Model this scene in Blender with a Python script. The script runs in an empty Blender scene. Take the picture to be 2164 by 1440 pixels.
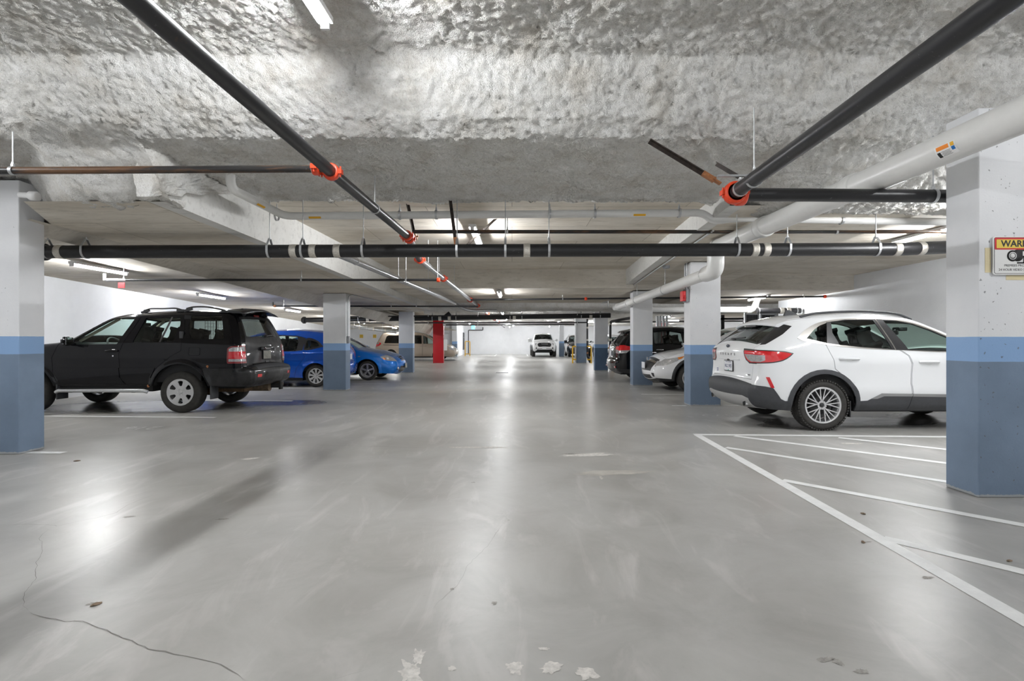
import bpy, bmesh, math, random
import numpy as np
from mathutils import Vector, Matrix, noise
from mathutils.geometry import delaunay_2d_cdt
random.seed(7)
C = bpy.context.scene.collection
PI = math.pi
# ------------------------------------------------------------------ camera, world, exposure
F = 1100.0            # focal length in pixels of a 2164 wide frame
EYE = 1.27            # height of the camera above the floor
cam = bpy.data.cameras.new('camera')
cam.sensor_width = 36.0
cam.lens = 36.0 * F / 2164.0
cam.clip_start = 0.05
cam.clip_end = 200
cam_ob = bpy.data.objects.new('camera', cam)
cam_ob.location = (0, 0, EYE)
cam_ob.rotation_euler = (PI / 2, 0, 0)
C.objects.link(cam_ob)
SC = bpy.context.scene
SC.camera = cam_ob
SC.view_settings.view_transform = 'Standard'
SC.view_settings.look = 'None'
SC.view_settings.gamma = 1
SC.view_settings.use_curve_mapping = False
SC.view_settings.exposure = 0.34
SC.cycles.max_bounces = 8
SC.cycles.diffuse_bounces = 4
SC.cycles.glossy_bounces = 3
SC.cycles.transmission_bounces = 6
SC.cycles.transparent_max_bounces = 16
SC.cycles.use_adaptive_sampling = True
SC.cycles.adaptive_threshold = 0.04
SC.cycles.caustics_reflective = False
SC.cycles.caustics_refractive = False
SC.cycles.sample_clamp_indirect = 6.0
wd = bpy.data.worlds.new('world')
SC.world = wd
wd.use_nodes = True
wd.node_tree.nodes['Background'].inputs[0].default_value = (0.94, 0.97, 1.0, 1)
wd.node_tree.nodes['Background'].inputs[1].default_value = 0.7
TUBE = 285.0           # emission of the fluorescent tubes

def P(px, py, d):     # photograph point at a distance -> metres
    return Vector(((px - 1082.0) / F * d, d, EYE - (py - 720.0) / F * d))
def G(px, py):        # photograph point on the floor -> metres
    d = EYE * F / (py - 720.0)
    return Vector(((px - 1082.0) / F * d, d, 0))

# ------------------------------------------------------------------ materials
MATS = {}
def nd(nt, typ, **kw):
    n = nt.nodes.new(typ)
    for k, v in kw.items():
        if k.startswith('i_'):
            n.inputs[k[2:].replace('_', ' ')].default_value = v
        else:
            setattr(n, k, v)
    return n
def new_mat(name):
    m = bpy.data.materials.new(name)
    m.use_nodes = True
    nt = m.node_tree
    MATS[name] = m
    return m, nt, nt.nodes['Principled BSDF']
def rgb(r, g, b):     # sRGB 0-255 -> linear
    f = lambda c: (c / 255 / 12.92) if c / 255 <= 0.04045 else ((c / 255 + 0.055) / 1.055) ** 2.4
    return (f(r), f(g), f(b), 1)
def mat(name, col, rough=0.5, metal=0.0, coat=0.0, spec=0.5, vary=0.0, vscale=6.0, bump=0.0, bscale=40.0, emit=0.0, rvary=0.0):
    m, nt, b = new_mat(name)
    b.inputs['Base Color'].default_value = col
    b.inputs['Roughness'].default_value = rough
    b.inputs['Metallic'].default_value = metal
    b.inputs['Coat Weight'].default_value = coat
    b.inputs['Coat Roughness'].default_value = 0.04
    b.inputs['Specular IOR Level'].default_value = spec
    tc = nd(nt, 'ShaderNodeTexCoord')
    if vary or rvary:
        n = nd(nt, 'ShaderNodeTexNoise', i_Scale=vscale, i_Detail=8.0, i_Roughness=0.65)
        nt.links.new(tc.outputs['Object'], n.inputs['Vector'])
        if vary:
            mr = nd(nt, 'ShaderNodeMapRange', i_From_Min=0.3, i_From_Max=0.7, i_To_Min=1 - vary, i_To_Max=1 + vary)
            nt.links.new(n.outputs['Fac'], mr.inputs['Value'])
            mx = nd(nt, 'ShaderNodeVectorMath', operation='SCALE')
            mx.inputs[0].default_value = col[:3]
            nt.links.new(mr.outputs[0], mx.inputs['Scale'])
            nt.links.new(mx.outputs[0], b.inputs['Base Color'])
        if rvary:
            mr = nd(nt, 'ShaderNodeMapRange', i_From_Min=0.3, i_From_Max=0.7, i_To_Min=max(rough - rvary, 0.02), i_To_Max=min(rough + rvary, 1))
            nt.links.new(n.outputs['Fac'], mr.inputs['Value'])
            nt.links.new(mr.outputs[0], b.inputs['Roughness'])
    if bump:
        n2 = nd(nt, 'ShaderNodeTexNoise', i_Scale=bscale, i_Detail=6.0)
        nt.links.new(tc.outputs['Object'], n2.inputs['Vector'])
        bp = nd(nt, 'ShaderNodeBump', i_Strength=bump, i_Distance=0.02)
        nt.links.new(n2.outputs['Fac'], bp.inputs['Height'])
        nt.links.new(bp.outputs[0], b.inputs['Normal'])
    if emit:
        b.inputs['Emission Color'].default_value = col
        b.inputs['Emission Strength'].default_value = emit
    return m
def glass_mat(name, tint, refl=1.0):
    m, nt, b = new_mat(name)
    nt.nodes.remove(b)
    out = nt.nodes['Material Output']
    t = nd(nt, 'ShaderNodeBsdfTransparent', i_Color=tint)
    g = nd(nt, 'ShaderNodeBsdfGlossy', i_Color=(refl, refl, refl, 1), i_Roughness=0.01)
    lw = nd(nt, 'ShaderNodeLayerWeight', i_Blend=0.5)
    mx = nd(nt, 'ShaderNodeMixShader')
    fr = mathn(nt, 'ADD', mathn(nt, 'MULTIPLY', mathn(nt, 'POWER', lw.outputs['Facing'], 5.0), 0.9), 0.045)
    nt.links.new(fr, mx.inputs[0])
    nt.links.new(t.outputs[0], mx.inputs[1])
    nt.links.new(g.outputs[0], mx.inputs[2])
    nt.links.new(mx.outputs[0], out.inputs['Surface'])
    return m

def ramp(nt, src, stops):
    r = nd(nt, 'ShaderNodeValToRGB')
    while len(r.color_ramp.elements) < len(stops):
        r.color_ramp.elements.new(0.5)
    for e, (p, c) in zip(r.color_ramp.elements, stops):
        e.position = p
        e.color = c if len(c) == 4 else (c[0], c[1], c[2], 1)
    nt.links.new(src, r.inputs[0])
    return r.outputs[0]
def mixc(nt, fac, a, b, blend='MIX'):
    n = nd(nt, 'ShaderNodeMix', data_type='RGBA', blend_type=blend)
    for sock, v in ((n.inputs[0], fac), (n.inputs[6], a), (n.inputs[7], b)):
        if isinstance(v, (int, float)) or isinstance(v, tuple):
            sock.default_value = v
        else:
            nt.links.new(v, sock)
    return n.outputs[2]
def mathn(nt, op, a, b=0.0, clamp=False):
    n = nd(nt, 'ShaderNodeMath', operation=op, use_clamp=clamp)
    for sock, v in ((n.inputs[0], a), (n.inputs[1], b)):
        if isinstance(v, (int, float)):
            sock.default_value = v
        else:
            nt.links.new(v, sock)
    return n.outputs[0]
def tex(nt, vec, scale, detail=8.0, rough=0.6, stretch=None, dist=0.0, rot=0.0):
    if stretch or rot:
        mp = nd(nt, 'ShaderNodeMapping')
        mp.inputs['Scale'].default_value = stretch or (1, 1, 1)
        mp.inputs['Rotation'].default_value = (0, 0, rot)
        nt.links.new(vec, mp.inputs[0])
        vec = mp.outputs[0]
    n = nd(nt, 'ShaderNodeTexNoise', i_Scale=scale, i_Detail=detail, i_Roughness=rough, i_Distortion=dist)
    nt.links.new(vec, n.inputs['Vector'])
    return n.outputs['Fac']

def floor_mat():
    m, nt, b = new_mat('polished_concrete_floor')
    tc = nd(nt, 'ShaderNodeTexCoord')
    v = tc.outputs['Object']
    big = tex(nt, v, 0.35, 2, 0.6)
    mid = tex(nt, v, 1.6, 5, 0.68, dist=0.6)
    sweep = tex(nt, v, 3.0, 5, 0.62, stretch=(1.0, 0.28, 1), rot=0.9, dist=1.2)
    fine = tex(nt, v, 26, 3, 0.7)
    c = ramp(nt, mid, [(0.25, (0.26, 0.25, 0.23)), (0.5, (0.385, 0.375, 0.355)), (0.75, (0.50, 0.49, 0.47))])
    c = mixc(nt, 0.35, c, ramp(nt, big, [(0.35, (0.36, 0.345, 0.315)), (0.65, (0.46, 0.46, 0.45))]))
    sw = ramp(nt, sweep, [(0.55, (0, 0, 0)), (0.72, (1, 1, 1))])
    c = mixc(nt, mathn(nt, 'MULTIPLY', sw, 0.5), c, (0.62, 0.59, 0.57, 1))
    fn = ramp(nt, fine, [(0.62, (0, 0, 0)), (0.76, (1, 1, 1))])
    c = mixc(nt, mathn(nt, 'MULTIPLY', fn, 0.22), c, (0.27, 0.26, 0.24, 1))
    # wet, oily stains where cars have stood (their outline is stored on the floor mesh)
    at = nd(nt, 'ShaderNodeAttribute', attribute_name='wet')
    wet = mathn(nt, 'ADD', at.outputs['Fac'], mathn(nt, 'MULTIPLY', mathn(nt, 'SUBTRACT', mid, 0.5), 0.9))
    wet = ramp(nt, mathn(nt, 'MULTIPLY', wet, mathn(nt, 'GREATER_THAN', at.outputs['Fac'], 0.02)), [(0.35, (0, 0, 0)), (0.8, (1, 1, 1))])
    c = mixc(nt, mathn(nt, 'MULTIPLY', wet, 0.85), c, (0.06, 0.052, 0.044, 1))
    nt.links.new(c, b.inputs['Base Color'])
    rg = nd(nt, 'ShaderNodeMapRange', i_From_Min=0.35, i_From_Max=0.65, i_To_Min=0.285, i_To_Max=0.42)
    nt.links.new(mathn(nt, 'ADD', mathn(nt, 'MULTIPLY', big, 0.5), mathn(nt, 'MULTIPLY', mid, 0.5)), rg.inputs[0])
    r2 = mathn(nt, 'SUBTRACT', rg.outputs[0], mathn(nt, 'MULTIPLY', wet, 0.18))
    nt.links.new(r2, b.inputs['Roughness'])
    b.inputs['Specular IOR Level'].default_value = 0.7
    bp = nd(nt, 'ShaderNodeBump', i_Strength=0.10, i_Distance=0.02)
    nt.links.new(sweep, bp.inputs['Height'])
    nt.links.new(bp.outputs[0], b.inputs['Normal'])
    return m

def foam_mat():
    m, nt, b = new_mat('sprayed_insulation')
    v = nd(nt, 'ShaderNodeTexCoord').outputs['Object']
    n1 = tex(nt, v, 2.6, 6, 0.7)
    n2 = tex(nt, v, 34, 4, 0.8)
    n3 = tex(nt, v, 95, 2, 0.7)
    c = ramp(nt, n1, [(0.32, (0.70, 0.665, 0.61)), (0.48, (0.85, 0.835, 0.80)), (0.68, (0.92, 0.915, 0.90))])
    c = mixc(nt, mathn(nt, 'MULTIPLY', ramp(nt, n2, [(0.30, (1, 1, 1)), (0.50, (0, 0, 0))]), 0.45), c, (0.40, 0.37, 0.325, 1))
    c = mixc(nt, mathn(nt, 'MULTIPLY', ramp(nt, n3, [(0.32, (1, 1, 1)), (0.45, (0, 0, 0))]), 0.28), c, (0.40, 0.37, 0.33, 1))
    nt.links.new(c, b.inputs['Base Color'])
    b.inputs['Roughness'].default_value = 0.95
    b.inputs['Specular IOR Level'].default_value = 0.1
    bp = nd(nt, 'ShaderNodeBump', i_Strength=1.0, i_Distance=0.02)
    nt.links.new(mathn(nt, 'ADD', n2, mathn(nt, 'MULTIPLY', n3, 0.5)), bp.inputs['Height'])
    nt.links.new(bp.outputs[0], b.inputs['Normal'])
    return m

def concrete_mat(name, c0, c1, boards=True):
    m, nt, b = new_mat(name)
    v = nd(nt, 'ShaderNodeTexCoord').outputs['Object']
    n1 = tex(nt, v, 0.9, 5, 0.65, stretch=(0.5, 1.4, 1.4))
    n2 = tex(nt, v, 9, 3, 0.7, stretch=(0.35, 1.6, 1.6))
    n3 = tex(nt, v, 4.0, 4, 0.6)
    c = ramp(nt, n1, [(0.3, c0), (0.7, c1)])
    c = mixc(nt, mathn(nt, 'MULTIPLY', ramp(nt, n2, [(0.52, (0, 0, 0)), (0.72, (1, 1, 1))]), 0.45), c, tuple(x * 0.62 for x in c0[:3]) + (1,))
    c = mixc(nt, mathn(nt, 'MULTIPLY', ramp(nt, n3, [(0.6, (0, 0, 0)), (0.72, (1, 1, 1))]), 0.18), c, (0.62, 0.60, 0.56, 1))
    if boards:            # formwork panel joints 1.22 x 2.44
        br = nd(nt, 'ShaderNodeTexBrick', offset=0.5, squash=1.0)
        br.inputs['Scale'].default_value = 1.0
        br.inputs['Mortar Size'].default_value = 0.006
        br.inputs['Brick Width'].default_value = 2.44
        br.inputs['Row Height'].default_value = 1.22
        br.inputs['Color1'].default_value = (0.93, 0.93, 0.93, 1)
        br.inputs['Color2'].default_value = (1.06, 1.06, 1.06, 1)
        br.inputs['Mortar'].default_value = (0.62, 0.6, 0.57, 1)
        nt.links.new(v, br.inputs['Vector'])
        c = mixc(nt, 1.0, c, br.outputs['Color'], 'MULTIPLY')
    nt.links.new(c, b.inputs['Base Color'])
    b.inputs['Roughness'].default_value = 0.85
    b.inputs['Specular IOR Level'].default_value = 0.25
    bp = nd(nt, 'ShaderNodeBump', i_Strength=0.25, i_Distance=0.02)
    nt.links.new(n2, bp.inputs['Height'])
    nt.links.new(bp.outputs[0], b.inputs['Normal'])
    return m

def column_mat(name, z_low, z_high, pits=0.5, low=(0.165, 0.225, 0.315), mid=(0.25, 0.405, 0.66)):
    """white paint above, light blue stripe, slate blue dado; small bug holes in the concrete"""
    m, nt, b = new_mat(name)
    v = nd(nt, 'ShaderNodeTexCoord').outputs['Object']
    sx = nd(nt, 'ShaderNodeSeparateXYZ')
    nt.links.new(v, sx.inputs[0])
    z = mathn(nt, 'ADD', sx.outputs[2], mathn(nt, 'MULTIPLY', mathn(nt, 'SUBTRACT', tex(nt, v, 9, 5, 0.6), 0.5), 0.006))
    n = tex(nt, v, 2.2, 8, 0.6)
    wht = ramp(nt, n, [(0.3, (0.73, 0.74, 0.765)), (0.7, (0.80, 0.805, 0.82))])
    lo = ramp(nt, n, [(0.3, tuple(x * 0.88 for x in low)), (0.7, tuple(x * 1.12 for x in low))])
    c = mixc(nt, mathn(nt, 'GREATER_THAN', z, z_low), lo, mid + (1,))
    c = mixc(nt, mathn(nt, 'GREATER_THAN', z, z_high), c, wht)
    vo = nd(nt, 'ShaderNodeTexVoronoi', i_Scale=30.0)
    nzz = nd(nt, 'ShaderNodeTexNoise', i_Scale=60.0, i_Detail=3.0)
    nt.links.new(v, nzz.inputs['Vector'])
    av = nd(nt, 'ShaderNodeVectorMath', operation='MULTIPLY_ADD')
    av.inputs[1].default_value = (0.03, 0.03, 0.03)
    nt.links.new(nzz.outputs['Color'], av.inputs[0])
    nt.links.new(v, av.inputs[2])
    nt.links.new(av.outputs[0], vo.inputs['Vector'])
    sp = nd(nt, 'ShaderNodeSeparateXYZ')
    nt.links.new(vo.outputs['Color'], sp.inputs[0])
    rad = mathn(nt, 'MULTIPLY', mathn(nt, 'POWER', sp.outputs[0], 3.0), 0.17 * pits * 2)
    pit = mathn(nt, 'LESS_THAN', vo.outputs['Distance'], rad)
    pit = mathn(nt, 'MULTIPLY', pit, mathn(nt, 'GREATER_THAN', sp.outputs[1], 0.3))
    c = mixc(nt, mathn(nt, 'MULTIPLY', pit, 0.72), c, (0.10, 0.10, 0.10, 1))
    # chipped, unpainted foot
    chip = mathn(nt, 'LESS_THAN', sx.outputs[2], mathn(nt, 'MULTIPLY', tex(nt, v, 14, 6, 0.7), 0.05))
    c = mixc(nt, mathn(nt, 'MULTIPLY', chip, 0.7), c, (0.44, 0.43, 0.41, 1))
    nt.links.new(c, b.inputs['Base Color'])
    b.inputs['Roughness'].default_value = 0.5
    bp = nd(nt, 'ShaderNodeBump', i_Strength=0.5, i_Distance=0.006, invert=True)
    nt.links.new(mathn(nt, 'ADD', pit, mathn(nt, 'MULTIPLY', tex(nt, v, 55, 5, 0.6), 0.5)), bp.inputs['Height'])
    nt.links.new(bp.outputs[0], b.inputs['Normal'])
    return m

def pipe_mat(name, col, rust, rough=0.35, amount=0.3, metal=0.0, stretch=(1, 1, 1), rustcol=(0.16, 0.075, 0.03)):
    m, nt, b = new_mat(name)
    v = nd(nt, 'ShaderNodeTexCoord').outputs['Object']
    n = tex(nt, v, 3.0, 9, 0.7, stretch=stretch)
    n2 = tex(nt, v, 40, 4, 0.6)
    f = ramp(nt, n, [(0.72 - amount * 0.4, (0, 0, 0)), (0.82 - amount * 0.35, (1, 1, 1))])
    c = mixc(nt, mathn(nt, 'MULTIPLY', f, rust), col, rustcol + (1,))
    c = mixc(nt, mathn(nt, 'MULTIPLY', ramp(nt, n2, [(0.66, (0, 0, 0)), (0.74, (1, 1, 1))]), 0.25), c, (0.35, 0.34, 0.33, 1))
    nt.links.new(c, b.inputs['Base Color'])
    mr = nd(nt, 'ShaderNodeMapRange', i_To_Min=rough - 0.08, i_To_Max=rough + 0.2)
    nt.links.new(n, mr.inputs[0])
    nt.links.new(mr.outputs[0], b.inputs['Roughness'])
    b.inputs['Metallic'].default_value = metal
    return m

M_FLOOR = floor_mat()
M_FOAM = foam_mat()
M_CONC = concrete_mat('board_marked_concrete', (0.55, 0.49, 0.40), (0.82, 0.775, 0.70))
M_CONC2 = concrete_mat('grey_beam_concrete', (0.52, 0.48, 0.415), (0.74, 0.70, 0.635), False)
M_CONCP = concrete_mat('pale_beam_concrete', (0.66, 0.65, 0.62), (0.78, 0.775, 0.755), False)
M_WALL = mat('white_painted_wall', (0.80, 0.81, 0.83, 1), 0.55, vary=0.05, vscale=1.2, bump=0.12, bscale=30)
M_LINE = mat('white_line_paint', (0.82, 0.82, 0.81, 1), 0.5, vary=0.08, vscale=9, bump=0.1)
M_LINEW = mat('worn_line_paint', (0.62, 0.615, 0.60, 1), 0.55, vary=0.25, vscale=14)
M_BLACKP = pipe_mat('black_steel_pipe', (0.016, 0.016, 0.018, 1), 0.5, 0.30, 0.12)
M_RUSTP = pipe_mat('rusting_black_pipe', (0.018, 0.017, 0.017, 1), 0.85, 0.36, 0.62, stretch=(0.35, 3, 3))
M_DRAIN = pipe_mat('black_cast_iron', (0.013, 0.013, 0.014, 1), 0.6, 0.36, 0.10)
M_SILVER = mat('galvanised_pipe', (0.42, 0.43, 0.44, 1), 0.34, 0.85, vary=0.15, vscale=20)
M_GALV = mat('galvanised_steel', (0.55, 0.56, 0.57, 1), 0.4, 0.8, vary=0.1, vscale=30)
M_BAND = mat('stainless_band', (0.62, 0.59, 0.53, 1), 0.35, 0.75, vary=0.2, vscale=60, bump=0.4, bscale=200)
M_PVC = mat('white_pvc', (0.78, 0.775, 0.755, 1), 0.32, vary=0.03)
M_ORANGE = mat('orange_coupling', rgb(228, 72, 36), 0.38, vary=0.12, vscale=30)
M_RUSTBR = mat('rusty_brace', (0.03, 0.021, 0.016, 1), 0.6, 0.2, vary=0.8, vscale=25)
M_COPPER = mat('rust_orange_fitting', (0.36, 0.15, 0.06, 1), 0.5, 0.4, vary=0.3, vscale=40)
M_YELLOW = mat('yellow_rail_paint', rgb(226, 176, 32), 0.4, vary=0.08, vscale=12)
M_RED = mat('red_paint', rgb(178, 18, 30), 0.32, vary=0.05, vscale=4, bump=0.05)
M_REDP = mat('red_plastic', rgb(215, 40, 45), 0.4)
M_FIXT = mat('white_enamel', (0.78, 0.78, 0.78, 1), 0.4)
M_TUBEN = mat('boosted_fluorescent_tube', (0.97, 0.985, 1.0, 1), 0.4, emit=TUBE * 1.15)  # near tube, emission raised to strengthen the pipe shadow on the floor
M_TUBE = mat('fluorescent_tube', (0.97, 0.985, 1.0, 1), 0.4, emit=TUBE)
M_BLACKPL = mat('black_plastic', (0.012, 0.012, 0.013, 1), 0.45)
M_GREY = mat('grey_metal_box', (0.33, 0.34, 0.36, 1), 0.5, 0.3)
M_WHITEPL = mat('white_plastic', (0.82, 0.82, 0.82, 1), 0.4)

# ------------------------------------------------------------------ object helpers
def tag(o, label=None, cat=None, group=None, kind=None):
    if label: o['label'] = label
    if cat: o['category'] = cat
    if group: o['group'] = group
    if kind: o['kind'] = kind
    return o
def empty(name, loc=(0, 0, 0), rz=0.0):
    o = bpy.data.objects.new(name, None)
    o.location = loc
    o.rotation_euler = (0, 0, rz)
    o.empty_display_size = 0.1
    C.objects.link(o)
    return o
def copy_tree(o, parent=None):
    c = o.copy()
    C.objects.link(c)
    if parent is not None:
        c.parent = parent
    for ch in list(o.children):
        copy_tree(ch, c)
    return c
def mesh_ob(name, vs, fs, m, parent=None, smooth=False, midx=None, normals=None):
    me = bpy.data.meshes.new(name)
    me.from_pydata([tuple(v) for v in vs], [], [tuple(f) for f in fs])
    for mm in (m if isinstance(m, (list, tuple)) else [m]):
        me.materials.append(mm)
    if midx is not None:
        me.polygons.foreach_set('material_index', np.asarray(midx, dtype=np.int32))
    if smooth:
        me.polygons.foreach_set('use_smooth', [True] * len(me.polygons))
    if normals is not None:
        me.normals_split_custom_set_from_vertices([tuple(n) for n in normals])
    me.update()
    o = bpy.data.objects.new(name, me)
    C.objects.link(o)
    if parent is not None:
        o.parent = parent
    return o
def frame(d):
    d = d.normalized()
    up = Vector((0, 0, 1)) if abs(d.z) < 0.95 else Vector((0, 1, 0))
    a = d.cross(up).normalized()
    return a, a.cross(d).normalized()
def fillet(pts, r, n=7):
    pts = [Vector(p) for p in pts]
    out = [pts[0]]
    for i in range(1, len(pts) - 1):
        a, b, c = pts[i - 1], pts[i], pts[i + 1]
        u, w = (a - b), (c - b)
        k = min(r, u.length * 0.45, w.length * 0.45)
        p, q = b + u.normalized() * k, b + w.normalized() * k
        for j in range(n + 1):
            t = j / n
            out.append(p * (1 - t) ** 2 + b * 2 * t * (1 - t) + q * t * t)
    out.append(pts[-1])
    return out
class MB:
    def __init__(s):
        s.v, s.f, s.sm, s.mi = [], [], [], []
    def add(s, vs, fs, smooth=False, mi=0):
        k = len(s.v)
        s.v += [tuple(v) for v in vs]
        for f in fs:
            s.f.append(tuple(i + k for i in f))
            s.sm.append(smooth)
            s.mi.append(mi)
        return s
    def box(s, x0, x1, y0, y1, z0, z1, mi=0, bev=0.0):
        if bev <= 0:
            vs = [(x, y, z) for z in (z0, z1) for y in (y0, y1) for x in (x0, x1)]
            return s.add(vs, [(0, 2, 3, 1), (4, 5, 7, 6), (0, 1, 5, 4), (2, 6, 7, 3), (0, 4, 6, 2), (1, 3, 7, 5)], mi=mi)
        bm = bmesh.new()
        bmesh.ops.create_cube(bm, size=1)
        for v in bm.verts:
            v.co = Vector(((x0 + x1) / 2 + v.co.x * (x1 - x0), (y0 + y1) / 2 + v.co.y * (y1 - y0), (z0 + z1) / 2 + v.co.z * (z1 - z0)))
        bmesh.ops.bevel(bm, geom=bm.edges[:], offset=bev, segments=3, profile=0.6, affect='EDGES', clamp_overlap=True)
        return s.bm(bm, True, mi)
    def bm(s, bm, smooth=False, mi=0):
        bm.verts.index_update()
        s.add([v.co[:] for v in bm.verts], [[v.index for v in f.verts] for f in bm.faces], smooth, mi)
        bm.free()
        return s
    def obox(s, c, ax, ay, az, hx, hy, hz, mi=0):
        c, ax, ay, az = Vector(c), Vector(ax).normalized(), Vector(ay).normalized(), Vector(az).normalized()
        vs = [c + ax * hx * i + ay * hy * j + az * hz * k for k in (-1, 1) for j in (-1, 1) for i in (-1, 1)]
        return s.add(vs, [(0, 2, 3, 1), (4, 5, 7, 6), (0, 1, 5, 4), (2, 6, 7, 3), (0, 4, 6, 2), (1, 3, 7, 5)], mi=mi)
    def sweep(s, path, r, n=20, cap=True, mi=0, smooth=True):
        path = [Vector(p) for p in path]
        rs = r if isinstance(r, (list, tuple)) else [r] * len(path)
        t = [(path[min(i + 1, len(path) - 1)] - path[max(i - 1, 0)]).normalized() for i in range(len(path))]
        a, b = frame(t[0])
        vs, fs = [], []
        for i, p in enumerate(path):
            a = (a - t[i] * a.dot(t[i])).normalized()
            b = t[i].cross(a)
            for k in range(n):
                q = 2 * PI * k / n
                vs.append(p + a * math.cos(q) * rs[i] + b * math.sin(q) * rs[i])
        for i in range(len(path) - 1):
            for k in range(n):
                k2 = (k + 1) % n
                fs.append((i * n + k, i * n + k2, (i + 1) * n + k2, (i + 1) * n + k))
        s.add(vs, fs, smooth, mi)
        if cap:
            m0, m1 = vs[:n], vs[-n:]
            s.add(m0, [tuple(range(n - 1, -1, -1))], False, mi)
            s.add(m1, [tuple(range(n))], False, mi)
        return s
    def cyl(s, p0, p1, r, n=20, cap=True, mi=0):
        return s.sweep([p0, p1], r, n, cap, mi)
    def lathe(s, o, axis, prof, n=32, mi=0, smooth=True, closed=False):
        """prof = [(along axis, radius)]"""
        o, d = Vector(o), Vector(axis).normalized()
        a, b = frame(d)
        vs, fs = [], []
        for (h, r) in prof:
            for k in range(n):
                q = 2 * PI * k / n
                vs.append(o + d * h + a * math.cos(q) * r + b * math.sin(q) * r)
        m = len(prof)
        for i in range(m if closed else m - 1):
            j = (i + 1) % m
            for k in range(n):
                k2 = (k + 1) % n
                fs.append((i * n + k, i * n + k2, j * n + k2, j * n + k))
        return s.add(vs, fs, smooth, mi)
    def ell(s, c, rx, ry, rz, n=16, m=10, mi=0):
        vs, fs = [], []
        for i in range(m + 1):
            p = PI * i / m
            for k in range(n):
                q = 2 * PI * k / n
                vs.append((c[0] + rx * math.sin(p) * math.cos(q), c[1] + ry * math.sin(p) * math.sin(q), c[2] + rz * math.cos(p)))
        for i in range(m):
            for k in range(n):
                k2 = (k + 1) % n
                fs.append((i * n + k, (i + 1) * n + k, (i + 1) * n + k2, i * n + k2))
        return s.add(vs, fs, True, mi)
    def build(s, name, m, parent=None):
        o = mesh_ob(name, s.v, s.f, m, parent, midx=s.mi)
        o.data.polygons.foreach_set('use_smooth', s.sm)
        return o
def quad_sheet(mb, a, b, c, d, nu=1, nv=1):
    a, b, c, d = map(Vector, (a, b, c, d))
    vs = []
    for j in range(nv + 1):
        for i in range(nu + 1):
            u, v = i / nu, j / nv
            vs.append(a * (1 - u) * (1 - v) + b * u * (1 - v) + c * u * v + d * (1 - u) * v)
    fs = [(j * (nu + 1) + i, j * (nu + 1) + i + 1, (j + 1) * (nu + 1) + i + 1, (j + 1) * (nu + 1) + i) for j in range(nv) for i in range(nu)]
    mb.add(vs, fs)
FONT_N = [0]
def text_ob(name, s, size, loc, rot, m, parent=None, extrude=0.0015, align='CENTER', sx=1.0, bold=0.0):
    cu = bpy.data.curves.new(name, 'FONT')
    cu.body = s
    cu.size = size
    cu.align_x = align
    cu.align_y = 'CENTER'
    cu.extrude = extrude
    cu.offset = bold
    cu.resolution_u = 3
    cu.materials.append(m)
    tmp = bpy.data.objects.new(name, cu)
    me = bpy.data.meshes.new_from_object(tmp)
    bpy.data.objects.remove(tmp)
    o = bpy.data.objects.new(name, me)
    o.location = loc
    o.rotation_euler = rot
    o.scale = (sx, 1, 1)
    C.objects.link(o)
    if parent is not None:
        o.parent = parent
    return o
# ------------------------------------------------------------------ the setting
def struct(name, mb, m, parent=None):
    o = mb.build(name, m, parent)
    if parent is None:
        o['kind'] = 'structure'
    return o
def lin(y, y0, v0, y1, v1):
    return v0 + (v1 - v0) * (y - y0) / (y1 - y0)
XA = lambda y: -5.45 + 0.042 * (y - 6.03)          # outer edge of the band along the column row
XS = lambda y: -3.49 + 0.042 * (y - 5.14)          # its aisle edge
ZB = lambda y: 2.565 - 0.0238 * (y - 9.5)
XR = lambda y: 2.68 + 0.042 * (y - 7.32)           # aisle edge of the other band
XR2 = lambda y: 5.25 + 0.02 * (y - 7.32)
ZR = lambda y: 2.88 - 0.0262 * (y - 7.32)
ZL = lambda y: 2.66 - 0.02 * (y - 9)
XW = lambda y: -9.75 - 0.085 * (y - 10.85)         # outer wall
YX, YF = 13.4, 18.4                                # cross beam, insulated cross beam
def ceilz(x, y):
    if y < 4.5: return 3.70
    if x < XA(y): return ZL(y)
    if x < XS(y): return ZB(y) if y > 5.1 else 3.08
    if y < 7.0: return 3.08
    if x > XR(y) and y < YF: return ZR(y) if x < XR2(y) or y > YX else 2.95
    return 3.12 if y < YX else (2.62 if y < YF else 2.56)

mb = MB()
quad_sheet(mb, (-17, -6, 0), (20, -6, 0), (20, 50, 0), (-17, 50, 0), 210, 320)
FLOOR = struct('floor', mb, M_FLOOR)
co = np.array(mb.v)[:, :2]
wet = np.zeros(len(co))
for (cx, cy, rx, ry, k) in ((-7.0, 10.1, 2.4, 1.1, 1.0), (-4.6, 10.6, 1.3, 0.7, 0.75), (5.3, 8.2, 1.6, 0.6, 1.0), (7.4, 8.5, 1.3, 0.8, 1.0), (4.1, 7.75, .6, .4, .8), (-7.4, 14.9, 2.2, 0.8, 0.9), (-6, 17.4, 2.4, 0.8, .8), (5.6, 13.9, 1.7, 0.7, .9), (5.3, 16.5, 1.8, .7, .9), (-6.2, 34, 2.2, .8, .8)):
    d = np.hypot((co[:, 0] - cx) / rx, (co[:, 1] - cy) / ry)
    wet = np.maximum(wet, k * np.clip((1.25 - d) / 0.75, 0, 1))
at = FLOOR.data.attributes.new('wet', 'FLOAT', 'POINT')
at.data.foreach_set('value', wet.astype(np.float32))
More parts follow.
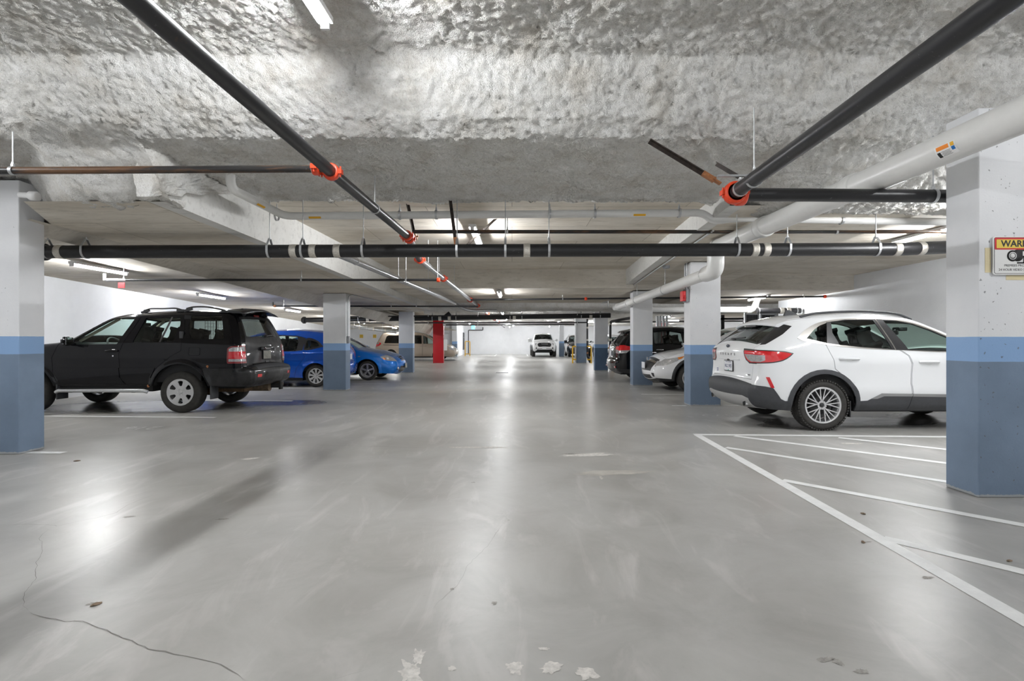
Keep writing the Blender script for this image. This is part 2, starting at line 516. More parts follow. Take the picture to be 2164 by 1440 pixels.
def crack(pts, w=0.006):
    pts = [G(*p) for p in pts]
    fine = []
    for a, b in zip(pts, pts[1:]):
        n = max(2, int((b - a).length / 0.035))
        for i in range(n):
            q = a + (b - a) * i / n
            fine.append(q + Vector((noise.noise(q * 3.1) * .05 + noise.noise(q * 19) * .012, noise.noise(q * 2.7 + Vector((5, 5, 5))) * .05 + noise.noise(q * 17 + Vector((9, 1, 0))) * .012, 0)))
    vs, fs = [], []
    for i, q in enumerate(fine):
        t = (fine[min(i + 1, len(fine) - 1)] - fine[max(i - 1, 0)]).normalized()
        ww = w * .65 * (0.5 + 0.5 * abs(noise.noise(q * 6)) * 2) * min(1, i / 4, (len(fine) - 1 - i) / 4)
        n = Vector((-t.y, t.x, 0))
        vs += [q + n * ww / 2 + Vector((0, 0, .0015)), q - n * ww / 2 + Vector((0, 0, .0015))]
    for i in range(len(fine) - 1):
        fs.append((2 * i, 2 * i + 1, 2 * i + 3, 2 * i + 2))
    return mesh_ob('floor_crack', vs, fs, M_CRACK, FLOOR)
M_CRACK = mat('dark_crack_line', (0.22, 0.205, 0.19, 1), 0.9)  # plain dark colour of the floor cracks
crack([(52, 1295), (130, 1318), (180, 1314), (240, 1332), (300, 1356), (370, 1386), (460, 1410), (530, 1440)], .008)
crack([(52, 1295), (62, 1230), (82, 1165), (100, 1118)], .004)
crack([(0, 1110), (60, 1110), (115, 1116), (250, 1082), (330, 1040)], .004)
crack([(1058, 1108), (1035, 1150), (1000, 1190), (955, 1245), (900, 1310)], .003)
crack([(780, 1405), (720, 1425), (690, 1440)], .003)
crack([(540, 940), (700, 942), (880, 946), (1080, 944)], .006)
M_SCUFF = mat('scuffed_bare_concrete', (0.60, 0.575, 0.54, 1), 0.75, vary=.25, vscale=30)
def scuff(px, py, rx, ry, rot=0, m=None, seed=0):
    c = G(px, py); n = 40; vs = [(c.x, c.y, .0012)]
    for i in range(n):
        q = 2 * PI * i / n
        k = .55 + .7 * abs(noise.noise(Vector((math.cos(q) * 1.6 + px, math.sin(q) * 1.6 + seed, py * .1)))) + .35 * noise.noise(Vector((math.cos(q) * 5 + px, math.sin(q) * 5, seed)))
        u, v = rx * k * math.cos(q), ry * k * math.sin(q)
        vs.append((c.x + u * math.cos(rot) - v * math.sin(rot), c.y + u * math.sin(rot) + v * math.cos(rot), .0012))
    mesh_ob('floor_scuff', vs, [(0, i + 1, (i + 1) % n + 1) for i in range(n)], m or M_SCUFF, FLOOR)
for (px, py, rx, ry, rot) in ((868, 1425, .05, .10, .3), (884, 1390, .03, .06, .2), (1088, 1412, .05, .05, 0), (1166, 1412, .06, .05, .4), (1240, 1424, .06, .04, -.3), (955, 1414, .02, .02, 0), (1150, 1372, .03, .015, 0), (1245, 962, .35, .10, .1), (1800, 938, .2, .05, 0), (900, 828, 1.0, .30, .1), (800, 832, .9, .3, 0), (1000, 946, .5, .06, 0), (530, 970, .12, .05, .5), (1270, 1010, .02, .1, 0)):
    if py > 930: scuff(px, py, rx, ry, rot)
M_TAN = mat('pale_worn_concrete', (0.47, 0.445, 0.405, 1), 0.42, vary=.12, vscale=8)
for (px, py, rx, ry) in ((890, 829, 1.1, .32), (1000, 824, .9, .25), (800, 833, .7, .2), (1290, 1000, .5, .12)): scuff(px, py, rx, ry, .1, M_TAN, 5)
M_CHIP = mat('chipped_concrete', (0.33, 0.315, 0.29, 1), 0.85, vary=.3, vscale=40)
for (px, py, rx, ry) in ((1205, 960, .12, .04), (200, 1277, .04, .025), (1745, 1395, .05, .02), (1770, 1400, .03, .03), (1820, 1420, .04, .02), (1960, 1222, .05, .02), (470, 1098, .06, .02), (270, 1093, .05, .03), (1836, 1146, .03, .01), (1000, 1020, .03, .015), (955, 1246, .015, .015), (1045, 1275, .02, .02), (1075, 1100, .012, .01)):
    scuff(px, py, rx, ry, .2, M_CHIP, 3)


# painted lines belong to the floor
STRIPE_Z = [0.002]
def stripe(pts, w0, w1=None, m=None):
    mb = MB()
    w1 = w1 or w0
    a, b = Vector(pts[0]), Vector(pts[1])
    n = Vector((-(b - a).y, (b - a).x, 0)).normalized()
    STRIPE_Z[0] += 0.00006
    for z, in ((STRIPE_Z[0],),):
        vs = [a + n * w0 / 2, a - n * w0 / 2, b - n * w1 / 2, b + n * w1 / 2]
        mb.add([(v.x, v.y, z) for v in vs], [(0, 1, 2, 3)])
    return mb.build('painted_line', m or M_LINE, FLOOR)
stripe((G(1466, 919), Vector((8.8, G(1998, 928).y - .02, 0))), 0.10)
a_, b_ = G(1474, 920), G(2152, 1306)
stripe((a_, a_ + (b_ - a_) * 1.5), 0.10)
for (p, q) in (((1552, 922), (1995, 979)), ((1772, 925.5), (1995, 950)), ((1534, 946.5), (1995, 1018)), ((1654, 1015.5), (2164, 1111)), ((1867, 1138), (2164, 1210))):
    a, b = G(*p), G(*q)
    stripe((a, b + (b - a) * 0.35), 0.095)
for (p, q, m) in (((60, 879.5), (455, 883), M_LINE), ((-200, 955), (135, 957.5), M_LINE), ((330, 846), (618, 848), M_LINE), ((330, 832), (620, 834), M_LINEW), ((560, 820), (665, 821), M_LINE), ((745, 829), (800, 829), M_LINEW), ((745, 811), (820, 812), M_LINE), ((880, 775), (912, 775), M_LINEW), ((890, 780), (930, 780), M_LINEW),
                  ((1355, 834), (1445, 834.5), M_LINE), ((1275, 803.5), (1330, 804), M_LINE), ((1262, 792.5), (1330, 792), M_LINEW), ((1420, 858), (1450, 858), M_LINE), ((1527, 857), (1600, 857.5), M_LINE), ((1330, 822), (1352, 822), M_LINEW), ((1380, 842), (1404, 842), M_LINEW),
                  ((1045, 753), (1052, 747.6), M_LINE), ((1115, 753), (1113, 747.6), M_LINE), ((950, 758), (968, 755), M_LINEW)):
    stripe((G(*p), G(*q)), 0.10, m=m)
# stencilled stall numbers, nearly worn away
for (s, px, py, sz) in (('216', 300, 905, .34), ('215', 560, 862, .30), ('CAR', 1520, 879, .30)):
    g = G(px, py)
    text_ob('stencil_number', s, sz, (g.x, g.y, 0.0022), (0, 0, PI if px < 1000 else 0), M_LINEW, FLOOR, extrude=0.0003)

def sstep(x, a, b):
    t = min(1, max(0, (x - a) / (b - a)))
    return t * t * (3 - 2 * t)
# sprayed insulation on the near ceiling: a deep relief mesh following slab, beam face and soffit
def foam_sheet(name, path, x0, x1, dx, amp, edge=True, seed=0.0, m=M_FOAM, xfun=None):
    pts = [Vector((0, p[0], p[1])) for p in path]
    rows = [pts[0]]
    for a, b in zip(pts, pts[1:]):
        n = max(1, int((b - a).length / dx))
        rows += [a + (b - a) * (i / n) for i in range(1, n + 1)]
    nx = int((x1 - x0) / dx) + 1
    nr = len(rows)
    vs, fs = [], []
    for j, r in enumerate(rows):
        t = (rows[min(j + 1, nr - 1)] - rows[max(j - 1, 0)]).normalized()
        nrm = Vector((0, t.z, -t.y))                # towards the garage
        last = edge and j >= nr - 3
        for i in range(nx):
            x = x0 + (x1 - x0) * i / (nx - 1)
            q = Vector((x * 1.0, r.y + seed, r.z))
            h = noise.noise(q * 1.7) * 0.3 + noise.turbulence(q * 6, 2, False) * 0.16 + noise.noise(q * 13) * 0.14 + noise.noise(q * 27) * 0.22 + noise.noise(q * 45) * 0.25 + 0.25
            p = Vector((x, r.y, r.z)) + nrm * (h - 0.55) * amp
            if last:
                p.y += (noise.noise(q * 3.1) * 0.14 + noise.noise(q * 12) * 0.06)
            if xfun: p = xfun(p)
            vs.append(p)
    for j in range(nr - 1):
        for i in range(nx - 1):
            fs.append((j * nx + i, (j + 1) * nx + i, (j + 1) * nx + i + 1, j * nx + i + 1))
    o = mesh_ob(name, vs, fs, m, smooth=True)
    o['kind'] = 'structure'
    return o
foam_sheet('ceiling', [(-6, 3.74), (1.5, 3.74)], -11, 10, 0.12, 0.12, False)
foam_sheet('ceiling', [(1.5, 3.74), (4.15, 3.73), (4.4, 3.68), (4.52, 3.5), (4.68, 3.26), (4.85, 3.13), (5.3, 3.09), (6.9, 3.09), (7.02, 3.12), (7.05, 3.3)], -7.2, 9.0, 0.023, 0.10, xfun=lambda p: Vector((p.x, p.y - .35 * sstep(p.x, 2.6, 3.6) * sstep(p.y, 5.0, 7.0), p.z - .25 * sstep(p.x, 2.4, 3.3) * sstep(p.y, 4.9, 5.6))))
# insulated end of the column band
def bandend(p):
    k = sstep(p.x, -3.46, -3.36) * .0
    y = p.y * (1 - k) + 4.95 * k + max(0, -(p.x + 4.35)) * 0.85
    z = p.z * (1 - k) + 3.13 * k + max(0, -(p.x + 4.4)) * 0.14
    return Vector((p.x, y, z))
foam_sheet('ceiling', [(4.55, 3.15), (4.8, 3.05), (5.0, 2.86), (5.1, 2.72), (5.2, 2.645), (5.42, 2.635), (5.46, 2.72)], -6.2, -3.41, 0.032, 0.085, xfun=bandend, seed=4)
nu, nv = 70, 18                                     # insulation lapping on to the side of the band
vs, fs = [], []
for j in range(nv + 1):
    for i in range(nu + 1):
        z = 2.64 + .56 * j / nv
        y = 4.93 + ((z - 1.27) * 1100 / 305 - 4.93 + noise.noise(Vector((j * .6, 2, 5))) * .12) * i / nu
        q = Vector((3, y, z))
        h = noise.turbulence(q * 6, 2, False) * .5 + noise.noise(q * 17) * .35 + noise.noise(q * 33) * .3
        vs.append((XS(y) + .05 + h * .06 - .16 * sstep(i / nu, .9, 1) - .12 * (1 - sstep(i / nu, 0, .08)), y, z + noise.noise(q * 9) * .03 * (j == 0)))
for j in range(nv):
    for i in range(nu):
        fs.append((j * (nu + 1) + i, j * (nu + 1) + i + 1, (j + 1) * (nu + 1) + i + 1, (j + 1) * (nu + 1) + i))
o = mesh_ob('ceiling', vs, fs, M_FOAM, smooth=True); o['kind'] = 'structure'
# concrete slabs and beams
mb = MB()
ys = [5.22, 6.15, 7.3, 9.5, 11.5, 13.4, 16, 18.6]
for a, b in zip(ys, ys[1:]):
    xa = -4.9 if a < 6 else XA(a)
    quad_sheet(mb, (xa, a, ZB(a)), (XS(a), a, ZB(a)), (XS(b), b, ZB(b)), (XA(b), b, ZB(b)))
struct('ceiling', mb, M_CONC)
mb = MB()
for a, b in zip(ys, ys[1:]):
    quad_sheet(mb, (XS(a), a, ZB(a)), (XS(a), a, 3.3), (XS(b), b, 3.3), (XS(b), b, ZB(b)))
    quad_sheet(mb, (XS(a) - .16, a, ZB(a) - .004), (XS(a) + .003, a, ZB(a) - .004), (XS(b) + .003, b, ZB(b) - .004), (XS(b) - .16, b, ZB(b) - .004))
struct('trim_2', mb, M_CONCP)
mb = MB()                                           # haunch between band and stall ceiling
hy = [5.9, 9, 13.4, 18.5, 24, 30]
for a, b in zip(hy, hy[1:]):
    d0, d1 = lin(a, 6, .10, 14, .22), lin(b, 6, .10, 14, .22)
    quad_sheet(mb, (XA(a), a, ZB(a)), (XA(b), b, ZB(b)), (XA(b) - .28, b, ZB(b) - d1), (XA(a) - .28, a, ZB(a) - d0))
    quad_sheet(mb, (XA(a) - .28, a, ZB(a) - d0), (XA(b) - .28, b, ZB(b) - d1), (XA(b) - .34, b, ZL(b) + .1), (XA(a) - .34, a, ZL(a) + .1))
struct('trim_3', mb, M_CONC2)
mb = MB()
for a, b in zip([6.2, 9, 18, 30], [9, 18, 30, 40]):
    quad_sheet(mb, (-14, a, ZL(a)), (XA(a) - .2, a, ZL(a)), (XA(b) - .2, b, ZL(b)), (-14, b, ZL(b)))
struct('ceiling', mb, M_CONC)
mb = MB()
quad_sheet(mb, (-3.7, 6.7, 3.16), (3.6, 6.7, 3.16), (3.6, YX, 3.10), (-3.7, YX, 3.12))
quad_sheet(mb, (XR2(6) - .1, 5, 2.95), (9.2, 5, 2.95), (9.2, YX, 2.95), (XR2(YX) - .1, YX, 2.95))
struct('ceiling', mb, M_CONC)
mb = MB()                                           # cross beam
mb.box(-3.4, XR(YX) + .2, YX, YX + .3, 2.62, 3.3)
mb.box(XR2(YX) - .3, 8.9, YX, YX + .3, 2.58, 3.1)
struct('trim_4', mb, M_CONC2)
mb = MB()
quad_sheet(mb, (-3.3, YX + .01, 2.622), (3.2, YX + .01, 2.622), (3.3, YF + .2, 2.60), (-3.2, YF + .2, 2.60))
quad_sheet(mb, (5.2, YX + .01, 2.582), (14, YX + .01, 2.582), (14, YF + 2, 2.56), (5.2, YF + 2, 2.56))
struct('ceiling', mb, M_CONC)
ry = [6.3, 8.5, 10.5, 13.4, 16, 18.5]
mb = MB()
for a, b in zip(ry, ry[1:]):
    quad_sheet(mb, (XR(a), a, ZR(a)), (XR2(a), a, ZR(a)), (XR2(b), b, ZR(b)), (XR(b), b, ZR(b)))
    quad_sheet(mb, (XR2(a), a, ZR(a)), (XR2(a), a, 3.1), (XR2(b), b, 3.1), (XR2(b), b, ZR(b)))
struct('ceiling', mb, M_CONC)
mb = MB()
for a, b in zip(ry, ry[1:]):
    quad_sheet(mb, (XR(a), a, ZR(a)), (XR(a), a, 3.3), (XR(b), b, 3.3), (XR(b), b, ZR(b)))
    quad_sheet(mb, (XR(a) - .003, a, ZR(a) - .004), (XR(a) + .17, a, ZR(a) - .004), (XR(b) + .17, b, ZR(b) - .004), (XR(b) - .003, b, ZR(b) - .004))
struct('trim_5', mb, M_CONCP)
# insulated cross beam and the insulated ceiling beyond it
foam_sheet('ceiling', [(18.3, 2.66), (18.4, 2.56), (18.45, 2.40), (18.6, 2.34), (19.7, 2.35), (19.9, 2.42), (20.0, 2.55), (23.0, 2.55), (23.05, 2.44), (24.3, 2.44), (24.4, 2.56), (31, 2.56)], -3.9, 9.5, 0.075, 0.11, False, seed=9)
foam_sheet('ceiling', [(31, 2.56), (49, 2.58)], -5, 16, 0.2, 0.12, False, seed=9)
mb = MB()
quad_sheet(mb, (-16, 18.4, 2.60), (-3.5, 18.4, 2.60), (-3.5, 50, 2.62), (-16, 50, 2.62))
quad_sheet(mb, (9, 18.4, 2.60), (18, 18.4, 2.60), (18, 50, 2.62), (9, 50, 2.62))
mb.box(-17, 20, -6, 62, 3.95, 4.1)  # unseen roof box added to stop world light leaking through ceiling gaps
struct('ceiling', mb, M_CONC)
# walls
mb = MB()
for a, b in ((-6, 10.85), (10.85, 37.6)):
    quad_sheet(mb, (XW(a) if a > 0 else -9.75, a, 0), (XW(b), b, 0), (XW(b), b, 4), (XW(a) if a > 0 else -9.75, a, 4))
struct('wall_left', mb, M_WALL)
mb = MB()
mb.box(-14, -4.5, 41, 41.3, 0, 2.7)
mb.box(-4.65, -4.35, 41, 48.2, 0, 2.7)
mb.box(-14, -9.4, 37.6, 38, 0, 2.7)
struct('wall_left_rear', mb, M_WALL)
mb = MB()
mb.box(-6, 20, 48, 48.4, 0, 2.75)
struct('wall_back', mb, M_WALL)
mb = MB()
mb.box(8.8, 9.1, -6, 17.2, 0, 4)
struct('wall_right', mb, M_WALL)
mb = MB()
mb.box(14.5, 14.8, 21, 48, 0, 2.7)
mb.box(10.7, 14.5, 21.4, 21.6, 0, 2.7)
struct('wall_right_rear', mb, M_WALL)

# ------------------------------------------------------------------ columns
def column(x0, x1, y0, y1, z1, zl, zh, label, m=None, **kw):
    mb = MB()
    mb.box(x0, x1, y0, y1, 0, z1, bev=0.012)
    o = mb.build('concrete_column', m or column_mat('column_paint', zl, zh, **kw))
    o.data.shade_smooth() if False else None
    return tag(o, label, 'column', kind='thing', group='painted concrete columns')
column(3.765, 4.42, 4.20, 4.52, 3.15, 1.098, 1.30, 'pitted white and blue concrete column carrying the camera warning sign', pits=0.75)
column(-6.12, -5.495, 5.80, 6.12, 3.06, 1.117, 1.317, 'white and blue concrete column beside the front wheel of the black SUV', pits=.35)
column(-4.79, -4.215, 13.2, 13.57, 2.466, 1.018, 1.198, 'white and blue column with a thin conduit, between the two blue cars', pits=.3)
column(-4.44, -3.885, 20.4, 20.75, 2.40, .975, 1.158, 'white and blue column hiding the middle of the gold minivan', pits=.25)
column(3.46, 4.05, 10.1, 10.47, 2.795, 1.0, 1.183, 'white and blue column between the two white SUVs, under the white pipe elbow', pits=.5)
column(3.39, 3.945, 14.6, 14.95, 2.66, .978, 1.15, 'white and blue column in front of the black SUV with red tail lamps', pits=.3)
column(3.48, 4.03, 21.86, 22.2, 2.45, .956, 1.11, 'dark blue and white column with a black drain stack on its far side', pits=.3, low=(.075, .13, .22))
column(3.615, 4.18, 29.2, 29.55, 2.5, .94, 1.11, 'white and blue column framed by yellow guard rails', pits=.2)
column(3.73, 4.11, 41, 41.35, 2.6, 1.06, 1.2, 'slim white and blue column beside the white pickup', pits=.2)
column(-4.66, -4.28, 40.4, 40.8, 2.6, 1.0, 1.2, 'white and blue column at the corner behind the gold minivan', pits=.2)
column(-4.45, -3.86, 29.3, 29.65, 2.5, 0, 0, 'bright red concrete column in front of the gold minivan', m=M_RED)

# ------------------------------------------------------------------ fluorescent lights
def light(p0, p1, label, drop=0.0, housing=0.055, tube=None):
    p0, p1 = Vector(p0), Vector(p1)
    d = (p1 - p0).normalized()
    a = Vector((0, 0, 1)).cross(d).normalized()
    c = (p0 + p1) / 2
    L = (p1 - p0).length
    mb = MB()
    mb.obox(c + Vector((0, 0, .045)), d, a, (0, 0, 1), L / 2 + .02, housing, .022)
    for s in (-1, 1):
        mb.obox(c + d * s * (L / 2 + .012) + Vector((0, 0, .012)), d, a, (0, 0, 1), .014, .03, .035)
    o = mb.build('fluorescent_light', M_FIXT)
    tag(o, label, 'ceiling light', 'bare fluorescent battens on the ceiling')
    t = MB()
    t.sweep([p0, p0 + d * .01, p1 - d * .01, p1], [.012, .019, .019, .012], 12)
    t.build('fluorescent_tube', tube or M_TUBE, o)
    if drop > 0:
        for s in (-.35, .35):
            q = c + d * L * s + Vector((0, 0, .06))
            MB().cyl(q, q + Vector((0, 0, drop)), .004, 6).build('hanging_rod', M_GALV, o)
    return o
light((-1.40, 2.54, 3.56), (-1.36, 3.78, 3.56), 'glowing tube light on the sprayed ceiling beside the long black pipe', .1, tube=M_TUBEN)
light((-.61, 8.0, 2.99), (-.59, 9.4, 2.99), 'glowing tube light behind the crossed thin pipe and brace', .07)
light((-.34, 13.75, 2.53), (-.34, 15.0, 2.53), 'glowing tube light on the soffit behind the cross beam, over the aisle', .03)
light((-7.5, 8.88, 2.56), (-7.5, 10.1, 2.56), 'glowing tube light on the ceiling above the black SUV hood', .03)
light((-8.1, 18.6, 2.36), (-8.1, 19.85, 2.36), 'glowing tube light above the blue hatchback')
light((6.34, 7.35, 2.87), (6.34, 8.6, 2.87), 'glowing tube light above the white SUV beside the pitted column', .03)
light((7.35, 14.9, 2.52), (7.35, 16.15, 2.52), 'glowing tube light over the white pipe elbow near the wall')
light((5.0, 35, 2.5), (5.6, 35, 2.5), 'small glowing tube light seen between two far columns', .05)
light((9.0, 30, 2.42), (9.6, 30, 2.42), 'small glowing tube light behind the grey vertical pipes', .05)
# unseen lights added to brighten the garage, besides one inferred behind the pitted column
for (x, y, z, lab) in ((-.4, 21.3, 2.40, 'first added aisle light beyond the sprayed cross beam'), (-.3, 27.5, 2.42, 'second added aisle light counted from the sprayed cross beam'), (-.2, 34, 2.45, 'third added aisle light counted from the sprayed cross beam'), (.1, 41, 2.45, 'added aisle light level with the hood of the white pickup'),
                  (-8.0, 27, 2.2, 'added stall light between the blue sedan and the gold minivan'), (-7.6, 33, 2.08, 'added stall light right above the gold minivan'), (7.6, 25, 2.42, 'added stall light behind the black SUV with red tail lamps'), (7.4, 40, 2.45, 'added stall light near the pale far-off SUV'),
                  (-.2, 44.5, 2.45, 'last added aisle light before the far wall'), (3.2, 43.5, 2.45, 'added light right above the white pickup'), (-3.2, 43.5, 2.45, 'added light beside the yellow rail and the far wall'), (7.6, 44, 2.45, 'added light above the dark compact SUV by the far wall'), (-3, 36, 2.45, 'added light past the nose of the gold minivan'), (3, 33, 2.45, 'added light between the column with yellow rails and the white pickup'),
                  (-8.2, 13.6, 2.46, 'added stall light between the black SUV and the blue hatchback'), (-8.2, 23, 2.28, 'added stall light behind the blue sedan'), (11.5, 30, 2.5, 'added light far behind the storage cages'), (12, 40, 2.5, 'added light in the far corner behind the pale SUV'),
                  (5.35, 4.95, 2.74, 'light hidden behind the pitted column with the warning sign'), (5.7, 1.3, 3.56, 'added light beside the thick white pipe, out of view above'), (-6.4, 2.6, 3.56, 'added light out of view above the column by the black SUV'), (-1.4, -2.6, 3.56, 'added light on the sprayed ceiling behind the viewer')):
    light((x, y, z), (x, y + 1.24, z), lab, 0.07)
# ------------------------------------------------------------------ pipes
def ring(parent, c, d, r, w, m, name, lip=0.006, bolts=False):
    """a band or a grooved coupling round a pipe"""
    c, d = Vector(c), Vector(d).normalized()
    mb = MB()
    mb.lathe(c - d * w / 2, d, [(0, r), (0, r + lip), (w * .18, r + lip * 1.25), (w * .82, r + lip * 1.25), (w, r + lip), (w, r)], 24)
    if bolts:
        a, b = frame(d)
        for s in (-1, 1):
            q = c + a * s * (r + lip + .012)
            mb.obox(q, d, a, b, w * .42, .016, .02)
            mb.cyl(q - b * .045, q + b * .045, .007, 8)
    return mb.build(name, m, parent)
def hanger(parent, c, d, r, top=None, clevis=False, w=0.028):
    c, d = Vector(c), Vector(d).normalized()
    top = top if top is not None else ceilz(c.x, c.y)
    a = Vector((0, 0, 1)).cross(d).normalized()
    b = d.cross(a)
    if b.z < 0: b = -b
    mb = MB()
    n = 24
    vs, fs = [], []
    R0, R1 = r + .002, r + .007
    pts = []
    for k in range(n + 1):
        q = PI + PI * k / n if clevis else 2 * PI * k / n
        pts.append((math.cos(q), math.sin(q)))
    def add_strip(path2):
        vs, fs = [], []
        for (x, y, x2, y2) in path2:
            for s in (-w / 2, w / 2):
                vs += [c + a * x + b * y + d * s, c + a * x2 + b * y2 + d * s]
        for i in range(len(path2) - 1):
            k, l = i * 4, i * 4 + 4
            fs.extend([(k, k + 1, l + 1, l), (k + 2, l + 2, l + 3, k + 3), (k + 1, k + 3, l + 3, l + 1), (k, l, l + 2, k + 2)])
        mb.add(vs, fs)
    add_strip([(x * R0, y * R0, x * R1, y * R1) for x, y in pts])
    hy = r * 1.0
    if clevis:
        hy = r + .075
        for s in (-1, 1):
            add_strip([(s * R0, 0, s * R1, 0), (s * R0, r * .7, s * R1, r * .7), (s * .012, hy, s * .017, hy + .004)])
        mb.obox(c + b * (hy + .002), a, b, d, .02, .004, w / 2)
    else:
        hy = r + .02
        mb.obox(c + b * (r + .012), a, b, d, .010, .016, w * .4)
    p0 = c + b * hy
    mb.cyl(p0, Vector((p0.x, p0.y, max(top, p0.z + .02))), .006, 8)
    mb.cyl(p0 + Vector((0, 0, .004)), p0 + Vector((0, 0, .022)), .011, 6)
    return mb.build('pipe_hanger', M_GALV, parent)
def pipe(name, label, pts, r, m, bend=0.1, cat='pipe', group=None, n=22, wall=None):
    mb = MB()
    mb.sweep(fillet(pts, bend), r, n)
    o = mb.build(name, m)
    return tag(o, label, cat, group)
def along(p, q, px):       # the point of a straight pipe that shows at column px of the photograph
    p, q = Vector(p), Vector(q)
    k = (px - 1082) / F
    t = (k * p.y - p.x) / ((q.x - p.x) - k * (q.y - p.y))
    return p + (q - p) * t
# ---- long sprinkler main over the left half of the aisle
H1 = 1.45
A0 = Vector((-1.63, 1.2, EYE + H1)); A1 = P(700, 362, 4.454); A1.z = EYE + H1; A1.x = -1.555
A2 = P(862, 500, 7.25); A3 = P(886, 548, 8.8); A4 = P(1066, 692, 36)
mainp = pipe('sprinkler_main_pipe', 'long black and silver sprinkler pipe with orange couplings running down the aisle', [A0, A1, A2, A3, A4], .05, M_BLACKP, .12)
def dirn(a, b): return (b - a).normalized()
for (c, d, k) in ((A1 + dirn(A1, A2) * .02, dirn(A0, A1), 1.0), (A2 - dirn(A1, A2) * .06, dirn(A1, A2), 1), (A2 + dirn(A2, A3) * .12, dirn(A2, A3), 1), (A3 + dirn(A3, A4) * .05, dirn(A3, A4), 1.1)):
    ring(mainp, c, d, .05, .06 * k, M_ORANGE, 'orange_coupling', .018, True)
for px in (937, 994, 1009, 1030, 1045, 1053):
    c = along(A3, A4, px)
    ring(mainp, c, dirn(A3, A4), .05, .11 if px < 1000 else .2, M_ORANGE, 'orange_coupling', .02, True)
sil = MB(); sil.sweep([A3 + dirn(A3, A4) * .1, along(A3, A4, 1062)], .0512, 22); sil.build('silver_pipe_run', M_SILVER, mainp)['label'] = 'silver length of the pipe'
for px in (792,):
    c = along(A1, A2, px); hanger(mainp, c, dirn(A1, A2), .05)
for px in (905, 928, 960): hanger(mainp, along(A3, A4, px), dirn(A3, A4), .05)
# ---- branch from it to the left edge
B1 = Vector((A1.x - .06, A1.y - .02, P(0, 362, 4.5).z)); B0 = Vector((-6.0, 4.55, B1.z + .01))
br = pipe('sprinkler_branch_pipe', 'rust-streaked black pipe crossing above the column beside the black SUV hood', [B0, B1], .031, M_RUSTP)
ring(br, B1 + Vector((-.05, 0, 0)), (1, 0, 0), .031, .06, M_ORANGE, 'orange_coupling', .02, True)
hanger(br, along(B0, B1, 27), B1 - B0, .031, 3.08)
hanger(br, along(B0, B1, 663), B1 - B0, .031, 0)
# ---- black sprinkler main over the right half, with elbow and cross run behind the pitted column
HR = EYE + 1.28
R0, R1, R2 = Vector((1.82, 1.0, HR)), Vector((1.93, 4.56, HR)), Vector((8.2, 4.70, HR - .01))
rm = pipe('sprinkler_main_pipe', 'thick black sprinkler pipe with an orange elbow in front of the hatched bay', [R0, R1, R2], .057, M_BLACKP, .06)
ring(rm, R1 + Vector((-.002, -.05, 0)), (0, 1, 0), 0.057, .08, M_ORANGE, 'orange_coupling', .032, True)
ring(rm, R1 + Vector((.07, .002, 0)), (1, 0, 0), 0.057, .08, M_ORANGE, 'orange_coupling', .032, True)
eb = MB(); eb.sweep(fillet([R1 + Vector((0, -.09, 0)), R1, R1 + Vector((.11, 0, 0))], .07), .074, 22); eb.build('orange_elbow', M_ORANGE, rm)
hanger(rm, R1 + Vector((-.005, -.42, 0)), (0, 1, 0), .057, 3.12)
hanger(rm, R1 + Vector((-.002, -.17, 0)), (0, 1, 0), .057, 0)
hanger(rm, along(R1, R2, 1972), (1, 0, 0), .057)
tr = MB(); tr.obox(R1 + Vector((-.02, -.28, .075)), (1, 0, 0), (0, 1, 0), (0, 0, 1), .22, .012, .008); tr.build('strut_channel', M_GALV, rm)
# ---- rusty seismic braces
def brace(label, p, q, w=.035, fit=True, parent=None):
    p, q = Vector(p), Vector(q)
    d = (q - p).normalized(); a, b = frame(d)
    mb = MB()
    mb.obox((p + q) / 2 + b * w * .45, d, a, b, (q - p).length / 2, w * .5, .004)
    mb.obox((p + q) / 2 - a * w * .48, d, a, b, (q - p).length / 2, .004, w * .5)
    o = mb.build('seismic_brace', M_RUSTBR)
    tag(o, label, 'pipe brace', 'rusty angle-iron pipe braces')
    if fit:
        m2 = MB()
        for (e, s) in ((q, -1),):
            m2.obox(e + d * s * .05, d, a, b, .06, w * .65, w * .55)
            m2.cyl(e - a * .05, e + a * .05, .012, 8)
            m2.obox(e + d * .03, d, a, b, .04, w * .8, .006)
        m2.build('brace_fitting', M_COPPER, o)
    return o
brace('rusty angle brace poking out of the sprayed ceiling toward the orange elbow', P(1372, 298, 4.55), P(1508, 380, 4.5))
brace('short rusty brace stub behind the thick black pipe above the orange elbow', P(1512, 346, 4.9), P(1560, 374, 4.75), fit=False)
brace('rusty brace dropping to the orange coupling above the crossing pipes', P(859, 418, 7.1), P(877, 500, 7.75))
brace('rusty brace dropping from the ceiling edge to the big black drain pipe', P(952, 424, 6.70), P(964, 520, 6.69))
brace('slanting rusty brace crossing in front of the glowing tube light', P(1078, 436, 8.0), P(984, 522, 8.2), fit=False)
# ---- big cast iron drain across the whole view
D0, D1, D2 = P(40, 533, 6.7), P(1905, 527, 6.7), P(2080, 519, 6.9)
dr = pipe('drain_pipe', 'thick black cast iron drain pipe with steel bands crossing the whole garage', [D0, D1, D2], .083, M_DRAIN, .1, n=28)
for px in (129, 622, 663, 714, 1113, 1593, 1617, 1893, 1943):
    c = along(D0, D1, px) if px < 1905 else along(D1, D2, px); ring(dr, c, (1, 0, 0) if px < 1905 else D2 - D1, .083, .085, M_BAND, 'steel_band', .004)
for px, t in ((101, 0), (182, 0), (570, 0), (640, 0), (768, 0), (966, 0), (1068, 0), (1160, 0), (1557, 0), (1664, 0), (1851, 0)):
    c = along(D0, D1, px); hanger(dr, c, (1, 0, 0), .083, clevis=True)
ring(dr, along(D0, D1, 92), (1, 0, 0), .083, .07, M_DRAIN, 'bell_end', .022)
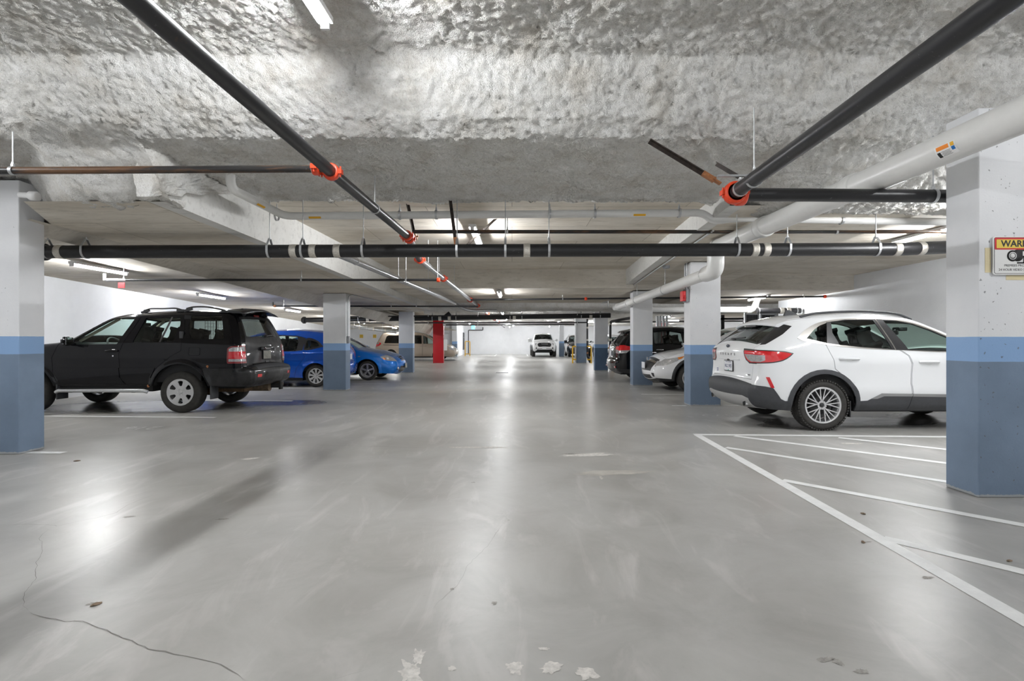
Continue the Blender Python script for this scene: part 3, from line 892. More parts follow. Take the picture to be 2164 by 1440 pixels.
# ---- thin black pipe behind it, from the coupling to the right
T0, T1 = P(872, 490, 7.6), P(2040, 490, 7.6)
tp = pipe('sprinkler_branch_pipe', 'thin black pipe running just above the thick drain pipe toward the pitted column', [T0, T1], .027, M_RUSTP)
for px in (1072, 1609, 1768): hanger(tp, along(T0, T1, px), (1, 0, 0), .027)
# ---- white pvc line with a swan neck
W = [P(487, 372, 5.75), P(487, 398, 5.78), P(602, 457, 6.9), P(1484, 450, 6.9), P(1508, 467, 6.9), P(1560, 461, 6.9), P(2040, 470, 6.9)]
W[0].z = 3.2
wp = pipe('white_drain_line', 'slim white plastic pipe bending down from the sprayed ceiling and crossing the aisle', W, .05, M_PVC, .14)
for px in (585, 845, 922, 1162, 1257, 1435, 1778):
    p = along(W[2], W[3], px) if px < 1480 else along(W[5], W[6], px); hanger(wp, p, (1, 0, 0), .055)
def wrap_label(name, c, d, r, w, ang0, ang1, m, parent, n=10):
    """a printed label lying on the skin of a pipe"""
    c, d = Vector(c), Vector(d).normalized(); a, b = frame(d)
    vs, fs = [], []
    for i in range(n + 1):
        q = math.radians(ang0 + (ang1 - ang0) * i / n)
        for s in (-w / 2, w / 2):
            vs.append(c + d * s + (a * math.cos(q) + b * math.sin(q)) * (r + .0012))
    for i in range(n):
        fs.append((2 * i, 2 * i + 1, 2 * i + 3, 2 * i + 2))
    return mesh_ob(name, vs, fs, m, parent, smooth=True)
M_LABY = mat('yellow_label', rgb(232, 176, 40), .5)
def toward_cam(c, d):      # angle (deg) about a pipe axis that faces the camera
    c, d = Vector(c), Vector(d).normalized(); a, b = frame(d)
    v = Vector((0, 0, EYE)) - c
    return math.degrees(math.atan2(v.dot(b), v.dot(a)))
for (p, q, px) in ((W[1], W[2], 546), (W[2], W[3], 668), (W[2], W[3], 1350)):
    c = along(p, q, px); g = toward_cam(c, q - p)
    wrap_label('yellow_label', c, q - p, .055, .16, g - 38, g - 8, M_LABY, wp)
# ---- large white pvc drain above the hatched bay
K = [Vector((3.33, 1.2, 2.722)), Vector((3.255, 4.9, 2.722)), Vector((3.22, 6.6, 2.722)), Vector((3.19, 8.15, 2.722)), Vector((3.19, 8.15, 2.365)), Vector((3.192, 8.55, 2.36))]
KE = [Vector((3.265, 16.5, 2.30)), P(1332, 655, 16.6), P(1592, 655, 16.6), P(1603, 628, 16.6)]
kp = pipe('white_drain_pipe', 'thick white plastic drain pipe sloping past the pitted column into the distance', K[:5] + [K[5]], .117, M_PVC, .12, n=28)
for (t, s) in ((1, .02), (2, .02)):
    c = K[t]; ring(kp, c + dirn(K[t], K[t + 1]) * .05, dirn(K[t], K[t + 1]), .117, .14, M_PVC, 'pipe_socket', .014)
ky = MB(); ky.sweep(fillet([K[3] + Vector((0, -.1, 0)), K[3], K[4], K[5], K[5]], .14), .128, 26); ky.build('pipe_elbow', M_PVC, kp)
k2 = pipe('white_drain_pipe', 'white plastic drain pipe dropping from the elbow over the column between the white SUVs', [K[5] - dirn(K[5], KE[0]) * .2] + KE[:2] + KE[2:], .098, M_PVC, .14, n=26)
for c in (KE[0] - dirn(K[5], KE[0]) * .5, KE[0] - dirn(K[5], KE[0]) * 2.0):
    ring(k2, c, dirn(K[5], KE[0]), .098, .16, M_PVC, 'pipe_socket', .014)
ring(k2, KE[2] + Vector((-.15, 0, 0)), (1, 0, 0), .098, .16, M_PVC, 'pipe_socket', .018)
for t in (.3, .62): hanger(k2, K[5] + (KE[0] - K[5]) * t, dirn(K[5], KE[0]), .098)
# warning label on the thick white pipe
wl_c = along(K[0], K[1], 2028); wl_d = dirn(K[1], K[0]); g = toward_cam(wl_c, wl_d)
M_LABW = mat('white_label', (0.86, 0.86, 0.85, 1), .45)
M_LABO = mat('orange_label', rgb(240, 140, 40), .5)
M_LABB = mat('blue_label', rgb(30, 110, 185), .5)
M_INK = mat('black_ink', (0.012, 0.012, 0.012, 1), .5)
lab = wrap_label('warning_label', wl_c, wl_d, .1176, .175, g - 30, g + 16, M_LABW, kp)
wrap_label('orange_strip', wl_c - wl_d * .02, wl_d, .1186, .105, g + 0, g + 14, M_LABO, lab)
wrap_label('yellow_sign', wl_c + wl_d * .062, wl_d, .1186, .030, g + 1, g + 14, M_LABY, lab)
wrap_label('blue_sign', wl_c + wl_d * .062, wl_d, .1186, .028, g - 14, g - 1, M_LABB, lab)
wrap_label('black_pictogram', wl_c - wl_d * .062, wl_d, .1186, .028, g - 27, g - 6, M_INK, lab)
for k in range(5):
    wrap_label('text_line', wl_c - wl_d * .002, wl_d, .1186, .078 - .012 * (k % 2), g - 8 - k * 4.2, g - 6.8 - k * 4.2, M_INK, lab, 2)
# ---- silver pipe above the drain heading down the aisle
S0, S1 = P(715, 537, 7.2), P(962, 641, 16.5)
sp = pipe('steel_pipe', 'silver steel pipe slanting from behind the thick drain pipe down the aisle', [S0, S1], .052, M_SILVER)
for px in (752, 843, 853, 895, 905): 
    c = along(S0, S1, px); ring(sp, c, S1 - S0, .052, .05, M_GALV, 'steel_band', .005)
for px in (842, 858, 905): hanger(sp, along(S0, S1, px), dirn(S0, S1), .052)
pipe('steel_pipe', 'grey steel pipe bending across under the sprayed cross beam', [P(955, 638, 17.9), P(985, 657, 18.2), P(1050, 657, 18.2)], .05, M_GALV, .3)
# ---- thin black pipe at the left ending in a sprinkler head
L0, L1 = P(232, 592, 9.6), P(930, 592, 9.6)
lp = pipe('sprinkler_branch_pipe', 'thin black pipe ending in a sprinkler head and red tag above the black SUV', [L0, L1], .022, M_BLACKP)
for px in (262, 637, 858, 925): hanger(lp, along(L0, L1, px), (1, 0, 0), .022)
h = MB(); h.cyl(L0, L0 + Vector((.3, 0, 0)), .026, 14); h.cyl(L0 + Vector((-.06, 0, 0)), L0, .03, 12); h.cyl(L0 + Vector((-.1, 0, -.01)), L0 + Vector((-.1, 0, .12)), .025, 12)
h.build('galvanised_end', M_GALV, lp)
c = along(L0, L1, 259); h = MB(); h.box(c.x - .06, c.x + .06, c.y - .03, c.y - .02, c.z - .15, c.z - .05); h.build('red_tag', M_REDP, lp)
ring(lp, L1 + Vector((-.03, 0, 0)), (1, 0, 0), .022, .06, M_ORANGE, 'orange_coupling', .015)
# ---- farther cross pipes
Q0, Q1 = P(577, 647, 16.0), P(1010, 648, 16.0)
q = pipe('sprinkler_branch_pipe', 'thin black pipe with a rusty elbow crossing above the blue hatchback', [Q0 + Vector((0, 0, .12)), Q0, Q1], .024, M_BLACKP, .05)
ring(q, Q0 + Vector((.06, 0, 0)), (1, 0, 0), .024, .07, M_COPPER, 'rusty_elbow', .01)
for px in (600, 827, 880): hanger(q, along(Q0, Q1, px), (1, 0, 0), .024)
Q0, Q1 = P(995, 634, 15.6), P(1746, 627, 14.6)
q = pipe('sprinkler_branch_pipe', 'thin black pipe crossing under the soffit to a red end cap near the wall', [Q0, Q1], .026, M_BLACKP)
for px in (1189, 1341, 1698): hanger(q, along(Q0, Q1, px), (1, 0, 0), .026)
for px in (1238, 1743): ring(q, along(Q0, Q1, px), (1, 0, 0), .026, .07, M_ORANGE, 'orange_coupling', .016)
E0, E1 = P(638, 677, 21.2), P(1290, 667, 21.0)
e = pipe('drain_pipe', 'far black drain pipe with steel bands passing above the red column', [E0, E1], .097, M_DRAIN, n=22)
for px in (778, 930, 950, 1087, 1248): ring(e, along(E0, E1, px), E1 - E0, .105, .12, M_BAND, 'steel_band', .006)
for px in (758, 797, 914, 964, 1078, 1103, 1228, 1268): hanger(e, along(E0, E1, px), E1 - E0, .105, clevis=True)
ring(e, along(E0, E1, 643), E1 - E0, .105, .1, M_DRAIN, 'bell_end', .03)
wy = MB(); wc = along(E0, E1, 938); wy.cyl(wc, wc + Vector((.25, 0, .2)), .09, 18); wy.build('pipe_branch', M_DRAIN, e)
for (a, b, r, m, lab_) in (
        (P(700, 670, 20.6), P(1290, 664.5, 20.6), .026, M_BLACKP, 'thin black pipe riding just above the far drain pipe'),
        (P(690, 683, 24), P(1240, 682, 24), .03, M_BLACKP, 'thin black pipe just below the far drain pipe'),
        (P(942, 687, 29), P(1214, 686, 28), .035, M_BLACKP, 'thin dark pipe under the far ceiling, past the red column'),
        (P(1300, 681, 30), P(1570, 679, 30), .04, M_BLACKP, 'thin dark pipe under the ceiling behind the dark blue column'),
        (P(720, 688, 27), P(838, 702, 27), .09, M_SILVER, 'silver pipe on hooks in front of the wall above the gold minivan'),
        (P(1600, 657, 15.7), P(1691, 657, 15.7), .085, M_BLACKP, 'short black pipe with pale bands fixed to the white side wall')):
    q = pipe('sprinkler_branch_pipe' if r < .05 else 'steel_pipe', lab_, [a, b], r, m)
    if r > .08:
        for px in ((735, 760, 790, 815) if a.x < 0 else (1651, 1665)): ring(q, along(a, b, px), b - a, r, .12 if a.x > 0 else .06, M_BAND, 'steel_band', .008)
        for px in ((748, 775, 808, 828) if a.x < 0 else (1603, 1683)): hanger(q, along(a, b, px), b - a, r)
    else:
        for px in (760, 905, 1010, 1220) if a.x < 0 else (1400, 1500): hanger(q, along(a, b, px), b - a, r)
# ---- black drain stacks beside two columns, with angled feet
st = pipe('drain_stack', 'black drain stack bending down behind the dark blue column to the floor', [P(1335, 672, 21.5), P(1290, 680, 22.6), Vector((P(1289, 690, 22.6).x, 22.6, .35)), Vector((P(1289, 690, 22.6).x + .02, 22.6, .2)), Vector((P(1300, 690, 22.4).x, 22.4, .02))], .055, M_DRAIN, .12)
st2 = pipe('drain_stack', 'black drain stack beside the column framed by yellow rails', [Vector((P(1241.5, 690, 29.6).x, 29.7, 2.5)), Vector((P(1241.5, 690, 29.6).x, 29.7, .4)), Vector((P(1247, 690, 29.5).x, 29.5, .03))], .06, M_DRAIN, .2)
for o, x, y in ((st, P(1289, 690, 22.6).x, 22.6), (st2, P(1241.5, 690, 29.6).x, 29.7)):
    for z in (.55, 1.3, 2.0):
        ring(o, (x, y, z), (0, 0, 1), .055, .1, M_BAND if z > .6 else M_COPPER, 'steel_band', .008)
    f = MB(); f.obox((x + .09, y - .08, .25), (.5, -.4, -.75), (.6, .8, 0), (0, 0, 1), .17, .07, .07); f.build('cleanout_valve', M_DRAIN, o)
pr = pipe('conduit_pipe', 'pale vertical conduit on the corner of the column framed by yellow rails', [Vector((P(1216, 690, 29.2).x, 29.15, .05)), Vector((P(1216, 690, 29.2).x, 29.15, 2.5))], .05, M_GALV)
for k, px in enumerate((1389, 1395, 1402, 1409)):
    pipe('vent_pipe', 'grey vertical pipe in a row of four, behind the black SUV roof', [Vector((P(px, 700, 24).x, 24, .0)), Vector((P(px, 700, 24).x, 24, 2.4))], .06, M_GALV, group='row of grey vertical pipes')

# ------------------------------------------------------------------ conduit and boxes
cx, cy = -4.205, 13.3
co = pipe('conduit_pipe', 'thin grey conduit with a switch box on the column between the blue cars', [Vector((-3.3, 18.2, 2.36)), Vector((cx + .05, cy + .2, 2.455)), Vector((cx + .012, cy + .02, 2.40)), Vector((cx + .012, cy, 1.36))], .011, M_GALV, .1, cat='conduit', n=10)
b = MB(); b.box(cx, cx + .05, cy - .04, cy + .05, 1.2, 1.38, bev=.005); b.build('switch_box', M_GREY, co)
c2 = [P(1480, 478, 7.5), P(1310, 608, 14.2), P(1299, 622, 15.2), P(1258, 644, 18.0)]
for v in c2[:1]: v.z = ZR(7.5) - .03
pipe('conduit_pipe', 'thin grey conduit running along the edge of the ceiling band to the white pipe', [Vector((2.9, 7.5, ZR(7.5) - .02)), Vector((XR(13.6) + .2, 13.6, ZR(13.6) - .02)), Vector((XR(14.4) + .13, 14.4, ZR(14.4) - .02)), Vector((XR(18) + .1, 18, ZR(18) - .02))], .016, M_GALV, .15, cat='conduit', n=10)
x0 = 3.455
cb = pipe('conduit_pipe', 'twin grey conduits down to the red alarm on the column between the white SUVs', [Vector((x0 - .03, 10.2, 2.79)), Vector((x0 - .03, 10.2, 2.28))], .013, M_GALV, .1, cat='conduit', n=10)
m = MB(); m.cyl((x0 - .03, 10.27, 2.79), (x0 - .03, 10.27, 2.28), .013, 10); m.box(x0 - .06, x0, 10.14, 10.33, 2.02, 2.28, bev=.006); m.build('junction_box', M_GREY, cb)
m = MB(); m.box(x0 - .13, x0 - .06, 10.15, 10.31, 2.04, 2.24, bev=.012); m.lathe((x0 - .095, 10.15, 2.12), (0, -1, 0), [(0, .03), (.02, .028), (.03, .015), (.03, 0)], 14)
al = m.build('fire_alarm_strobe', M_REDP); tag(al, 'small red fire alarm on the column under the white pipe elbow', 'fire alarm')
m = MB(); c = P(1408, 566, 10.6); c.z = ZR(10.6); m.lathe((c.x, c.y, c.z), (0, 0, -1), [(0, .075), (.05, .07), (.055, .062), (.055, 0)], 18)
tag(m.build('junction_box', M_GREY), 'round grey junction box on the ceiling beside the white pipe', 'junction box')
# camera-shaped sprinkler/vent on the column top by the SUV hood
m = MB(); c = P(80, 416, 5.7); m.lathe(c + Vector((-.2, .0, .02)), (1, 0, -.08), [(0, .03), (.1, .032), (.12, .05), (.2, .052), (.205, .04), (.205, 0)], 18)
tag(m.build('round_fitting', M_WHITEPL), 'small white round fitting on the column top beside the sprayed ceiling', 'fitting')
def sprinkler(x, y, z, label):
    m = MB(); m.cyl((x, y, z), (x, y, z - .06), .014, 10); m.lathe((x, y, z - .06), (0, 0, -1), [(0, .012), (.03, .01), (.05, .03), (.055, .03), (.055, 0)], 14)
    o = m.build('ceiling_sprinkler', M_GALV)
    tag(o, label, 'sprinkler')
    m = MB(); m.cyl((x, y, z), (x, y, z + .1), .014, 8); m.build('sprinkler_stem', M_GALV, o)
c = P(1285, 640, 17.5); sprinkler(c.x, c.y, 2.50, 'small silver sprinkler hanging near the end of the white drain pipe')

# ------------------------------------------------------------------ signs
sx0, sy, sz0, w, hgt = 3.865, 4.185, P(0, 581, 4.18).z, .46, .31
def plate(name, x0, x1, z0, z1, y, t, m, parent=None, rad=.012):
    q = []
    for (cx_, cz_, a0) in ((x1 - rad, z1 - rad, 0), (x0 + rad, z1 - rad, PI / 2), (x0 + rad, z0 + rad, PI), (x1 - rad, z0 + rad, 1.5 * PI)):
        q += [(cx_ + rad * math.cos(a0 + PI / 2 * k / 6), cz_ + rad * math.sin(a0 + PI / 2 * k / 6)) for k in range(7)]
    n = len(q)
    vs = [(a, y - t / 2, b) for a, b in q] + [(a, y + t / 2, b) for a, b in q]
    fs = [tuple(range(n)), tuple(range(2 * n - 1, n - 1, -1))] + [(k, k + n, (k + 1) % n + n, (k + 1) % n) for k in range(n)]
    return MB().add(vs, fs).build(name, m, parent)
sg = plate('warning_sign', sx0, sx0 + w, sz0, sz0 + hgt, sy, .006, M_LABW, None, .02)
tag(sg, 'white, red and yellow video surveillance warning sign on the pitted column', 'sign')
M_SRED = mat('sign_red', rgb(205, 42, 48), .4)
M_SYEL = mat('sign_yellow', rgb(236, 206, 84), .4)
plate('black_outline', sx0 + .009, sx0 + w - .009, sz0 + .009, sz0 + hgt - .009, sy - .0035, .001, M_INK, sg, .014)
plate('white_field', sx0 + .012, sx0 + w - .012, sz0 + .012, sz0 + hgt - .012, sy - .0043, .001, M_LABW, sg, .012)
plate('red_band', sx0 + .012, sx0 + w - .012, sz0 + hgt - .108, sz0 + hgt - .012, sy - .0051, .001, M_SRED, sg, .006)
plate('yellow_field', sx0 + .026, sx0 + w - .026, sz0 + hgt - .096, sz0 + hgt - .026, sy - .0059, .001, M_SYEL, sg, .004)
text_ob('sign_lettering', 'WARNING', .072, (sx0 + w / 2 + .01, sy - .0068, sz0 + hgt - .062), (PI / 2, 0, 0), M_INK, sg, .0005, bold=.0018, sx=1.02)
text_ob('sign_lettering', 'PREMISES PROTECTED BY', .026, (sx0 + w / 2 + .005, sy - .0052, sz0 + .074), (PI / 2, 0, 0), M_INK, sg, .0004)
text_ob('sign_lettering', '24 HOUR VIDEO SURVEILLANCE', .026, (sx0 + w / 2, sy - .0052, sz0 + .040), (PI / 2, 0, 0), M_INK, sg, .0004)
m = MB(); cxx, czz = sx0 + .19, sz0 + .152
m.lathe((cxx - .035, sy - .005, czz), (0, -1, 0), [(0, .045), (.0012, .045), (.0012, 0)], 30)
m.lathe((cxx + .005, sy - .005, czz + .003), (0, -1, 0), [(0, .048), (.001, .048), (.001, 0)], 30)
m.box(cxx, cxx + .16, sy - .0062, sy - .005, czz - .01, czz + .05)
m.box(cxx + .05, cxx + .08, sy - .0062, sy - .005, czz - .06, czz); m.box(cxx + .0, cxx + .08, sy - .0062, sy - .005, czz - .062, czz - .05)
m.build('camera_pictogram', M_INK, sg)
m = MB(); m.lathe((cxx - .035, sy - .0065, czz), (0, -1, 0), [(0, .031), (.0008, .031), (.0008, 0)], 30); m.box(cxx + .045, cxx + .15, sy - .0072, sy - .0064, czz + .0, czz + .036); m.build('camera_pictogram_white', M_LABW, sg)
m = MB(); m.lathe((cxx - .035, sy - .0075, czz), (0, -1, 0), [(0, .024), (.0006, .024), (.0006, 0)], 30); m.build('camera_lens', M_INK, sg)
m = MB(); m.lathe((cxx - .037, sy - .0083, czz + .001), (0, -1, 0), [(0, .019), (.0005, .019), (.0005, 0)], 30); m.build('lens_highlight', M_LABW, sg)
M_TAPE = mat('cream_tape', rgb(226, 212, 172), .6)
for (a, b, c_, d) in ((-.05, -.002, .02, .22), (.12, .40, -.04, -.002)):
    t = plate('masking_tape', sx0 + a, sx0 + b, sz0 + c_, sz0 + d, 4.1985, .0012, M_TAPE, None, .002)
    tag(t, 'strip of cream tape sticking out %s the warning sign' % ('beside' if a < 0 else 'under'), 'tape')
for (px, py) in ((763.5, 711), (791.5, 711)):
    c = P(px, py, 37.55)
    o = plate('wall_sign', c.x - .12, c.x + .12, c.z - .12, c.z + .12, 37.58, .01, mat('sign_yellow_far', rgb(222, 186, 70), .5), None, .01)
    tag(o, 'small yellow sign on the far wall %s' % ('behind the blue cars' if px < 780 else 'just behind the gold minivan tail'), 'sign')
    m = MB(); 
    for k in range(3): m.box(c.x - .08, c.x + .08, 37.571, 37.574, c.z - .06 + k * .05, c.z - .045 + k * .05)
    m.build('sign_print', mat('brown_ink', (.25, .17, .03, 1), .6), o)
# exit sign, red column notice
c = P(1000, 692.5, 38); m = MB(); m.box(c.x - .13, c.x + .13, c.y - .03, c.y + .03, c.z - .13, c.z + .13, bev=.01)
ex = m.build('exit_sign', mat('exit_sign_face', rgb(96, 205, 228), .4, emit=1.6)); tag(ex, 'glowing pale blue exit sign hanging near the far wall', 'exit sign')
m = MB(); m.ell((c.x - .01, c.y - .031, c.z + .07), .025, .004, .025); m.obox((c.x, c.y - .032, c.z), (.3, 0, 1), (1, 0, -.3), (0, 1, 0), .06, .018, .003); m.obox((c.x + .03, c.y - .032, c.z - .07), (.4, 0, -1), (1, 0, .4), (0, 1, 0), .05, .012, .003); m.obox((c.x - .04, c.y - .032, c.z - .06), (-.6, 0, -1), (1, 0, -.6), (0, 1, 0), .05, .012, .003); m.build('running_figure', M_WHITEPL, ex)
m = MB(); m.cyl((c.x, c.y, c.z + .13), (c.x, c.y, 2.55), .01, 8); m.build('sign_bracket', M_GALV, ex)
c = P(940, 686, 29.25); m = MB(); m.box(-3.885, -3.70, 29.29, 29.36, c.z - .08, c.z + .1, bev=.01); tag(m.build('notice_plate', M_WHITEPL), 'small white box on the top of the red column', 'box')
m = MB(); m.box(-3.855, -3.66, 29.32, 29.35, P(0, 741, 29.3).z, P(0, 718, 29.3).z, bev=.004); tag(m.build('notice_board', M_WHITEPL), 'white notice panel on the side of the red column', 'notice')
# ------------------------------------------------------------------ yellow guard rails
def rail(label, pts, r=.035):
    m = MB(); m.sweep(fillet(pts, .06, 4), r, 10, mi=0)
    return tag(m.build('guard_rail', M_YELLOW), label, 'guard rail')
def hoop(label, xa, xb, y, z0, z1, legs=True):
    o = rail(label, [Vector((xa, y, 0 if legs else z0)), Vector((xa, y, z1)), Vector((xb, y, z1)), Vector((xb, y, 0 if legs else z0))])
    m = MB(); m.cyl((xa, y, z0), (xb, y, z0), .03, 8); m.build('rail_bar', M_YELLOW, o)
    return o
xx = lambda px, d: (px - 1082) / F * d
def zz(py, d): return EYE - (py - 720) / F * d
hoop('yellow guard rail in front of the doorway by the far wall', xx(983, 42.5), xx(993, 42.5), 42.5, .18, zz(722, 42.5))
for (px0, px1, lab_) in ((1210, 1216, 'yellow guard rail frame on the pickup side of a white and blue column'), (1240.5, 1249, 'yellow guard rail frame around the black drain stack')):
    o = rail(lab_, [Vector((xx(1217 if px0 < 1220 else 1240.5, 29.1), 29.05, zz(732.5, 29.1))), Vector((xx(px0 if px0 < 1220 else px1, 29.1), 29.05, zz(732.5, 29.1))), Vector((xx(px0 if px0 < 1220 else px1, 29.1), 29.05, zz(760, 29.1))), Vector((xx(1217 if px0 < 1220 else 1240.5, 29.1), 29.05, zz(760, 29.1)))], .04)
    f = MB(); f.cyl((xx(px0 if px0 < 1220 else px1, 29.1), 29.05, 0), (xx(px0 if px0 < 1220 else px1, 29.1), 29.05, .3), .04, 10); f.build('rail_post', M_YELLOW, o)
o = rail('yellow guard rail bracket on the dark blue column', [Vector((4.03, 22.0, zz(736, 21.8))), Vector((4.26, 22.0, zz(736, 21.8))), Vector((4.26, 22.0, zz(773, 21.8))), Vector((4.03, 22.0, zz(773, 21.8)))], .035)
f = MB(); f.cyl((4.26, 22, 0), (4.26, 22, .3), .035, 10); f.build('rail_post', M_YELLOW, o)
# ------------------------------------------------------------------ far end: doorway, dark frame, storage cages
m = MB(); m.box(-4.36, -4.32, 46.0, 47.3, .45, 1.98); o = struct('door_1', m, M_BLACKPL)
m = MB(); m.box(-4.32, -4.30, 46.1, 47.2, 1.5, 1.56); m.build('door_panel', M_GREY, o)
st3 = pipe('standpipe', 'dark thin standpipe rising by the yellow rail at the far wall', [Vector((xx(989.5, 47.5), 47.8, .0)), Vector((xx(989.5, 47.5), 47.8, 2.22)), Vector((xx(1020, 47.5), 47.8, 2.22)), Vector((xx(1020, 47.5), 47.8, 2.5))], .04, M_BLACKP, .08)
M_MESH = mat('dark_wire_mesh', (.045, .045, .045, 1), .6, .3, vary=.3, vscale=60)
for k, (xa, xb) in enumerate(((9.40, 9.94), (10.03, 10.62))):
    m = MB(); m.box(xa, xb, 21.0, 21.03, .05, 2.3)
    o = m.build('storage_cage', M_MESH); tag(o, 'dark mesh storage cage panel behind the white SUV roof, %s' % ('beside the corridor opening' if k == 0 else 'next to the side wall'), 'cage')
    m = MB()
    for x in (xa, xb): m.box(x - .03, x + .03, 20.97, 21.04, 0, 2.45)
    m.box(xa, xb, 20.97, 21.04, 2.3, 2.36); m.build('cage_frame', M_GALV, o)
    m = MB()
    for i in range(1, 9): m.box(xa + (xb - xa) * i / 9 - .004, xa + (xb - xa) * i / 9 + .004, 20.985, 20.998, .05, 2.3)
    for i in range(1, 30): m.box(xa, xb, 20.985, 20.998, .05 + i * .075 - .004, .05 + i * .075 + .004)
    m.build('wire_grid', M_GREY, o)
m = MB(); m.box(10.1, 10.7, 36, 36.6, 0, 2.5); tag(m.build('concrete_column', M_RED), 'red concrete column seen through the gap by the storage cage', 'column', kind='thing')
m = MB(); m.box(xx(1572, 25), xx(1577, 25), 25, 25.12, 0, 2.5); m.box(xx(1524, 25), xx(1531, 25), 25, 25.12, 0, 2.5); m.box(xx(1524, 25), xx(1577, 25), 25, 25.12, zz(676, 25), zz(672, 25))
tag(m.build('portal_frame', M_BLACKPL), 'dark steel door frame of the corridor behind the white SUVs', 'door frame')
# floor drain
c = G(1061, 788); m = MB(); m.box(c.x - .25, c.x + .25, c.y - .18, c.y + .18, .0, .006)
o = m.build('floor_drain', M_GREY); tag(o, 'dark floor drain grate in the middle of the aisle', 'floor drain')
m = MB()
for i in range(8): m.box(c.x - .22 + i * .058, c.x - .19 + i * .058, c.y - .15, c.y + .15, .006, .008)
m.build('drain_slot', M_BLACKPL, o)
# dry leaves / flakes on the floor
M_LEAF = mat('dry_leaf', (.22, .16, .11, 1), .8, vary=.3, vscale=50)
def leaf(px, py, s, label, rot):
    c = G(px, py); m = MB(); vs = []
    n = 12
    for i in range(n):
        q = 2 * PI * i / n; rr = s * (.7 + .5 * abs(noise.noise(Vector((px * .1, i * .7, 3)))))
        vs.append((rr * 1.6 * math.cos(q), rr * .8 * math.sin(q), .004 + .003 * math.sin(q * 3 + px)))
    m.add([(0, 0, .012)] + vs, [(0, i + 1, (i + 1) % n + 1) for i in range(n)])
    m.add([(0, 0, .004)] + [(v[0], v[1], .002) for v in vs], [(0, (i + 1) % n + 1, i + 1) for i in range(n)])
    o = m.build('dry_leaf', M_LEAF); o.location = (c.x, c.y, 0); o.rotation_euler = (0, 0, rot)
    tag(o, label, 'leaf')
leaf(163, 975, .024, 'dry brown leaf on the floor near the white and blue column by the black SUV', .3)
leaf(203, 1279, .018, 'flat brown flake on the floor within the dark shadow band', .9)
leaf(1824, 1087, .014, 'tiny brown scrap on the floor inside the hatched bay', 2.2)
leaf(1824, 1147, .015, 'tiny brown scrap beside the thick white floor line', 1.2)
leaf(2133, 1187, .015, 'tiny brown scrap between two hatch lines', .2)
# ------------------------------------------------------------------ car building kit
def catmull(pts, step):
    """rows of numbers; the first two are x, z; a trailing 's' makes a sharp corner"""
    rows = [np.array([v for v in p if not isinstance(v, str)], float) for p in pts]
    sharp = [isinstance(p[-1], str) for p in pts]
    out = []
    n = len(rows)
    for i in range(n - 1):
        p1, p2 = rows[i], rows[i + 1]
        p0 = rows[i - 1] if i > 0 and not sharp[i] else 2 * p1 - p2
        p3 = rows[i + 2] if i + 2 < n and not sharp[i + 1] else 2 * p2 - p1
        L = np.hypot(*(p2 - p1)[:2])
        m = max(2, int(math.ceil(L / step)))
        t0 = 0; d = lambda a, b: max(np.hypot(*(b - a)[:2]), 1e-6) ** 0.5
        t1 = t0 + d(p0, p1); t2 = t1 + d(p1, p2); t3 = t2 + d(p2, p3)
        for k in range(m):
            t = t1 + (t2 - t1) * k / m
            a1 = (t1 - t) / (t1 - t0) * p0 + (t - t0) / (t1 - t0) * p1
            a2 = (t2 - t) / (t2 - t1) * p1 + (t - t1) / (t2 - t1) * p2
            a3 = (t3 - t) / (t3 - t2) * p2 + (t - t2) / (t3 - t2) * p3
            b1 = (t2 - t) / (t2 - t0) * a1 + (t - t0) / (t2 - t0) * a2
            b2 = (t3 - t) / (t3 - t1) * a2 + (t - t1) / (t3 - t1) * a3
            out.append((t2 - t) / (t2 - t1) * b1 + (t - t1) / (t2 - t1) * b2)
    out.append(rows[-1])
    return np.array(out)
def curve2(pts, step=0.05):        # rounded outline through points
    return [tuple(p) for p in catmull([tuple(p) for p in pts], step)]
def rpoly(pts, r=0.03, n=4):       # polygon with rounded corners
    out = []
    m = len(pts)
    for i in range(m):
        a, b, c = (np.array(pts[(i + k - 1) % m], float) for k in range(3))
        u, w = a - b, c - b
        k = min(r, np.hypot(*u) * .45, np.hypot(*w) * .45)
        p, q = b + u / np.hypot(*u) * k, b + w / np.hypot(*w) * k
        for j in range(n + 1):
            t = j / n
            out.append(tuple(p * (1 - t) ** 2 + b * 2 * t * (1 - t) + q * t * t))
    return out
def inside(poly, pts):
    poly = np.asarray(poly, float)
    x, y = pts[:, 0], pts[:, 1]
    r = np.zeros(len(pts), bool)
    j = len(poly) - 1
    for i in range(len(poly)):
        xi, yi, xj, yj = *poly[i], *poly[j]
        if yi != yj:
            r ^= ((yi > y) != (yj > y)) & (x < (xj - xi) * (y - yi) / (yj - yi) + xi)
        j = i
    return r
def inset(poly, d):
    p = np.asarray(poly, float)
    area = 0.5 * np.sum(p[:, 0] * np.roll(p[:, 1], -1) - np.roll(p[:, 0], -1) * p[:, 1])
    sgn = 1 if area > 0 else -1
    a, b, c = np.roll(p, 1, 0), p, np.roll(p, -1, 0)
    u = b - a; u /= np.maximum(np.linalg.norm(u, axis=1), 1e-9)[:, None]
    w = c - b; w /= np.maximum(np.linalg.norm(w, axis=1), 1e-9)[:, None]
    n1 = np.stack([-u[:, 1], u[:, 0]], 1); n2 = np.stack([-w[:, 1], w[:, 0]], 1)
    m = n1 + n2
    m /= np.maximum((m * n1).sum(1), 0.3)[:, None]
    return [tuple(v) for v in p + m * d * sgn]
def band(pts, w):                  # a polyline as a thin polygon
    p = np.asarray(pts, float)
    t = np.gradient(p, axis=0); t /= np.linalg.norm(t, axis=1)[:, None]
    n = np.stack([-t[:, 1], t[:, 0]], 1) * w / 2
    return [tuple(v) for v in np.concatenate([p + n, (p - n)[::-1]])]
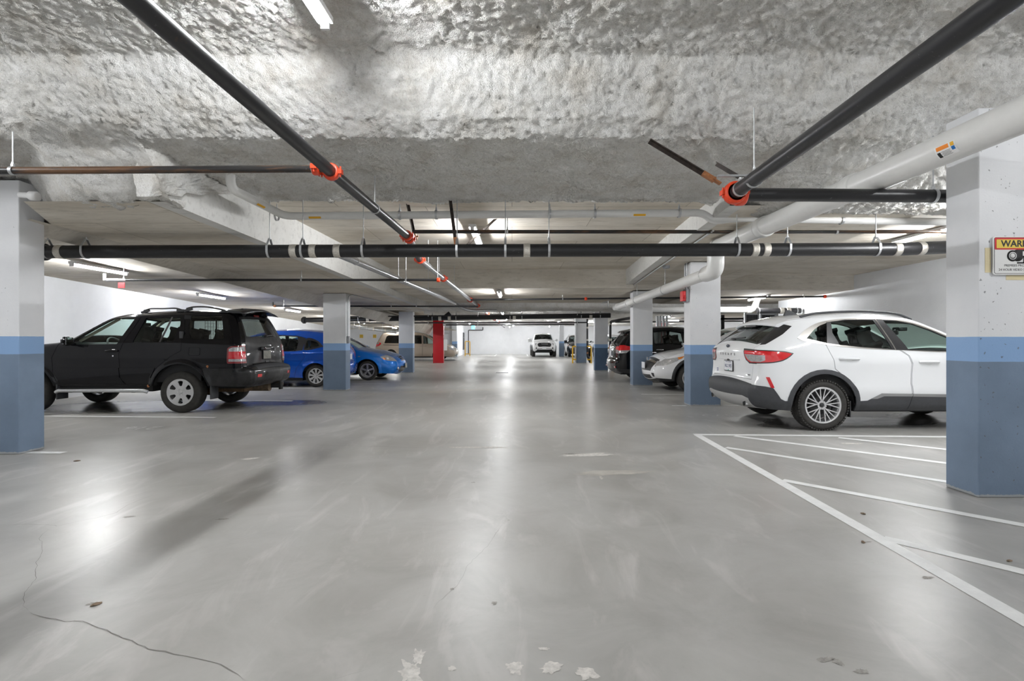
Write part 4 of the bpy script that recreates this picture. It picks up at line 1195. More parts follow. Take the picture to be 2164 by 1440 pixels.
def dens(poly, h):
    out = []
    m = len(poly)
    for i in range(m):
        a, b = np.array(poly[i], float), np.array(poly[(i + 1) % m], float)
        k = max(1, int(math.ceil(np.hypot(*(b - a)) / h)))
        out += [tuple(a + (b - a) * j / k) for j in range(k)]
    return out
def triangulate(outline, loops, h, holes=()):
    """constrained mesh of a flat outline with the region loops cut into it"""
    V, E = [], []
    for lp in [outline] + list(loops):
        lp = dens(lp, h)
        k = len(V)
        V += [Vector(p) for p in lp]
        E += [(k + i, k + (i + 1) % len(lp)) for i in range(len(lp))]
    o = np.asarray(outline, float)
    gx = np.arange(o[:, 0].min() + h / 2, o[:, 0].max(), h)
    gy = np.arange(o[:, 1].min() + h / 2, o[:, 1].max(), h)
    g = np.stack(np.meshgrid(gx, gy), -1).reshape(-1, 2)
    if len(g):
        V += [Vector(p) for p in g[inside(outline, g)]]
    rv, re, rf, *_ = delaunay_2d_cdt(V, E, [], 0, 1e-5)
    P2 = np.array([v[:] for v in rv])
    T = np.array([f for f in rf if len(f) == 3], int)
    c = P2[T].mean(1)
    ok = inside(outline, c)
    for hl in holes:
        ok &= ~inside(hl, c)
    return P2, T[ok], c[ok]
class Acc:
    def __init__(s): s.v, s.n, s.f = [], [], []
    def add(s, pos, nrm, tri, skirt=0.0):
        k = len(s.v)
        used, inv = np.unique(tri, return_inverse=True)
        t = inv.reshape(tri.shape)
        s.v += [tuple(p) for p in pos[used]]
        s.n += [tuple(p) for p in nrm[used]]
        s.f += [(a + k, b + k, c + k) for a, b, c in t]
        if skirt:
            cnt = {}
            for a, b, c in t:
                for e in ((a, b), (b, c), (c, a)):
                    cnt[e] = 1
            be = [e for e in cnt if (e[1], e[0]) not in cnt]
            P_, N_ = pos[used], nrm[used]
            for a, b in be:
                k = len(s.v)
                q = [P_[a], P_[b], P_[b] - N_[b] * skirt, P_[a] - N_[a] * skirt]
                fn = np.cross(q[1] - q[0], q[3] - q[0]); fn = -fn / max(np.linalg.norm(fn), 1e-9)
                s.v += [tuple(x) for x in q]; s.n += [tuple(fn)] * 4
                s.f.append((k + 1, k, k + 3, k + 2))
    def build(s, name, m, parent):
        return mesh_ob(name, s.v, s.f, m, parent, smooth=True, normals=s.n)

class Car:
    """local frame: x forward from the rear bumper, y to the car's left, z up"""
    def __init__(s, name, label, group, prof, vprof, extra=None, h=0.06, step=0.05):
        s.root = empty(name)
        tag(s.root, label, 'car', group)
        s.h = h
        a = catmull(prof, step)
        s.p, s.rho, s.ry, s.cr = a[:, :2], np.maximum(a[:, 2], .012), np.maximum(a[:, 3], .004), a[:, 4]
        s.s = np.concatenate([[0], np.cumsum(np.linalg.norm(np.diff(s.p, axis=0), axis=1))])
        t = np.gradient(s.p, axis=0); t /= np.linalg.norm(t, axis=1)[:, None]
        s.pn = np.stack([-t[:, 1], t[:, 0]], 1)            # outward
        v = catmull(vprof, 0.03)
        s.vz, s.vy = v[:, 0], v[:, 1]
        s.extra = extra or (lambda x, z: 0 * x)
        s.iroof = int(np.argmax(s.p[:, 1]))
        s.e = s.side_y(s.p[:, 0], s.p[:, 1])
        s.side_regs, s.strip_regs, s.parts = [], [], {}
        s.flare = 0
    def side_y(s, x, z):
        x, z = np.asarray(x, float), np.asarray(z, float)
        base = np.interp(z, s.vz, s.vy)
        red = np.zeros_like(base)
        A, B = s.p[:-1], s.p[1:]
        d = B - A; L2 = np.maximum((d * d).sum(1), 1e-12)
        pts = np.stack([x, z], -1).reshape(-1, 2)
        for i0 in range(0, len(pts), 2000):
            q = pts[i0:i0 + 2000]
            w = q[:, None] - A[None]
            t = np.clip((w * d).sum(2) / L2, 0, 1)
            dist = np.linalg.norm(w - t[..., None] * d, axis=2)
            side = (d[None, :, 0] * w[:, :, 1] - d[None, :, 1] * w[:, :, 0])
            j = np.argmin(dist, axis=1)
            out = side[np.arange(len(q)), j] > 1e-9
            rho = s.rho[:-1] * (1 - t) + s.rho[1:] * t
            ry = s.ry[:-1] * (1 - t) + s.ry[1:] * t
            k = np.clip(1 - dist / rho, 0, 1)
            r = (ry * (1 - np.sqrt(np.maximum(1 - k * k, 0)))).max(1)
            red.reshape(-1)[i0:i0 + 2000] = np.where(out, np.maximum(r, ry[np.arange(len(q)), j]), r)
        return base - red + s.extra(x, z)
    # strip helpers -------------------------------------------------
    def sRZ(s, z):
        zz = np.maximum.accumulate(s.p[:s.iroof + 1, 1] + 1e-6 * np.arange(s.iroof + 1))
        return np.interp(z, zz, s.s[:s.iroof + 1])
    def sFZ(s, z):
        q = s.p[s.iroof:, 1][::-1]
        zz = np.maximum.accumulate(q + 1e-6 * np.arange(len(q)))
        return np.interp(z, zz, s.s[s.iroof:][::-1])
    def sTX(s, x):
        xx = np.maximum.accumulate(s.p[:, 0] + 1e-6 * np.arange(len(s.p)))
        return np.interp(x, xx, s.s)
    def R(s, poly): return [(float(s.sRZ(z)), y) for y, z in dens(poly, .08)]
    def Fr(s, poly): return [(float(s.sFZ(z)), y) for y, z in dens(poly, .08)]
    def T(s, poly): return [(float(s.sTX(x)), y) for x, y in dens(poly, .08)]
    def strip(s, S, Y):
        S, Y = np.asarray(S, float), np.asarray(Y, float)
        x, z = np.interp(S, s.s, s.p[:, 0]), np.interp(S, s.s, s.p[:, 1])
        nx, nz = np.interp(S, s.s, s.pn[:, 0]), np.interp(S, s.s, s.pn[:, 1])
        c, e = np.interp(S, s.s, s.cr), np.interp(S, s.s, s.e)
        k = c * np.clip(1 - (Y / e) ** 2, 0, None)
        return np.stack([x + nx * k, Y, z + nz * k], -1)
    def rear_pt(s, y, z, off=0.0):
        S = s.sRZ(z); p = s.strip(S, y)
        n = np.array([np.interp(S, s.s, s.pn[:, 0]), 0, np.interp(S, s.s, s.pn[:, 1])])
        return Vector(p + n * off)
    def front_pt(s, y, z, off=0.0):
        S = s.sFZ(z); p = s.strip(S, y)
        n = np.array([np.interp(S, s.s, s.pn[:, 0]), 0, np.interp(S, s.s, s.pn[:, 1])])
        return Vector(p + n * off)
    def side_pt(s, x, z, sgn, off=0.0):
        y = float(s.side_y(np.array([x]), np.array([z]))[0]) + off
        return Vector((x, sgn * y, z))
    # regions ---------------------------------------------------------
    def part(s, key, name, m, parent=None, off=0.0, skirt=0.02, sided=False, label=None):
        s.parts[key] = dict(name=name, m=m, parent=parent, off=off, skirt=skirt, sided=sided, label=label)
    def side(s, key, poly): s.side_regs.append((key, [tuple(p) for p in poly]))
    def top(s, key, poly): s.strip_regs.append((key, [tuple(p) for p in poly]))
    def door(s, key, poly, gap=0.007):
        s.side_regs.append((key, inset(poly, gap))); s.side_regs.append(('gap', [tuple(p) for p in poly]))
    def topgap(s, key, poly, gap=0.007):
        s.strip_regs.append((key, inset(poly, gap))); s.strip_regs.append(('gap', [tuple(p) for p in poly]))
    def build(s, wheels, arch, zs, xend=None):
        """wheels = (x rear, x front, z); arch radius; zs = sill height"""
        acc = {}
        def put(key, sg, *a):
            pd = s.parts[key]
            k = (key, sg if pd['sided'] else 0)
            acc.setdefault(k, Acc()).add(*a)
        # side outline: profile, then along the bottom with the wheel openings
        bot = []
        xr, xf, zw = wheels
        for xc in (xf, xr):
            a0 = math.asin(max(-.95, min(.95, (zs - zw) / arch)))
            n = 22
            for i in range(n + 1):
                a = a0 + (PI - 2 * a0) * i / n
                bot.append((xc + arch * math.cos(a), zw + arch * math.sin(a)))
        outline = [tuple(p) for p in s.p] + bot
        guides = [[(xc + (arch + q) * math.cos(a), zw + (arch + q) * math.sin(a)) for a in np.linspace(.05, PI - .05, 26)] for xc in (xr, xf) for q in ((.02, .04, .06, .085, .11) if s.flare else ())]
        P2, T, c = triangulate(outline, [r[1] for r in s.side_regs] + [g for g in guides], s.h)
        lab = np.full(len(T), -1)
        for i in range(len(s.side_regs) - 1, -1, -1):
            lab[inside(s.side_regs[i][1], c)] = i
        y = s.side_y(P2[:, 0], P2[:, 1])
        e = 0.004
        gx = (s.side_y(P2[:, 0] + e, P2[:, 1]) - s.side_y(P2[:, 0] - e, P2[:, 1])) / (2 * e)
        gz = (s.side_y(P2[:, 0], P2[:, 1] + e) - s.side_y(P2[:, 0], P2[:, 1] - e)) / (2 * e)
        n = np.stack([-gx, np.ones_like(gx), -gz], 1); n /= np.linalg.norm(n, axis=1)[:, None]
        a, b, d = P2[T[:, 0]], P2[T[:, 1]], P2[T[:, 2]]
        ccw = ((b - a)[:, 0] * (d - a)[:, 1] - (b - a)[:, 1] * (d - a)[:, 0]) > 0
        T = np.where(ccw[:, None], T, T[:, ::-1])
        for sg in (1, -1):
            pos = np.stack([P2[:, 0], sg * y, P2[:, 1]], 1)
            nn = n * np.array([1, sg, 1])
            for i in set(lab):
                key = 'body' if i < 0 else s.side_regs[i][0]
                pd = s.parts[key]
                tri = T[lab == i]
                tri = tri[:, ::-1] if sg > 0 else tri
                put(key, sg, pos + nn * pd['off'], nn, tri, pd['skirt'])
        # strip
        ol = [(float(a), float(b)) for a, b in zip(s.s, s.e)] + [(float(a), -float(b)) for a, b in zip(s.s[::-1], s.e[::-1])]
        P2, T, c = triangulate(ol, [r[1] for r in s.strip_regs], s.h)
        lab = np.full(len(T), -1)
        for i in range(len(s.strip_regs) - 1, -1, -1):
            lab[inside(s.strip_regs[i][1], c)] = i
        pos = s.strip(P2[:, 0], P2[:, 1])
        e = 0.012
        du = s.strip(np.minimum(P2[:, 0] + e, s.s[-1]), P2[:, 1]) - s.strip(np.maximum(P2[:, 0] - e, 0), P2[:, 1])
        dv = s.strip(P2[:, 0], P2[:, 1] + e) - s.strip(P2[:, 0], P2[:, 1] - e)
        n = -np.cross(du, dv); n /= np.maximum(np.linalg.norm(n, axis=1), 1e-9)[:, None]
        n = np.cross(dv, du) if False else n
        ref = np.stack([np.interp(P2[:, 0], s.s, s.pn[:, 0]), 0 * P2[:, 0], np.interp(P2[:, 0], s.s, s.pn[:, 1])], 1)
        n = np.where(((n * ref).sum(1) < 0)[:, None], -n, n)
        fa = np.cross(pos[T[:, 1]] - pos[T[:, 0]], pos[T[:, 2]] - pos[T[:, 0]])
        flip = (fa * n[T].mean(1)).sum(1) < 0
        T = np.where(flip[:, None], T[:, ::-1], T)
        for i in set(lab):
            key = 'body' if i < 0 else s.strip_regs[i][0]
            pd = s.parts[key]
            sel = lab == i
            for sg in ((1, -1) if pd['sided'] else (0,)):
                m = sel & (np.sign(c[:, 1]) == sg) if sg else sel
                if m.any():
                    put(key, sg, pos + n * pd['off'], n, T[m], pd['skirt'])
        s.ob = {}
        order = sorted(acc, key=lambda k: 0 if s.parts[k[0]]['parent'] is None else 1)
        for k in order:
            pd = s.parts[k[0]]
            par = s.root
            if pd['parent']:
                par = s.ob.get((pd['parent'], k[1])) or s.ob.get((pd['parent'], 0)) or s.ob.get((pd['parent'], 1)) or s.root
            o = acc[k].build(pd['name'], pd['m'], par)
            if pd['label']: o['label'] = pd['label']
            s.ob[k] = o
        s.w = (xr, xf, zw, arch, zs)
    def under(s, W, x0, x1, m=None, zb=.22):
        """floor pan, wheel housings"""
        xr, xf, zw, R, zs = s.w
        m = m or M_UNDER
        b = MB()
        b.box(x0, x1, -W + .33, W - .33, zb + .03, zs + .16)
        b.box(xr + R + .02, xf - R - .02, -W + .07, W - .07, zb, zs + .06)
        b.box(x0 + .02, xr - R - .02, -W + .1, W - .1, zb + .08, zs + .16)
        b.build('underbody', m, s.root)
        for xc in (xr, xf):
            for sg in (1, -1):
                b = MB()
                n = 16
                vs, fs = [], []
                a0 = math.asin(max(-.9, min(.9, (zs - zw) / R)))
                for i in range(n + 1):
                    a = a0 + (PI - 2 * a0) * i / n
                    for yy in (W - .035, W - .36):
                        vs.append((xc + (R + .004) * math.cos(a), sg * yy, zw + (R + .004) * math.sin(a)))
                for i in range(n): fs.append((2 * i, 2 * i + 1, 2 * i + 3, 2 * i + 2))
                b.add(vs, fs, True)
                inner = [vs[2 * i + 1] for i in range(n + 1)]
                b.add(inner, [tuple(range(n + 1))])
                b.build('wheel_housing', m, s.root)
    def wheel(s, xc, sg, yo, R, w, rr, style, m_rim, dish=.02, lugs=False, m_back=None, cap=None):
        """tyre with a rim standing at x = xc; yo = outer face"""
        zw = R - .004
        o = Vector((xc, sg * (yo - w), zw)); ax = Vector((0, sg, 0))
        b = MB()
        sw = R - rr
        b.lathe(o, ax, [(0.02, rr - .012), (0.004, rr + sw * .3), (0.0, rr + sw * .55), (.012, R - .028), (.035, R - .006), (w * .5, R), (w - .035, R - .006), (w - .012, R - .028), (w, rr + sw * .55), (w - .004, rr + sw * .3), (w - .016, rr + .004), (w - .03, rr - .014)], 56, closed=True)
        nl = 58
        for k in range(nl if lugs else 0):
            a = 2 * PI * k / nl
            for (y0, r0, r1, tw) in ((.024, R - .022, R - .0015, .66), (w - .024, R - .022, R - .0015, .66), (w * .36, R - .01, R + .003, .66), (w * .64, R - .01, R + .003, .66)):
                aa = a + (.5 * 2 * PI / nl if y0 in (w * .36, w - .02) else 0)
                rad = Vector((math.cos(aa), 0, math.sin(aa))); tan = Vector((-math.sin(aa), 0, math.cos(aa)))
                ww = .026 if y0 < .03 or y0 > w - .03 else .022
                b.obox(o + ax * y0 + rad * ((r0 + r1) / 2), ax, tan, rad, ww, PI * R / nl * tw, (r1 - r0) / 2)
        t = b.build('wheel', M_TYRE, s.root)
        b = MB()
        b.lathe(o, ax, [(.03, rr - .02), (w * .5, rr - .045), (w - .05, rr - .03), (w - .016, rr - .012), (w - .008, rr + .004), (w - .014, rr + .006), (w - .03, rr - .002)], 44)
        b.build('rim_barrel', m_rim, t)
        b = MB()
        b.lathe(o + ax * (w * .35), ax, [(0, rr - .05), (.0, 0)], 30)
        b.lathe(o + ax * (w * .45), ax, [(0, .14), (.02, .14), (.02, .05), (.05, .05), (.05, 0)], 30)
        b.build('brake_disc', m_back or M_BRAKE, t)
        # spoked face, cut from a dished plate
        hole = []
        n = 72
        ringp = lambda r, k=72: [(r * math.cos(2 * PI * i / k), r * math.sin(2 * PI * i / k)) for i in range(k)]
        polys = [ringp(.062 if style != 'six' else .075, 30)]
        def spoke(a0, r0, a1, r1, w0, w1):
            p0 = np.array([r0 * math.cos(a0), r0 * math.sin(a0)]); p1 = np.array([r1 * math.cos(a1), r1 * math.sin(a1)])
            d = (p1 - p0) / np.linalg.norm(p1 - p0); q = np.array([-d[1], d[0]])
            polys.append([tuple(p0 + q * w0), tuple(p1 + q * w1), tuple(p1 - q * w1), tuple(p0 - q * w0)])
        RO = rr - .014
        if style == 'lattice':
            for k in range(5):
                a = 2 * PI * k / 5 + PI / 2
                for sgn in (-1, 1):
                    spoke(a + sgn * .18, .05, a + sgn * math.radians(9), RO, .008, .0065)
                    spoke(a + sgn * .10, .07, a + sgn * math.radians(27), RO, .008, .0065)
        elif style == 'six':
            for k in range(6):
                a = 2 * PI * k / 6 + PI / 6
                rl = lambda r, t: (r * math.cos(a + t), r * math.sin(a + t))
                polys.append(rpoly([rl(RO * .50, -.17), rl(RO * .90, -.25), rl(RO * .93, 0), rl(RO * .90, .25), rl(RO * .50, .17)], .02))
        elif style == 'five':
            for k in range(5): spoke(2 * PI * k / 5 + PI / 2, .03, 2 * PI * k / 5 + PI / 2, RO, .026, .030)
        elif style == 'nine':
            for k in range(9): spoke(2 * PI * k / 9 + PI / 2, .03, 2 * PI * k / 9 + PI / 2, RO, .016, .034)
        elif style == 'seven':
            for k in range(7): spoke(2 * PI * k / 7 + PI / 2, .03, 2 * PI * k / 7 + PI / 2, RO, .014, .026)
        outer = ringp(rr - .006)
        inner = ringp(RO - .006)
        P2, T, c = triangulate(outer, [inner] + polys, .03)
        keep = ~inside(inner, c)
        if style == 'six':
            keep |= True
            for p in polys[1:]: keep &= ~inside(p, c)
        else:
            for p in polys: keep |= inside(p, c)
        T = T[keep]
        r = np.hypot(P2[:, 0], P2[:, 1])
        yv = w - .012 - dish * np.clip(1 - r / rr, 0, 1) ** .8
        if sg < 0:
            pos = np.stack([xc + P2[:, 0], -(yo - w) - yv, zw + P2[:, 1]], 1); nn = np.tile([0, -1.0, 0], (len(P2), 1))
        else:
            pos = np.stack([xc + P2[:, 0], (yo - w) + yv, zw + P2[:, 1]], 1); nn = np.tile([0, 1.0, 0], (len(P2), 1))
        fa = np.cross(pos[T[:, 1]] - pos[T[:, 0]], pos[T[:, 2]] - pos[T[:, 0]])
        T = np.where((fa * nn[T[:, 0]]).sum(1)[:, None] < 0, T[:, ::-1], T)
        ac = Acc(); ac.add(pos, nn, T, .022); ac.build('rim_spokes', m_rim, t)
        b = MB()
        f = o + ax * (w - .012 - dish)
        b.lathe(f, ax, [(-.01, .034), (.008, .034), (.012, .03), (.014, 0)], 22)
        b.build('hub_cap', cap or m_rim, t)
        b = MB()
        nb = 6 if style == 'six' else 5
        for k in range(nb):
            a = 2 * PI * k / nb + (PI / 2 + .63 if nb == 5 else 0)
            q = f + Vector((math.cos(a) * .055, 0, math.sin(a) * .055))
            b.cyl(q - ax * .005, q + ax * .012, .010, 8)
        b.build('wheel_nuts', M_CHROME, t)
        return t
    def seat(s, x, y, z, m, w=.25, name='seat', back=.62, rest=True, lean=.22):
        b = MB()
        b.box(x - .02, x + .48, y - w, y + w, z, z + .17, bev=.06)
        o = b.build(name, m, s.root)
        b = MB()
        d = Vector((-lean, 0, 1)).normalized(); a = Vector((0, 1, 0)); n = d.cross(a)
        bm = bmesh.new(); bmesh.ops.create_cube(bm, size=1)
        for v in bm.verts:
            kk = 1 - .15 * (v.co.z + .5)
            v.co = Vector((x + .02, y, z + .12)) + d * (v.co.z + .5) * back + a * v.co.y * 2 * w * kk + n * v.co.x * .16
        bmesh.ops.bevel(bm, geom=bm.edges[:], offset=.05, segments=3, affect='EDGES')
        b.bm(bm, True); b.build('seat_back', m, o)
        if rest:
            c = Vector((x + .02, y, z + .12)) + d * (back + .13)
            bm = bmesh.new(); bmesh.ops.create_cube(bm, size=1)
            for v in bm.verts:
                kk = 1 - .2 * (v.co.z + .5)
                v.co = c + d * v.co.z * .2 + a * v.co.y * .27 * kk + n * v.co.x * .11
            bmesh.ops.bevel(bm, geom=bm.edges[:], offset=.045, segments=4, affect='EDGES')
            b = MB(); b.bm(bm, True)
            hr = b.build('headrest', m, o)
            for q in (-.06, .06):
                b.cyl(c - d * .08 + a * q, c - d * .2 + a * q, .006, 6)
            hr.data.update()
            b2 = MB()
            for q in (-.06, .06): b2.cyl(c - d * .09 + a * q, c - d * .2 + a * q, .007, 6)
            b2.build('headrest_post', M_CHROME, o)
        return o
    def steering(s, x, y, z, m, r=.185):
        b = MB()
        ax = Vector((-.85, 0, .5)).normalized(); a, c = frame(ax)
        pts = [Vector((x, y, z)) + a * math.cos(q) * r + c * math.sin(q) * r for q in np.linspace(0, 2 * PI, 33)]
        b.sweep(pts, .016, 10, cap=False)
        for q in (0, PI, -PI / 2): b.cyl(Vector((x, y, z)), Vector((x, y, z)) + a * math.cos(q) * r + c * math.sin(q) * r, .02, 8)
        b.ell((x, y, z), .06, .07, .06)
        return b.build('steering_wheel', m, s.root)
    def dash(s, x0, x1, z0, z1, W, m, m2=None):
        b = MB(); b.box(x0, x1, -W, W, z0, z1, bev=.05)
        return b.build('dashboard', m, s.root)
    def tub(s, W, x0, x1, z0, z1, m):
        """door linings and cabin floor"""
        b = MB()
        b.box(x0, x1, -W, W, z0 - .02, z0)
        for sg in (1, -1): b.box(x0, x1, sg * W - .012, sg * W + .012, z0, z1)
        b.build('cabin_lining', m, s.root)
    def headliner(s, x0, x1, m, dz=.045, W=.56):
        b = MB()
        xs = np.linspace(x0, x1, 12); vs, fs = [], []
        for x in xs:
            S = s.sTX(x); z = np.interp(S, s.s, s.p[:, 1]) - dz
            for y in (-W, 0, W): vs.append((x, y, z + (.02 if y == 0 else -.01)))
        for i in range(11):
            for j in range(2): fs.append((i * 3 + j, i * 3 + j + 1, i * 3 + j + 4, i * 3 + j + 3))
        b.add(vs, fs, True)
        b.build('headliner', m, s.root)
    def mirror(s, x, z, sg, m, mg=None, size=(.12, .11, .15), yo=.0, foot=True):
        p = s.side_pt(x, z, sg)
        b = MB()
        bm = bmesh.new(); bmesh.ops.create_cube(bm, size=1)
        for v in bm.verts:
            kk = 1 if v.co.x < 0 else .72
            v.co = Vector((p.x + v.co.x * size[0], p.y + sg * (.16 + yo + v.co.y * .2 * kk), p.z + .06 + v.co.z * size[2] * kk))
        bmesh.ops.bevel(bm, geom=bm.edges[:], offset=.042, segments=4, affect='EDGES')
        b.bm(bm, True)
        b.cyl(p + Vector((.02, -sg * .05, 0)), p + Vector((.02, sg * .1, .03)), .03, 10)
        o = b.build('wing_mirror', m, s.root)
        b = MB(); b.box(p.x - size[0] / 2 - .002, p.x - size[0] / 2 + .001, p.y + sg * (.16 + yo) - .075, p.y + sg * (.16 + yo) + .075, p.z + .06 - size[2] * .36, p.z + .06 + size[2] * .36)
        b.build('mirror_glass', M_MIRROR, o)
    def handle(s, key, x, z, sg, m, L=.2, h=.03):
        p = s.side_pt(x, z, sg)
        b = MB()
        b.sweep([p + Vector((-L / 2, sg * .004, 0)), p + Vector((-L / 2 + .025, sg * .028, .003)), p + Vector((0, sg * .034, .004)), p + Vector((L / 2 - .025, sg * .028, .003)), p + Vector((L / 2, sg * .004, 0))], [h * .5, h * .5, h * .55, h * .5, h * .5], 10)
        b.build('door_handle', m, s.ob.get((key, sg)) or s.root)
    def plate(s, front, y, z, w, h, text=None, m=None, frame_m=None, top=None, off=.012, tilt=0.0, size=None):
        c = (s.front_pt if front else s.rear_pt)(y, z, off)
        sg = 1 if front else -1
        b = MB(); b.box(c.x - .006, c.x + .006, c.y - w / 2, c.y + w / 2, c.z - h / 2, c.z + h / 2, bev=.004)
        o = b.build('licence_plate', frame_m or m or M_PLATE, s.root)
        b = MB(); b.box(c.x + sg * .0065, c.x + sg * .0075, c.y - w / 2 + .012, c.y + w / 2 - .012, c.z - h / 2 + .012, c.z + h / 2 - .012)
        b.build('plate_face', m or M_PLATE, o)
        rot = (PI / 2, 0, sg * PI / 2)
        if text:
            text_ob('plate_lettering', text, size or h * .52, (c.x + sg * .0082, c.y, c.z - h * .02), rot, M_PLATEINK, o, .0005, sx=.95, bold=.001)
        if top:
            text_ob('plate_lettering', top, h * .17, (c.x + sg * .0082, c.y, c.z + h * .36), rot, M_PLATEINK, o, .0004)
        return o
def paint(name, col, rough=0.28, coat=1.0, metal=0.0, vary=0.0, rv=0.0):
    return mat(name, col, rough, metal, coat, spec=0.05, vary=vary, vscale=5, rvary=rv)
M_TYRE = mat('tyre_rubber', (.032, .030, .027, 1), .75, vary=.35, vscale=14, bump=.15, bscale=90)
M_UNDER = mat('underbody_black', (.010, .010, .010, 1), .8)
M_BRAKE = mat('brake_steel', (.10, .10, .10, 1), .5, .6, vary=.4, vscale=20)
M_CHROME = mat('chrome', (.72, .72, .73, 1), .12, 1.0)
M_ALLOY = mat('silver_alloy', (.60, .60, .60, 1), .30, .75)
M_ALLOYD = mat('bright_machined_alloy', (.72, .72, .73, 1), .25, .8)
M_MIRROR = mat('mirror_glass', (.75, .78, .80, 1), .03, 1.0)
M_GLASS = glass_mat('clear_window_glass', (.70, .80, .76, 1))
M_GLASSD = glass_mat('privacy_glass', (.16, .17, .17, 1))
M_GLASSM = glass_mat('smoked_glass', (.34, .37, .36, 1))
M_TRIM = mat('black_trim', (.014, .014, .016, 1), .35, coat=.3)
M_CLAD = mat('grey_black_cladding', (.045, .047, .052, 1), .6, vary=.12, vscale=20)
M_GAP = mat('panel_gap', (.02, .02, .02, 1), .8)
M_LRED = mat('red_lamp_lens', rgb(206, 24, 32), .12, coat=1.0, vary=.1, vscale=30)
M_LREDD = mat('dark_red_lamp_rim', rgb(120, 22, 26), .2, coat=1.0)
M_HL = mat('headlight_lens', (.62, .62, .63, 1), .1, .45, coat=1.0, vary=.3, vscale=40)
M_LCLR = mat('clear_lamp_lens', (.42, .41, .42, 1), .14, .3, coat=1.0, vary=.25, vscale=35)
M_LAMB = mat('amber_lamp_lens', rgb(226, 128, 30), .15, coat=1.0)
M_PLATE = mat('plate_white', (.74, .75, .78, 1), .4)
M_PLATEINK = mat('plate_blue_ink', (.06, .07, .16, 1), .5)
M_INT = mat('charcoal_cabin', (.018, .018, .019, 1), .8)
M_INTG = mat('grey_cabin', (.10, .10, .10, 1), .8)
M_BEIGE = mat('beige_cabin', (.42, .37, .29, 1), .75)
def base_parts(car, body, glassf=None, glassr=None):
    car.part('body', 'body', body, skirt=.03)
    car.part('gap', 'panel_gap', M_GAP, off=-.009, skirt=0)
    car.part('fdoor', 'front_door', body, sided=True, skirt=.02)
    car.part('rdoor', 'rear_door', body, sided=True, skirt=.02)
    car.part('fwin', 'front_window', glassf or M_GLASS, 'fdoor', -.006, 0, True)
    car.part('rwin', 'rear_window', glassr or glassf or M_GLASS, 'rdoor', -.006, 0, True)
    car.part('qwin', 'quarter_window', glassr or glassf or M_GLASS, None, -.005, 0, True)
    car.part('ftrim', 'door_pillar_trim', M_TRIM, 'fdoor', .001, .01, True)
    car.part('rtrim', 'door_pillar_trim', M_TRIM, 'rdoor', .001, .01, True)
    car.part('wind', 'windshield', glassf or M_GLASS, None, -.004, 0)
    car.part('tgate', 'tailgate', body, skirt=.02)
    car.part('rglass', 'rear_window', glassr or M_GLASSM, 'tgate', -.003, 0)
    car.part('hood', 'hood', body, skirt=.02)
    car.part('rlamp', 'tail_lamp', M_LRED, None, .004, .015, True)
    car.part('rlampc', 'clear_lens', M_LCLR, 'rlamp', .005, .004, True)
    car.part('hlamp', 'headlight', M_HL, None, .002, .015, True)
    car.part('hlampa', 'amber_lens', M_LAMB, 'hlamp', .003, .004, True)
    car.part('grille', 'grille', M_TRIM, None, -.012, .0)
    car.part('rbump', 'rear_bumper', body, skirt=.02)
    car.part('fbump', 'front_bumper', body, skirt=.02)
    car.part('low', 'lower_trim', M_TRIM, None, .002, .02)
def flare_fn(wheels, R, w, h):
    xr, xf, zw = wheels
    def f(x, z):
        out = 0 * x
        for xc in (xr, xf):
            r = np.hypot(x - xc, z - zw)
            t = np.clip((r - R) / w, 0, 1)
            out = np.maximum(out, h * (1 - t * t * (3 - 2 * t)) * (z > 0))
        return out
    return f
